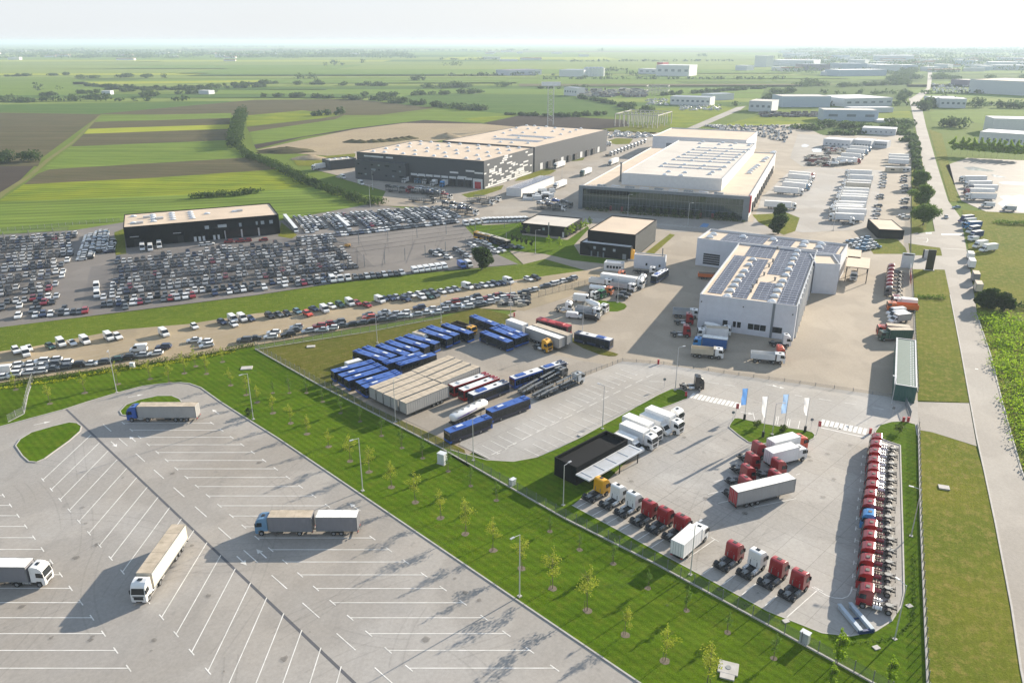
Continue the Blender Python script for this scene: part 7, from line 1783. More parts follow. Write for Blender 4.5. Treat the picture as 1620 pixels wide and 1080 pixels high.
# ------------------------------------------------------------------ trailer yard in the upper right
gd = 'trucks at the showroom docks'
def G7(*p): return q('G7', *p)
for i, (a, b_, col) in enumerate((((195, 478), (470, 500), 'paint_red'), ((190, 505), (465, 530), 'paint_white'), ((150, 566), (440, 585), 'paint_white'), ((120, 590), (430, 620), 'paint_steelblue'), ((42, 645), (345, 668), 'paint_white'), ((-60, 795), (265, 815), 'paint_white'))): put(semi(col, 'curtain_white', 'tarp_white'), 'semi_truck', 'white trailer truck, %s from the far end at the showroom docks' % nth(i + 1), 'truck', G7(*a, 3.9), G7(*b_, 3.9), None, gd)
for i, (xa, xb, y_) in enumerate(((770, 1100, 465), (790, 1095, 518), (765, 1070, 572), (755, 1062, 600), (730, 1045, 655), (715, 1035, 690), (700, 1030, 722), (690, 1025, 745), (665, 1018, 800), (620, 1012, 832), (600, 1010, 850), (660, 1010, 878), (640, 975, 930))): put(semi('paint_white', 'curtain_white' if i != 3 else 'curtain_cream', 'tarp_white'), 'semi_truck', 'white trailer truck, %s from the far end of the tight middle row' % nth(i + 1), 'truck', G7(xb, y_ + 10, 3.9), G7(xa, y_ - 4, 3.9), None, 'white trailer trucks in the middle row')
by_cab(tractor('paint_white', 'plate_grey'), T, 'white tractor unit parked against the nearest truck of the middle row', 'G7', 862, 970, R(-20))
for i, (a, b_, col) in enumerate((((835, 205), (1085, 222), 'paint_steelblue'), ((800, 238), (1050, 255), 'paint_steelblue'), ((740, 282), (1010, 300), 'paint_white'), ((690, 325), (985, 345), 'paint_red'))): put(semi(col, 'curtain_white', 'tarp_white'), 'semi_truck', ('blue-cabbed trailer truck farthest in the short upper row', 'blue-cabbed trailer truck second in the short upper row', 'white-cabbed trailer truck in the short upper row', 'red-cabbed trailer truck nearest in the short upper row')[i], 'truck', G7(*a, 3.9), G7(*b_, 3.9))
for i, y_ in enumerate((295, 322, 352)): put(trailer('curtain_white', 'tarp_white'), 'semi_trailer', 'white trailer, %s from the far end by the right fence of the trailer yard' % nth(i + 1), 'trailer', G7(1468, y_ + 6, 4), G7(1262, y_ - 4, 4), None, 'white trailers by the right fence')
for i, (X, Y) in enumerate(((655, 425), (745, 415), (705, 385), (830, 385), (800, 410))): put(mixer('paint_white', 'paint_white') if i % 2 else tanker_truck('paint_white', 'tank_white', 8.0), 'mixer_truck' if i % 2 else 'tank_truck', ('white tank truck at the left end of the jumble before the middle row', 'white mixer truck beside the tank truck before the middle row', 'white tank truck at the back of the jumble', 'white mixer truck at the right back of the jumble', 'white tank truck at the right front of the jumble')[i], 'truck', q('G7', X, Y), None, R(158 + 6 * i))
for i, (X, w) in enumerate(((1290, 9), (1350, 6), (1400, 5), (1440, 5))):
    t = thing('site_hut', ('beige prefab hut at the left of the hut row', 'beige prefab hut second in the hut row', 'white prefab hut third in the hut row', 'white prefab hut at the right end of the hut row')[i], 'hut', q('G7', X, 485), R(-18)); link('hut_shell', MB().box(-w / 2, w / 2, -1.5, 1.5, .2, 3.0, 0).box(-w / 2 - .1, w / 2 + .1, -1.6, 1.6, 3.0, 3.15, 1).mesh('hut_shell', ['paint_beige' if i < 2 else 'panel_white', 'sheet_white']), t); link('window', MB().box(-1.2, 1.2, -1.55, -1.49, 1.2, 2.1).mesh('window', ['glass']), t)
sc = random.Random(5)
def jumble(name, label, cat, c, n, mats, x0, x1, y0, y1, s=1.0):
    b = MB()
    for _ in range(n):
        p = q(c, sc.uniform(x0, x1), sc.uniform(y0, y1)); l, w, hh = sc.uniform(.5, 2.6) * s, sc.uniform(.4, 1.2) * s, sc.uniform(.4, 2.2) * s
        b.box(p[0] - l, p[0] + l, p[1] - w, p[1] + w, 0, hh, sc.randrange(len(mats)), .15 * l, .15 * w)
    return tag(link(name, b.mesh(name, mats)), label, cat, kind='stuff')
jumble('scrap_heap', 'rusty scrap and machine parts heaped behind the showroom docks', 'scrap', 'G7', 110, ['paint_brown', 'red_dull', 'plate_grey', 'paint_beige', 'frame_black'], 375, 620, 320, 430); jumble('scrap_heap', 'mixed scrap and building material before the prefab halls', 'scrap', 'G7', 120, ['paint_brown', 'paint_maskwhite', 'plate_grey', 'red_dull', 'paint_beige'], 560, 800, 200, 300)
jumble('scrap_heap', 'pile of old wheels and drums at the end of the dirt lane', 'scrap', 'F8', 120, ['plate_grey', 'frame_black', 'paint_beige', 'concrete'], 905, 1170, 415, 505, .6); jumble('scrap_yard', 'brown sprawling scrapyard behind the lone office', 'scrap', 'H7', 260, ['paint_brown', 'paint_grey', 'paint_beige', 'plate_grey'], 500, 890, 268, 310, 2.2)
jumble('scrap_heap', 'row of dark wrecks beyond the grass behind the car field', 'scrap', 'H3', 120, ['frame_black', 'paint_grey', 'paint_brown'], 960, 1480, 268, 300, 1.6)

for i, (a, b_, col, sd_) in enumerate((((680, 425), (400, 425), 'paint_white', 'curtain_white'), ((725, 468), (440, 470), 'paint_white', 'curtain_white'), ((768, 505), (480, 500), 'paint_navy', 'curtain_white'), ((750, 535), (440, 530), 'paint_maroon', 'curtain_white'), ((752, 575), (455, 570), 'paint_white', 'curtain_white'))): put(semi(col, sd_, 'tarp_white' if i != 4 else 'tarp_beige'), 'semi_truck', 'trailer truck, %s from the far side on the puddled lot right of the road' % nth(i + 1), 'truck', q('G8', *a, 3.9), q('G8', *b_, 3.9), None, 'trucks on the puddled lot')
for i, (X, Y) in enumerate(((660, 690), (840, 722))): put(panel_van('paint_white' if not i else 'paint_silver', 6.5, 2.6), 'van', ('white van at the edge of the puddled lot', 'grey van beside the big white puddle')[i], 'van', q('G8', X, Y), None, R(160))
# ------------------------------------------------------------------ trucks round the warehouses
gw = 'trucks at the grey warehouse docks'
hW = hd(at(651, 288), at(645, 298))
for i, (X, Y, parts, nm) in enumerate(((300, 128, 'b', 'box_truck'), (432, 130, 'b', 'box_truck'), (462, 130, 'b', 'box_truck'), (515, 138, 'b', 'box_truck'), (600, 160, 'b', 'box_truck'), (735, 160, 's', 'semi_truck'))):
    p = q('G2', X, Y)
    put(box_truck('paint_steelblue' if i in (1, 2) else 'paint_white', 'curtain_white', 'tarp_white', 9.0, 3.7) if parts == 'b' else semi('paint_skyblue', 'curtain_white', 'tarp_white'), nm, ('white truck farthest left at the warehouse docks', 'blue-cabbed white truck at the warehouse docks, left of the pair', 'blue-cabbed white truck at the warehouse docks, right of the pair', 'white truck in the middle of the warehouse docks', 'shorter white truck pulled forward from the docks', 'long white trailer truck with a blue cab at the docks')[i], 'truck', p, None, R(-116), gw)
for i, (a, b_, col) in enumerate((((620, 375), (810, 350), 'paint_white'), ((640, 165), (775, 130), 'paint_white'), ((540, 88), (770, 95), 'paint_white'), ((930, 235), (1050, 215), 'paint_darkgreen'), ((1190, 155), (1380, 70), 'paint_white'))):
    p = q('G3', (a[0] + b_[0]) / 2, (a[1] + b_[1]) / 2 + 25)
    put(semi(col, 'curtain_white', 'tarp_white'), 'semi_truck', ('white trailer truck beside the showroom on the warehouse road', 'white trailer truck behind the solar shed road', 'white trailer truck backed onto the long warehouse', 'white trailer truck with a green cab on the warehouse road', 'white trailer truck farthest up the warehouse road')[i], 'truck', p, None, R(-116 if i != 2 else -25), 'trucks on the warehouse road')
put(semi('paint_white', 'curtain_white', 'tarp_white'), 'semi_truck', 'white trailer truck by the long warehouse, right of the round lawn', 'truck', q('H2', 930, 545), None, R(-20)); put(semi('paint_darkgreen', 'curtain_green', 'tarp_white'), 'semi_truck', 'green trailer at the long warehouse docks', 'truck', q('H2', 740, 605), None, R(-20))
put(semi('paint_white', 'curtain_white', 'tarp_white'), 'semi_truck', 'white trailer truck parked behind the dark annex by the hedge', 'truck', q('A2', 460, 825), q('A2', 375, 838)); put(panel_van('paint_white'), 'van', 'white van on the road left of the grey warehouse', 'van', q('A2', 550, 890), None, R(-60)); put(panel_van('paint_white', 6.4, 2.8), 'van', 'white van at the hedge corner of the warehouse road', 'van', q('A2', 665, 930), None, R(-60))
gk = 'white tractor units parked nose to tail'
for i in range(11): put(tractor('paint_white', 'plate_grey'), T, 'white truck, %s from the near end of the long line by the rear hall' % nth(i + 1), 'tractor unit', q('H2', 990 + i * 29, 632 - i * 11), None, R(-30), gk)
TR = [('G2', 200, 235, R(-26), 'maroon'), ('G2', 440, 250, R(-26), 'grey'), ('G2', 560, 255, R(-28), 'white'), ('G2', 460, 340, R(-24), 'grey'), ('G2', 640, 300, R(-28), 'white'), ('G2', 820, 420, R(-26), 'grey'), ('G2', 900, 470, R(-26), 'white'), ('G2', 1080, 360, R(-26), 'white'), ('G2', 1150, 325, R(-26), 'white'), ('G3', 620, 625, R(-26), 'white'), ('G3', 690, 590, R(-26), 'grey')]
LB = ['dark red loaded car transporter before the warehouse docks', 'grey car transporter right behind the dark red one', 'white-cabbed car transporter before the blue dock trucks', 'empty grey transporter with folded ramps on the transporter apron', 'white-cabbed transporter at the right of the first transporter row', 'loaded transporter nearest the dense car lot', 'white-cabbed loaded transporter beside the row of white covered cars', 'white-cabbed transporter in the middle of the second row', 'white-cabbed transporter at the back of the second row', 'white-cabbed loaded transporter beside the black pavilion', 'dark loaded transporter behind the white one by the pavilion']
cars_far = []
for i, (c, X, Y, h, col) in enumerate(TR):
    p = q(c, X, Y)
    put(car_transporter('paint_%s' % col, 2), 'car_transporter', LB[i], 'car transporter', p, None, h, 'car transporters on the apron')
    if i not in (3, 7, 8):
        for k in range(3):
            o_ = put([P_('body', car_single(sc.choice(['hatch', 'suv']), sc.choice(['black', 'dark grey', 'silver', 'white', 'navy', 'red', 'blue'])))], 'loaded_car', 'car carried on the deck of a loaded car transporter on the apron', 'car', (p[0] + math.cos(h) * (-6.2 + k * 5), p[1] + math.sin(h) * (-6.2 + k * 5)), None, h, 'cars loaded on the transporters')
            o_.location.z = 2.75 if k < 2 else 2.6
jumble('tractor_heads', 'jumble of white truck heads beside the solar shed', 'trucks', 'G3', 40, ['paint_white', 'frame_black', 'paint_maskwhite'], 350, 640, 430, 520, 1.2)

# ------------------------------------------------------------------ parked cars
KW = {'w': 'white', 'b': 'black', 'g': 'dark grey', 's': 'silver', 'n': 'navy', 'r': 'red', 'o': 'orange red', 'd': 'dark green', 't': 'teal grey', 'm': 'maroon'}
UPC = [('F5', '170,500w 305,475w 275,532wv 535,450d 650,425wv 770,415w 905,400wv 1160,360wv 1255,352w'), ('F6', '265,590wv 590,510w 885,462n 1000,440wv 1010,487w 1100,430wv 1190,427n 1395,397b 1490,382g 1580,372b'), ('F7', '475,552t 585,580o 650,525n 765,540wv 840,497w 930,482d 1035,468wv 1115,462r 1220,484r 1355,440wv 1400,417n 1475,412n 1540,402s'),
       ('F8', '115,422g 115,447n 165,410w 235,402w 255,430w 285,388g 320,424d 345,382g 372,413g 425,380w 490,371s 545,360s 645,343wv 720,338g 780,328w 835,323s 880,316n 935,308n 995,298wv 1165,273w 1230,266b')]
LOC = [('F5', '20,720wv 10,780w 160,655w 160,702w 130,757w 300,640w 290,682w 290,732w 440,615w 425,665w 420,717w 575,595w 560,645g 550,692g 690,622w 680,672g 815,652b 955,637w 1090,617g 1230,592d 1355,572b 1480,490wv 1500,547s'), ('F6', '175,797w 260,732n 585,657w 705,672w 720,712w 1125,657g 1225,637b'), ('F7', '220,777w 190,822w 375,802b 465,717s 450,747g 590,760s 735,750s 710,712r 800,682r 845,727w 920,668g 940,702g 1050,690b 1160,672g 1235,587g 1240,620o 1265,657b 1360,607g 1365,642g 1400,562s 1475,632g 1510,577s 1560,612s'),
       ('F8', '110,560w 115,592w 205,578s 235,520n 285,563w 335,530w 385,558w 430,514g 440,542s 465,488s 525,470r 515,532g 555,503w 580,458g 620,486w 635,447s 645,513w 675,470w 715,420g 725,500g 730,460s 770,490g 780,445r 825,430s 825,476w 880,456w 880,416r 920,408g 935,441w 975,432r 1020,412s 1125,390g 1170,376s 1210,366w 1310,332g 1370,319w 1410,306w 1450,293w 1500,284g 1540,271s')]
kinds = ['hatch', 'hatch', 'sedan', 'suv']
n_things = 0
def lane(data, row, heading, jitter):
    global n_things
    L_ = []
    for c, s in data:
        for w in s.split():
            xy, k = w.split(',')[0], w.split(',')[1]
            num = ''.join(ch for ch in k if ch.isdigit()); t = k[len(num):]
            L_.append((q(c, float(xy), float(num), .8), t))
    L_.sort(key=lambda e: e[0][0] + e[0][1] * .3)
    for i, (p, t) in enumerate(L_):
        col = KW[t[0]]; van = 'v' in t
        kind = 'van' if van else kinds[(i * 7 + 3) % 4]
        word = {'van': 'van', 'hatch': 'hatchback', 'sedan': 'saloon car', 'suv': 'tall car'}[kind]
        put(car(kind, col), 'van' if van else 'car', '%s %s, %s from the left in the %s of the dirt lane' % (col, word, nth(i + 1), row), 'van' if van else 'car', p, None, heading(i) + R(nr.normal() * jitter), 'cars parked along the dirt lane')
        n_things += 1
lane(UPC, 'upper row', lambda i: R(-50), 5)
lane(LOC, 'lower row', lambda i: R(197), 6)
pal = ['white'] * 9 + ['silver'] * 3 + ['dark grey'] * 7 + ['black'] * 9 + ['navy'] * 4 + ['maroon']
hD = hd(at(194.7, 360, 9), at(440.5, 339.7, 9))
ud = (math.cos(hD), math.sin(hD)); vd = (math.sin(hD), -math.cos(hD))       # along the rows; towards the viewer
pool = []
def lot(origin, L_, rows, pitch, gap, skip, seed, name, tail=None):
    rs = random.Random(seed)
    for r in range(rows):
        s = rs.uniform(0, gap)
        k = 0
        row = []
        while s < (L_(r) if callable(L_) else L_):
            if rs.random() > skip(r):
                v_ = pitch * (2 * (r // 2) + .74 * (r % 2)) + rs.uniform(-.4, .4)
                p = (origin[0] + ud[0] * s + vd[0] * v_, origin[1] + ud[1] * s + vd[1] * v_)
                row.append((p, math.atan2(vd[1], vd[0]) + rs.uniform(-.05, .05), rs.choice(kinds), rs.choice(pal if r < rows - 1 else pal + ['red', 'maroon', 'red'])))
            s += gap * rs.uniform(.94, 1.1)
        for j, e in enumerate(row): pool.append(e + (name, r, rows, j))
oB = at(186, 411)
eB = at(540, 383)
lenB = math.hypot(eB[0] - oB[0], eB[1] - oB[1])
dB = at(205, 488)
depB = (dB[0] - oB[0]) * vd[0] + (dB[1] - oB[1]) * vd[1]
lot(oB, lambda r: lenB * (0.97 if r < 8 else .86), 10, depB / 9.3, 2.35, lambda r: .55 if r == 0 else (.06 if r < 9 else .2), 21, 'netted lot by the dealership')
oA = at(-80, 388); eA = at(112, 371)
lenA = math.hypot(eA[0] - oA[0], eA[1] - oA[1])
dA = at(98, 482); depA = (dA[0] - eA[0]) * vd[0] + (dA[1] - eA[1]) * vd[1]
lot(oA, lambda r: lenA + 3, 14, depA / 13.2, 2.4, lambda r: .10, 22, 'netted lot at left')
# nearest cars of the netted lots are things, farther ones go into one mesh
pool.sort(key=lambda e: e[0][1] - 0.0 * e[0][0])
def vis(p):
    v = Vector((p[0], p[1], 0)) - Vector((0, 0, CAM_H))
    d = v.y * _cp - v.z * _sp
    return abs(v.x / d * F_PX) < 812
far = []
keep = 300 - n_things - 95
for e in pool:
    p, h, kind, col, name, r, rows, j = e
    if keep > 0 and vis(p) :
        o = link('car', car_single(kind, col), None, (p[0], p[1], LAY * 8), h)
        tag(o, '%s %s, %s from the left, %s row up, %s' % (col, {'hatch': 'hatchback', 'sedan': 'saloon', 'suv': 'tall car'}[kind], nth(j + 1), nth(rows - r), name), 'car', 'cars in the netted lots')
        keep -= 1
    elif vis(p): far.append((p[0], p[1], h, kind, col))
# the crowded open lot behind, columns of cars nose to tail
o1, o2 = at(452, 347), at(705, 329)
dv = at(476, 369)
L1 = math.hypot(o2[0] - o1[0], o2[1] - o1[1]); hq_ = hd(o1, o2); hv = math.atan2(vd[1], vd[0])
dep = math.hypot(dv[0] - o1[0], dv[1] - o1[1])
rs = random.Random(9)
x = 0.0; ci = 0
while x < L1:
    k = rs.randint(9, 11); col0 = rs.choice(pal)
    for r in range(k):
        if rs.random() < .07: continue
        col = 'white' if ci == 0 else (col0 if rs.random() < .45 else rs.choice(pal))
        kd = 'van' if ci == 0 or (ci == 8 and r > 2) else rs.choice(kinds)
        p = (o1[0] + math.cos(hq_) * x + vd[0] * r * dep / 10 * (1 if x < L1 * .6 else .9), o1[1] + math.sin(hq_) * x + vd[1] * r * dep / 10 * (1 if x < L1 * .6 else .9))
        far.append((p[0], p[1], hv + rs.uniform(-.04, .04), kd, col if kd != 'van' else 'white'))
    x += 2.5 if ci % 5 else 4.4; ci += 1
for a, b_, n, cols in (((470, 381), (725, 352), 44, pal), ((732, 357), (770, 352), 4, ['white']), ((765, 352), (835, 350), 10, ['white'])):
    A, B = at(*a), at(*b_)
    for i in range(n):
        t = (i + .5) / n
        far.append((A[0] + (B[0] - A[0]) * t, A[1] + (B[1] - A[1]) * t, hv, rs.choice(kinds) if cols is pal else 'van', rs.choice(cols)))
for (x0, y0), (x1, y1), n in (((129, 412), (142, 372), 17), ((140, 410), (150, 372), 17), ((153, 400), (158, 366), 15), ((161, 398), (166, 366), 13), ((173, 400), (177, 381), 6)):
    A, B = at(x0, y0), at(x1, y1)
    for i in range(n):
        t = i / n
        far.append((A[0] + (B[0] - A[0]) * t, A[1] + (B[1] - A[1]) * t, hD + R(180) + rs.uniform(-.1, .1), rs.choice(kinds), rs.choice(['white'] * 5 + ['silver', 'navy', 'light blue', 'black'])))
for (x0, y0), (x1, y1), n in (((24, 503), (140, 494), 12), ((150, 492), (212, 487), 6)):
    A, B = at(x0, y0), at(x1, y1)
    for i in range(n): t = (i + rs.uniform(.2, .8)) / n; far.append((A[0] + (B[0] - A[0]) * t, A[1] + (B[1] - A[1]) * t + rs.choice((0, 5)), hv, rs.choice(kinds), rs.choice(pal + ['red', 'orange red', 'maroon', 'white'])))
for X, Y in ((1035, 850), (1210, 830), (1040, 940), (1110, 960), (1205, 940), (1205, 905)):
    p = q('F3', X, Y); far.append((p[0], p[1], hv, 'van' if X < 1100 else 'hatch', 'white'))
for i in range(90):
    p = q('A4', rs.uniform(1040, 1260), rs.uniform(292, 352)); far.append((p[0], p[1], rs.uniform(0, 3), 'van', 'white' if rs.random() < .7 else 'silver'))
for i in range(330):
    t, s = rs.random(), rs.random()
    a = at(1130 + 130 * t - 18 * s * (1 if t > .5 else 1), 199 + 9 * t * 0 + 27 * s * t)
    far.append((a[0], a[1], R(65) + (0 if rs.random() < .5 else math.pi), 'hatch', rs.choice(['white', 'silver', 'dark grey', 'black'])))
for c, x0, x1, y0, y1, n in (('H3', 300, 650, 200, 245, 80), ('H3', 10, 200, 150, 200, 60), ('H2', 960, 1360, 430, 480, 50)):
    for i in range(n):
        p = q(c, rs.uniform(x0, x1), rs.uniform(y0, y1)); far.append((p[0], p[1], rs.uniform(0, 6.3), rs.choice(kinds + ['van']), rs.choice(['white'] * 5 + ['silver'])))
merged_cars('parked_cars', 'masses of small parked cars filling the far lots and the car field', far)
# singled-out cars of the middle ground
MID = [('G2', 575, 885, 'dark grey'), ('G2', 620, 910, 'white'), ('G2', 645, 872, 'silver'), ('G2', 680, 900, 'dark grey'), ('G2', 735, 940, 'white'), ('G2', 830, 855, 'dark grey'), ('G2', 870, 880, 'silver'), ('G2', 905, 905, 'dark grey'), ('G2', 940, 930, 'silver'), ('G2', 985, 805, 'white'), ('G2', 1030, 835, 'white'), ('G2', 1075, 860, 'silver'), ('G2', 1120, 895, 'white'), ('G2', 1060, 770, 'white'), ('G2', 1110, 775, 'silver'), ('G2', 1150, 800, 'white'), ('G2', 1170, 830, 'dark grey'), ('G2', 1210, 850, 'silver'), ('G2', 1240, 880, 'white'), ('G2', 1300, 870, 'silver'), ('G2', 1190, 760, 'blue'), ('G2', 1260, 790, 'navy'), ('G2', 1335, 830, 'navy'), ('G2', 1420, 830, 'dark grey'), ('G2', 1500, 835, 'dark green'),
       ('G1', 690, 840, 'silver'), ('G1', 715, 865, 'white'), ('G1', 740, 890, 'silver'), ('G1', 765, 915, 'white'), ('G1', 795, 945, 'white')]
for i, (c, X, Y, col) in enumerate(MID):
    put([P_('body', car_single(kinds[i % 4], col))], 'car', '%s car, %s from the left in the loose groups on the half-empty lot' % (col, nth(i + 1)) if i < 25 else '%s car, %s from the top in the short line of five by the netted lot' % (col, nth(i - 24)), 'car', q(c, X, Y), None, R(-40) if i < 25 else R(-60), 'cars on the half-empty lot')
for i, (X, Y) in enumerate(((1200, 528), (1200, 558), (1196, 592), (1190, 622), (1185, 655), (1165, 748), (1160, 775), (1140, 862), (1132, 908), (1122, 955), (1105, 1010))): put([P_('body', car_single(kinds[i % 4], ['white', 'silver', 'white', 'white', 'white', 'silver', 'dark grey', 'dark grey', 'white', 'silver', 'white'][i]))], 'car', '%s car, %s from the far end in the left file of the staff lot' % (['white', 'silver', 'white', 'white', 'white', 'silver', 'dark grey', 'dark grey', 'white', 'silver', 'white'][i], nth(i + 1)), 'car', q('G7', X, Y), None, R(157), 'cars in the staff lot')
for i, (X, Y) in enumerate(((1420, 540), (1416, 568), (1410, 600), (1425, 645), (1426, 672), (1430, 710), (1430, 795), (1420, 825), (1415, 880), (1400, 965), (1440, 985))):
    cl = ['dark grey', 'silver', 'navy', 'white', 'dark grey', 'dark grey', 'silver', 'dark grey', 'navy', 'white', 'white'][i]
    put([P_('body', car_single(kinds[(i + 1) % 4], cl))], 'car', '%s car, %s from the far end in the right file of the staff lot' % (cl, nth(i + 1)), 'car', q('G7', X, Y), None, R(157), 'cars in the staff lot')
for r in range(4):
    for j in range(4): put([P_('body', car_single(kinds[(r + j) % 4], 'white' if (r + j) % 3 else 'light blue'))], 'car', '%s car in the small block of cars by the lawn, file %s, place %s' % ('white' if (r + j) % 3 else 'light blue', nth(r + 1), nth(j + 1)), 'car', q('B4', 520 + r * 32 + j * 22, 255 + j * 17 - r * 6), None, R(150), 'block of cars by the lawn')
for i, (X, Y, mat) in enumerate(((310, 430, 'paint_white'), (395, 435, 'paint_white'), (490, 405, 'paint_white'))): put(panel_van(mat, 6.2, 2.7), 'van', ('white van nearest the left end of the black dealership front', 'white van in the middle before the black dealership', 'tallest white van before the black dealership')[i], 'van', q('F4', X, Y + 12), None, math.atan2(vd[1], vd[0]))
for i, X in enumerate((1230, 1345, 1425, 1600)): put([P_('body', car_single('hatch', 'red'))], 'car', 'red car, %s from the left before the dealership windows' % nth(i + 1), 'car', q('F4', X, 368 - i * 6), None, R(200), 'red cars before the dealership')
for i, X in enumerate((960, 1028)): put([P_('body', car_single('hatch', 'white'))], 'car', ('white car left of a pair before the dealership', 'white car right of a pair before the dealership')[i], 'car', q('F4', X, 400 - i * 8), None, hD)
for i in range(6): put(panel_van('paint_white', 4.6, 2.0), 'van', 'white covered van, %s from the left along the lower edge of the half-empty lot' % nth(i + 1), 'van', q('F8', 195 + i * 50, 222 - i * 7), None, R(-66), 'white vans along the half-empty lot')
put(panel_van('paint_blue', 5.6, 2.4), 'van', 'blue covered van beside the round dark tree', 'van', q('F8', 595, 178), None, R(-66)); put(panel_van('paint_white', 5.6, 2.4), 'van', 'white covered van between the blue one and the round dark tree', 'van', q('F8', 655, 172), None, R(-66))
for i, (X, Y, nm) in enumerate(((850, 240, 0), (930, 230, 1), (1010, 222, 1))): put(panel_van('paint_white', 5.6, 2.3) if nm == 0 else luton_van('paint_white', 'curtain_white', 'curtain_dark', 5.4, 1.6), 'van' if nm == 0 else 'pickup', ('white van at the left corner of the empty lot edge', 'white pickup beside the corner van', 'white pickup right of the other pickup')[i], 'van', q('F7', X, Y), None, R(-66))
for i in range(9): put([P_('body', car_single(['suv', 'hatch', 'suv'][i % 3], ['dark grey', 'black', 'silver'][i % 3]))], 'car', 'dark car, %s from the pickups along the lower edge of the empty lot' % nth(i + 1), 'car', q('F7', 1095 + i * 62, 215 - i * 6), None, R(-66), 'dark cars along the empty lot')
put(bus('paint_yellow', 'paint_beige', 12.0, None, 'paint_beige'), 'bus', 'yellow bus behind the loose cars on the half-empty lot', 'bus', q('G2', 1040, 655, 3), q('G2', 1200, 695, 3)); put(bus('paint_brown', 'paint_beige', 12.0, None, 'paint_beige'), 'bus', 'dark brown bus beside the yellow bus', 'bus', q('G2', 1215, 700, 3), q('G2', 1375, 750, 3))
# covered net tents over the two lots, with their masts
def net(name, label, A, Lx, Ly, nx, ny, H, peak):
    t = thing(name, label, 'netting', A, hD)
    b = MB(); mast = MB().cyl((0, 0, (H + peak) / 2), .14, H + peak, 'z', 6).mesh('mast', ['plate_grey']); 
    for i in range(nx):
        for j in range(ny):
            x0, x1, y0, y1 = i * Lx / nx, (i + 1) * Lx / nx, -j * Ly / ny, -(j + 1) * Ly / ny
            xm, ym = (x0 + x1) / 2, (y0 + y1) / 2
            b.add([(x0, y0, H), (x1, y0, H), (x1, y1, H), (x0, y1, H), (xm, ym, H + peak)], [(0, 4, 1), (1, 4, 2), (2, 4, 3), (3, 4, 0)])
            link('mast', mast, t, (xm, ym, 0))
    link('net', b.mesh('net', ['net_dark']), t)
veil('net_dark', (0.020, 0.022, 0.028), 0.74); veil('wire_mesh', (0.22, 0.24, 0.24), 0.87)
net('hail_net', 'dark netting roof on masts over the car lot below the dealership', (oB[0] + vd[0] * 4, oB[1] + vd[1] * 4), lenB, depB * .86, 7, 2, 3.4, 2.2)
net('hail_net', 'peaked dark netting roof on masts over the car lot at the left edge', (oA[0] - vd[0] * 3, oA[1] - vd[1] * 3), lenA, depA, 5, 3, 3.4, 3.6)
# bare net posts of the empty lot
for i in range(9): 
    p = at(545 + i * 32, 428 - i * 5.3); t = thing('net_post', 'bare steel net post, %s from the left along the lower edge of the empty lot' % nth(i + 1), 'post', p, 0, 'bare net posts'); link('post', MB().cyl((0, 0, 2.6), .13, 5.2, 'z', 6).mesh('post', ['frame_wall']), t)
for i in range(7):
    p = at(522 + i * 46, 393 - i * 5.5); t = thing('net_post', 'bare steel net post, %s from the left along the upper edge of the empty lot' % nth(i + 1), 'post', p, 0, 'bare net posts'); link('post', MB().cyl((0, 0, 2.6), .13, 5.2, 'z', 6).mesh('post', ['frame_wall']), t)
wr = thing('net_wire', 'slack dark wires strung over the empty lot', 'wires', at(520, 395), 0)
b = MB()
o = at(520, 395)
for i in range(8):
    a, c_ = at(522 + i * 44, 393 - i * 5), at(545 + i * 36, 428 - i * 5)
    b.tube((a[0] - o[0], a[1] - o[1], 5.0), (c_[0] - o[0], c_[1] - o[1], 5.0), .05, 4)
for t in (.2, .4, .6, .8):
    a, c_ = at(522 + 24 * t, 393 + 35 * t), at(800 + 20 * t, 360 + 28 * t)
    b.tube((a[0] - o[0], a[1] - o[1], 5.0), (c_[0] - o[0], c_[1] - o[1], 5.0), .05, 4)
link('wire', b.mesh('wire', ['frame_black']), wr)
t = thing('boom_lift', 'yellow boom lift working on the empty lot', 'machine', at(550, 391), R(190)); link('base', MB().box(-1.3, 1.3, -.9, .9, .4, 1.5).mesh('base', ['paint_yellow'], bevel=.08), t); link('boom', MB().tube((0, 0, 1.5), (9, 0, 3.6), .16, 6).mesh('boom', ['frame_wall']), t)
for x in (-.9, .9):
    for s in (-1, 1): link('wheel', wheel(.42, .3), t, (x, s * .9, .42))
# ------------------------------------------------------------------ fences, lamps, flags, cabinets, signs
def fence(name, label, pp, base_h, H, step, curb='kerb_stone', mesh_='wire_mesh', z=0.0):
    t = thing(name, label, 'fence', pp[0], 0)
    lp = [(x - pp[0][0], y_ - pp[0][1]) for x, y_ in pp]
    if base_h: link('base_wall', MB().wall(lp, .3, 0, base_h).mesh('base_wall', [curb]), t)
    link('mesh_panel', MB().wall(lp, .02, base_h, H).mesh('mesh_panel', [mesh_]), t)
    pm_ = MB().box(-.05, .05, -.05, .05, 0, H + .15).mesh('post', ['plate_grey'])
    spots = []
    for a, b_ in zip(lp, lp[1:]):
        l = math.hypot(b_[0] - a[0], b_[1] - a[1]); n = max(1, round(l / step))
        for i in range(n): spots.append((a[0] + (b_[0] - a[0]) * i / n, a[1] + (b_[1] - a[1]) * i / n))
    for p in spots[:98]: link('post', pm_, t, (p[0], p[1], 0))
fence('mesh_fence', 'long wire mesh fence on a low concrete base between lawn and bus yard', pts('P', [(404, 553), (506, 610.5), (690, 705.5), (895, 822), (1035, 892), (1215, 990), (1380, 1081), (1440, 1115)]), .35, 2.2, 2.6)
fence('road_fence', 'straight mesh fence on a concrete base along the right side of the yard', pts('P', [(1468, 1120), (1461, 950), (1456, 830), (1453, 690), (1452, 672)]), .6, 2.2, 2.5)
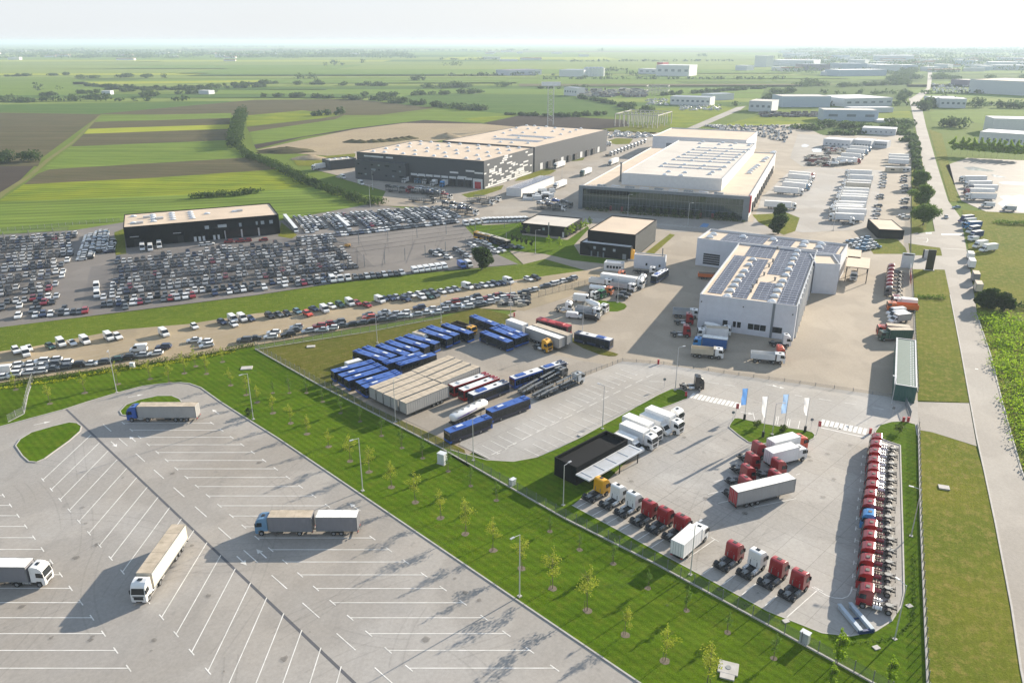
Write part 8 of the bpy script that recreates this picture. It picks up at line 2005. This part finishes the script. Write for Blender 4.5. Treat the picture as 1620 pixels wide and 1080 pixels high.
fence('road_fence', 'mesh fence along the verge behind the far tractors and green shed', pts('P', [(1452, 620), (1447, 520), (1443, 440), (1440, 405)]), .2, 2.0, 3.0)
fence('mesh_fence', 'mesh fence along the lower edge of the dirt lane behind the buses', pts('P', [(404, 553), (480, 541), (585, 525), (640, 514), (700, 503)]), .15, 2.0, 3.0)
fence('mesh_fence', 'short diagonal mesh fence across the lawn at the left', pts('P', [(52, 601), (44, 625), (38, 655), (13, 668)]), .15, 2.0, 2.2)
fence('rail_fence', 'low rusty post fence between the customer bays and the old yard', pts('P', [(712, 703), (760, 672), (833, 633), (890, 607), (985, 572)]), 0, 1.1, 2.2); fence('rail_fence', 'low post fence dividing the old yard from the access road', pts('P', [(985, 572), (1050, 577), (1145, 591), (1290, 611), (1380, 624), (1448, 634)]), 0, 1.0, 4.0)
fence('mesh_fence', 'tall mesh fence along the yard side of the dirt lane end', pts('P', [(852, 470), (925, 452), (962, 441)]), 0, 2.2, 3.0)
fence('mesh_fence', 'dark mesh fence between trailer yard and road', pts('P', [(1440, 405), (1441, 330), (1441, 214)]), 0, 2.2, 3.0); fence('mesh_fence', 'mesh fence at the back of the field behind the netted lots', pts('P', [(-60, 372), (60, 362), (190, 350)]), 0, 1.8, 3.0)
gtx = thing('sliding_gate', 'dark bar gate across the yard exit beside the green shed', 'gate', at(1436, 650), hd(at(1436, 640), at(1447, 668))); link('gate_frame', MB().box(-4, 4, -.05, .05, .2, .35).box(-4, 4, -.05, .05, 1.7, 1.85).mesh('gate_frame', ['frame_wall']), gtx)
bm_ = MB()
for i in range(27): bm_.box(-4 + i * .3, -3.95 + i * .3, -.03, .03, .35, 1.7)
link('gate_bars', bm_.mesh('gate_bars', ['frame_wall']), gtx)
lamp_pole = {}
def lamp(x, y_, H, az, lab, double=False, group='lamp posts'):
    t = thing('street_lamp', lab, 'street lamp', at(x, y_), az, group)
    if H not in lamp_pole:
        lamp_pole[H] = (MB().tube((0, 0, 0), (0, 0, H), .11, 8, 0, .06).mesh('pole', ['alu']), MB().tube((0, 0, H - .05), (1.3, 0, H + .1), .045, 6).mesh('arm', ['alu']), MB().box(1.2, 2.0, -.17, .17, H + .04, H + .16, 0).box(1.3, 1.95, -.13, .13, H + .02, H + .04, 1).mesh('lamp_head', ['alu', 'lamp_clear']), MB().box(-.3, .3, -.3, .3, -.02, .32).mesh('footing', ['concrete']))
    po, ar, he, fo = lamp_pole[H]
    link('pole', po, t); link('footing', fo, t)
    for k in range(2 if double else 1):
        a = link('arm', ar, t); hd_ = link('lamp_head', he, t)
        if k: a.rotation_euler = (0, 0, math.pi); hd_.rotation_euler = (0, 0, math.pi)
for x, y_, H, az, lab, db in ((574, 777, 12, -2.4, 'tall lamp post on the truck park kerb, middle of three', 0), (822, 944, 12, -2.4, 'tall lamp post on the truck park kerb, nearest of three', 0), (401, 664, 12, -2.4, 'tall lamp post on the truck park kerb, by the dark bush', 0), (185, 622, 12, -1.2, 'tall lamp post at the upper edge of the truck park', 0), (891, 800, 9, .8, 'lamp post by the yellow tractor', 0), (1092, 910, 10, .8, 'lamp post beside the grey box truck in the fence row', 0), (977, 479, 12, .8, 'lamp post on the round grass island', 0), (921, 542, 11, .6, 'lamp post beside the dark white-roofed bus', 0), (626, 668, 11, .8, 'lamp post in front of the beige trailers', 0), (749, 729, 10, .8, 'lamp post on the grass at the customer bays corner', 0), (953, 679, 11, 2.4, 'lamp post behind the black gatehouse', 0), (1068, 618, 12, .4, 'lamp post at the tip of the grass strip by the crossing', 0), (1415, 1012, 10, 2.0, 'lamp post at the rounded yard corner by the ramps', 0), (1441, 849, 10, 2.6, 'lamp post behind the long red row', 0),
                         (808, 502, 12, 0, 'lamp post at the end of the dirt lane', 0), (698, 511, 9, 0, 'lamp post on the rough grass behind the upper buses, right one', 0), (597, 543, 9, 0, 'lamp post on the rough grass behind the upper buses, left one', 0), (586, 328, 12, 0, 'twin-headed lamp post by the field hedge', 1), (847, 401, 10, 0, 'lamp post on the pavilion lawn', 0), (1088, 357, 11, 0, 'lamp post before the glass front, right one', 0), (993, 342, 11, 0, 'lamp post before the glass front, left one', 0), (1219, 602, 8, 0, 'lamp post leaning over the flag island, tallest pole', 0), (1318, 365, 9, 0, 'lamp post on the small roundabout', 0), (1410, 640, 7, 1.5, 'white lamp post by the green shed corner', 0), (590, 300, 11, 0, 'lamp post on the warehouse apron', 0), (889, 282, 11, 0, 'lamp post on the warehouse road', 0)):
    if lab.startswith('lamp post leaning'): x, y_ = 1221.5, 688
    lamp(x, y_, H, az, lab, db)
for n_, c_ in (('cloth_blue', (0.15, 0.34, 0.72)), ('cloth_white', (0.86, 0.86, 0.85)), ('cloth_sky', (0.38, 0.56, 0.82))): leaves(n_, c_, c_)
for bx, by, col, H, lab in ((478, 318, 'cloth_blue', 8.5, 'blue banner flag on the left of the flag island'), (622, 452, 'cloth_white', 10.5, 'white banner flag second from the left on the island'), (785, 400, 'cloth_sky', 9.5, 'light blue banner flag on the flag island'), (948, 412, 'cloth_white', 9.0, 'white banner flag on the right of the flag island')):
    t = thing('banner_flag', lab, 'flag', q('E2', bx, by), R(190), 'banner flags on the island')
    link('pole', MB().tube((0, 0, 0), (0, 0, H), .07, 8, 0, .045).tube((0, 0, H - .1), (1.35, 0, H - .05), .03, 5).mesh('pole', ['alu']), t); link('footing', MB().cyl((0, 0, .8), .3, 1.6, 'z', 10).mesh('footing', ['frame_black']), t)
    b = MB(); nz_ = 12
    for i in range(nz_ + 1):
        z = H - .15 - i * (H * .5) / nz_; w = 1.25 * (1 - .55 * (i / nz_) ** 2 if col == 'cloth_white' else 1.0)
        for j in range(5):
            xx = .06 + w * j / 4; b.v.append((xx, .12 * math.sin(j * 1.3 + i * .7) * (j / 4), z))
    for i in range(nz_):
        for j in range(4): b.f.append((i * 5 + j, i * 5 + j + 1, (i + 1) * 5 + j + 1, (i + 1) * 5 + j)); b.m.append(0)
    link('cloth', b.mesh('cloth', [col], smooth=True), t)
def cabinet(x, y_, w, d, H, mat, lab, h=R(45)):
    t = thing('utility_cabinet', lab, 'cabinet', at(x, y_), h); link('housing', MB().box(-w / 2, w / 2, -d / 2, d / 2, .15, H).box(-w / 2 - .08, w / 2 + .08, -d / 2 - .08, d / 2 + .08, H, H + .12).mesh('housing', [mat], bevel=.03), t); link('plinth', MB().box(-w / 2 - .15, w / 2 + .15, -d / 2 - .15, d / 2 + .15, 0, .15).mesh('plinth', ['concrete']), t)
    for s in (-1, 1): link('door', MB().box(s * w / 4 - w * .22, s * w / 4 + w * .22, -d / 2 - .03, -d / 2 + .02, .3, H - .15).mesh('door', [mat], bevel=.01), t)
cabinet(700, 733, 1.7, 1.3, 2.5, 'paint_maskwhite', 'white transformer cabinet on the lawn by the fence', R(-30)); cabinet(811, 768, 1.2, .8, 1.5, 'paint_maskwhite', 'smaller white cabinet against the mesh fence'); cabinet(1272, 1017, 1.3, .9, 2.0, 'paint_maskwhite', 'grey-white cabinet on the strip below the rounded yard corner', R(-45)); cabinet(210, 582, 1.2, .8, 1.5, 'paint_maskwhite', 'white cabinet among the shrubs below the dirt lane', R(0))
def manhole(x, y_, lab, parts, h=R(20)):
    t = thing('concrete_chamber', lab, 'concrete slab', at(x, y_), h)
    link('slab', MB().box(*parts, 0, .35).mesh('slab', ['concrete'], bevel=.03), t)
    return t
t = manhole(1152, 1058, 'big pale stepped concrete chamber at the bottom of the lawn', (-1.4, 1.4, -1.2, 1.2), R(-20)); link('slab', MB().box(-1.0, 1.0, -2.2, -1.2, 0, .33).mesh('slab', ['concrete']), t); link('cover', MB().cyl((0, 0, .37), .4, .06, 'z', 14).mesh('cover', ['plate_grey']), t)
manhole(391, 583, 'pale concrete chamber on the upper lawn', (-1.6, 1.4, -1.1, 1.1), R(10)); manhole(492, 549, 'small concrete chamber on the rough grass', (-1.2, 1.2, -.8, .8), R(10)); manhole(1493, 772, 'pale flat concrete slab on the right verge', (-1.0, 1.0, -.8, .8), R(-20)); manhole(894, 576, 'round-edged concrete cover on the grass wedge by the dark bus', (-.8, .8, -.6, .6)); manhole(919, 689, 'concrete cover on the kerb behind the gatehouse', (-.7, .7, -.5, .5), R(45)); manhole(1438, 960, 'concrete cover on the strip behind the ramps', (-.5, .5, -.4, .4)); manhole(1386, 1026, 'concrete cover on the grass below the ramps', (-.5, .5, -.4, .4)); manhole(1243, 984, 'concrete cover on the strip by the end tractor', (-.5, .5, -.4, .4))
for c, X, Y, H, lab in (('E2', 402, 298, 3.6, 'red entrance banner on a leaning post left of the flag island'), ('E2', 1036, 432, 3.4, 'red entrance banner on a post right of the flag island')):
    t = thing('entrance_banner', lab, 'sign', q(c, X, Y), R(-25)); link('post', MB().tube((0, 0, 0), (.35, 0, H), .06, 6).mesh('post', ['alu']), t); link('panel', MB().box(.1, .75, -.05, .05, H - 1.1, H + .2).mesh('panel', ['door_red']), t)
for c, X, Y, lab in (('C3', 1100, 270, 'short red post at the tip of the grass strip'), ('C3', 925, 65, 'red post by the low fence of the access road'), ('C4', 855, 432, 'left red post by the yard exit gate'), ('C4', 885, 432, 'right red post by the yard exit gate'), ('C4', 645, 505, 'red box at the crossing end of the long row'), ('F8', 1045, 600, 'red bin at the end of the dirt lane')):
    t = thing('red_post', lab, 'post', q(c, X, Y), 0); link('post', MB().box(-.25, .25, -.2, .2, 0, 1.3).box(-.3, .3, -.25, .25, 1.3, 1.4).mesh('post', ['door_red'], bevel=.03), t)
for c, X, Y, lab in (('C3', 962, 215, 'round traffic sign on a pole by the grass tip'), ('E2', 386, 330, 'small sign on a pole at the corner of the flag island'), ('C4', 270, 475, 'traffic sign on a pole left of the right crossing'), ('C4', 785, 400, 'traffic sign on a pole by the exit road')):
    t = thing('traffic_sign', lab, 'sign', q(c, X, Y), R(90)); link('pole', MB().cyl((0, 0, 1.2), .04, 2.4, 'z', 6).mesh('pole', ['alu']), t); link('plate', MB().cyl((0, 0, 2.5), .38, .05, 'x', 14).mesh('plate', ['frame_wall']), t)
# heaps on the building site
hp = MB()
def heap(name, lab, c, X, Y, r, H, mat='earth_bare'):
    rs_ = np.random.default_rng(int(X)); n = 22; k = 6; vs = []; fs = []
    for j in range(k):
        for i in range(n):
            a = 2 * math.pi * i / n; t_ = j / (k - 1)
            rr = r * (1 - t_) ** .8 * (1 + rs_.normal() * .08); vs.append((rr * math.cos(a) * 1.5, rr * math.sin(a), H * t_ * (1 + rs_.normal() * .06)))
    fs = [(j * n + i, j * n + (i + 1) % n, (j + 1) * n + (i + 1) % n, (j + 1) * n + i) for j in range(k - 1) for i in range(n)]
    o = link(name, MB().add(vs, fs).mesh(name, [mat], smooth=True), None, (*q(c, X, Y), 0)); tag(o, lab, 'earth heap')
heap('earth_heap', 'grey earth heap on the building site behind the warehouse', 'H1', 905, 262, 11, 4.5); heap('earth_heap', 'low earth heap left of the building site near the hedge', 'A2', 340, 765, 10, 3); 
for i, (X, Y) in enumerate(((610, 655), (660, 657), (740, 655), (790, 652), (850, 648), (890, 642), (930, 638), (970, 632))): heap('earth_heap', 'brown spoil heap, %s from the left along the building site' % nth(i + 1), 'A2', X, Y + 6, 6, 2.6, 'soil_brown')
heap('earth_heap', 'dark spoil bank at the left end of the building site', 'A2', 190, 718, 16, 3.5, 'soil_brown')

# ------------------------------------------------------------------ air
hm = bpy.data.materials.new('haze_air'); hm.use_nodes = True
n_ = hm.node_tree; n_.nodes.clear()
pv = n_.nodes.new('ShaderNodeVolumePrincipled'); out = n_.nodes.new('ShaderNodeOutputMaterial')
pv.inputs['Color'].default_value = (0.64, 0.77, 0.90, 1); pv.inputs['Density'].default_value = 0.000115; pv.inputs['Anisotropy'].default_value = 0.15
n_.links.new(pv.outputs[0], out.inputs['Volume'])
hz_ = bpy.data.meshes.new('haze'); hb_ = MB().box(-GE - 300, GE + 300, -1800, 34400, -1.2, 92.0); hz_.from_pydata(hb_.v, [], hb_.f); hz_.materials.append(hm)
tag(link('haze', hz_), kind='stuff')
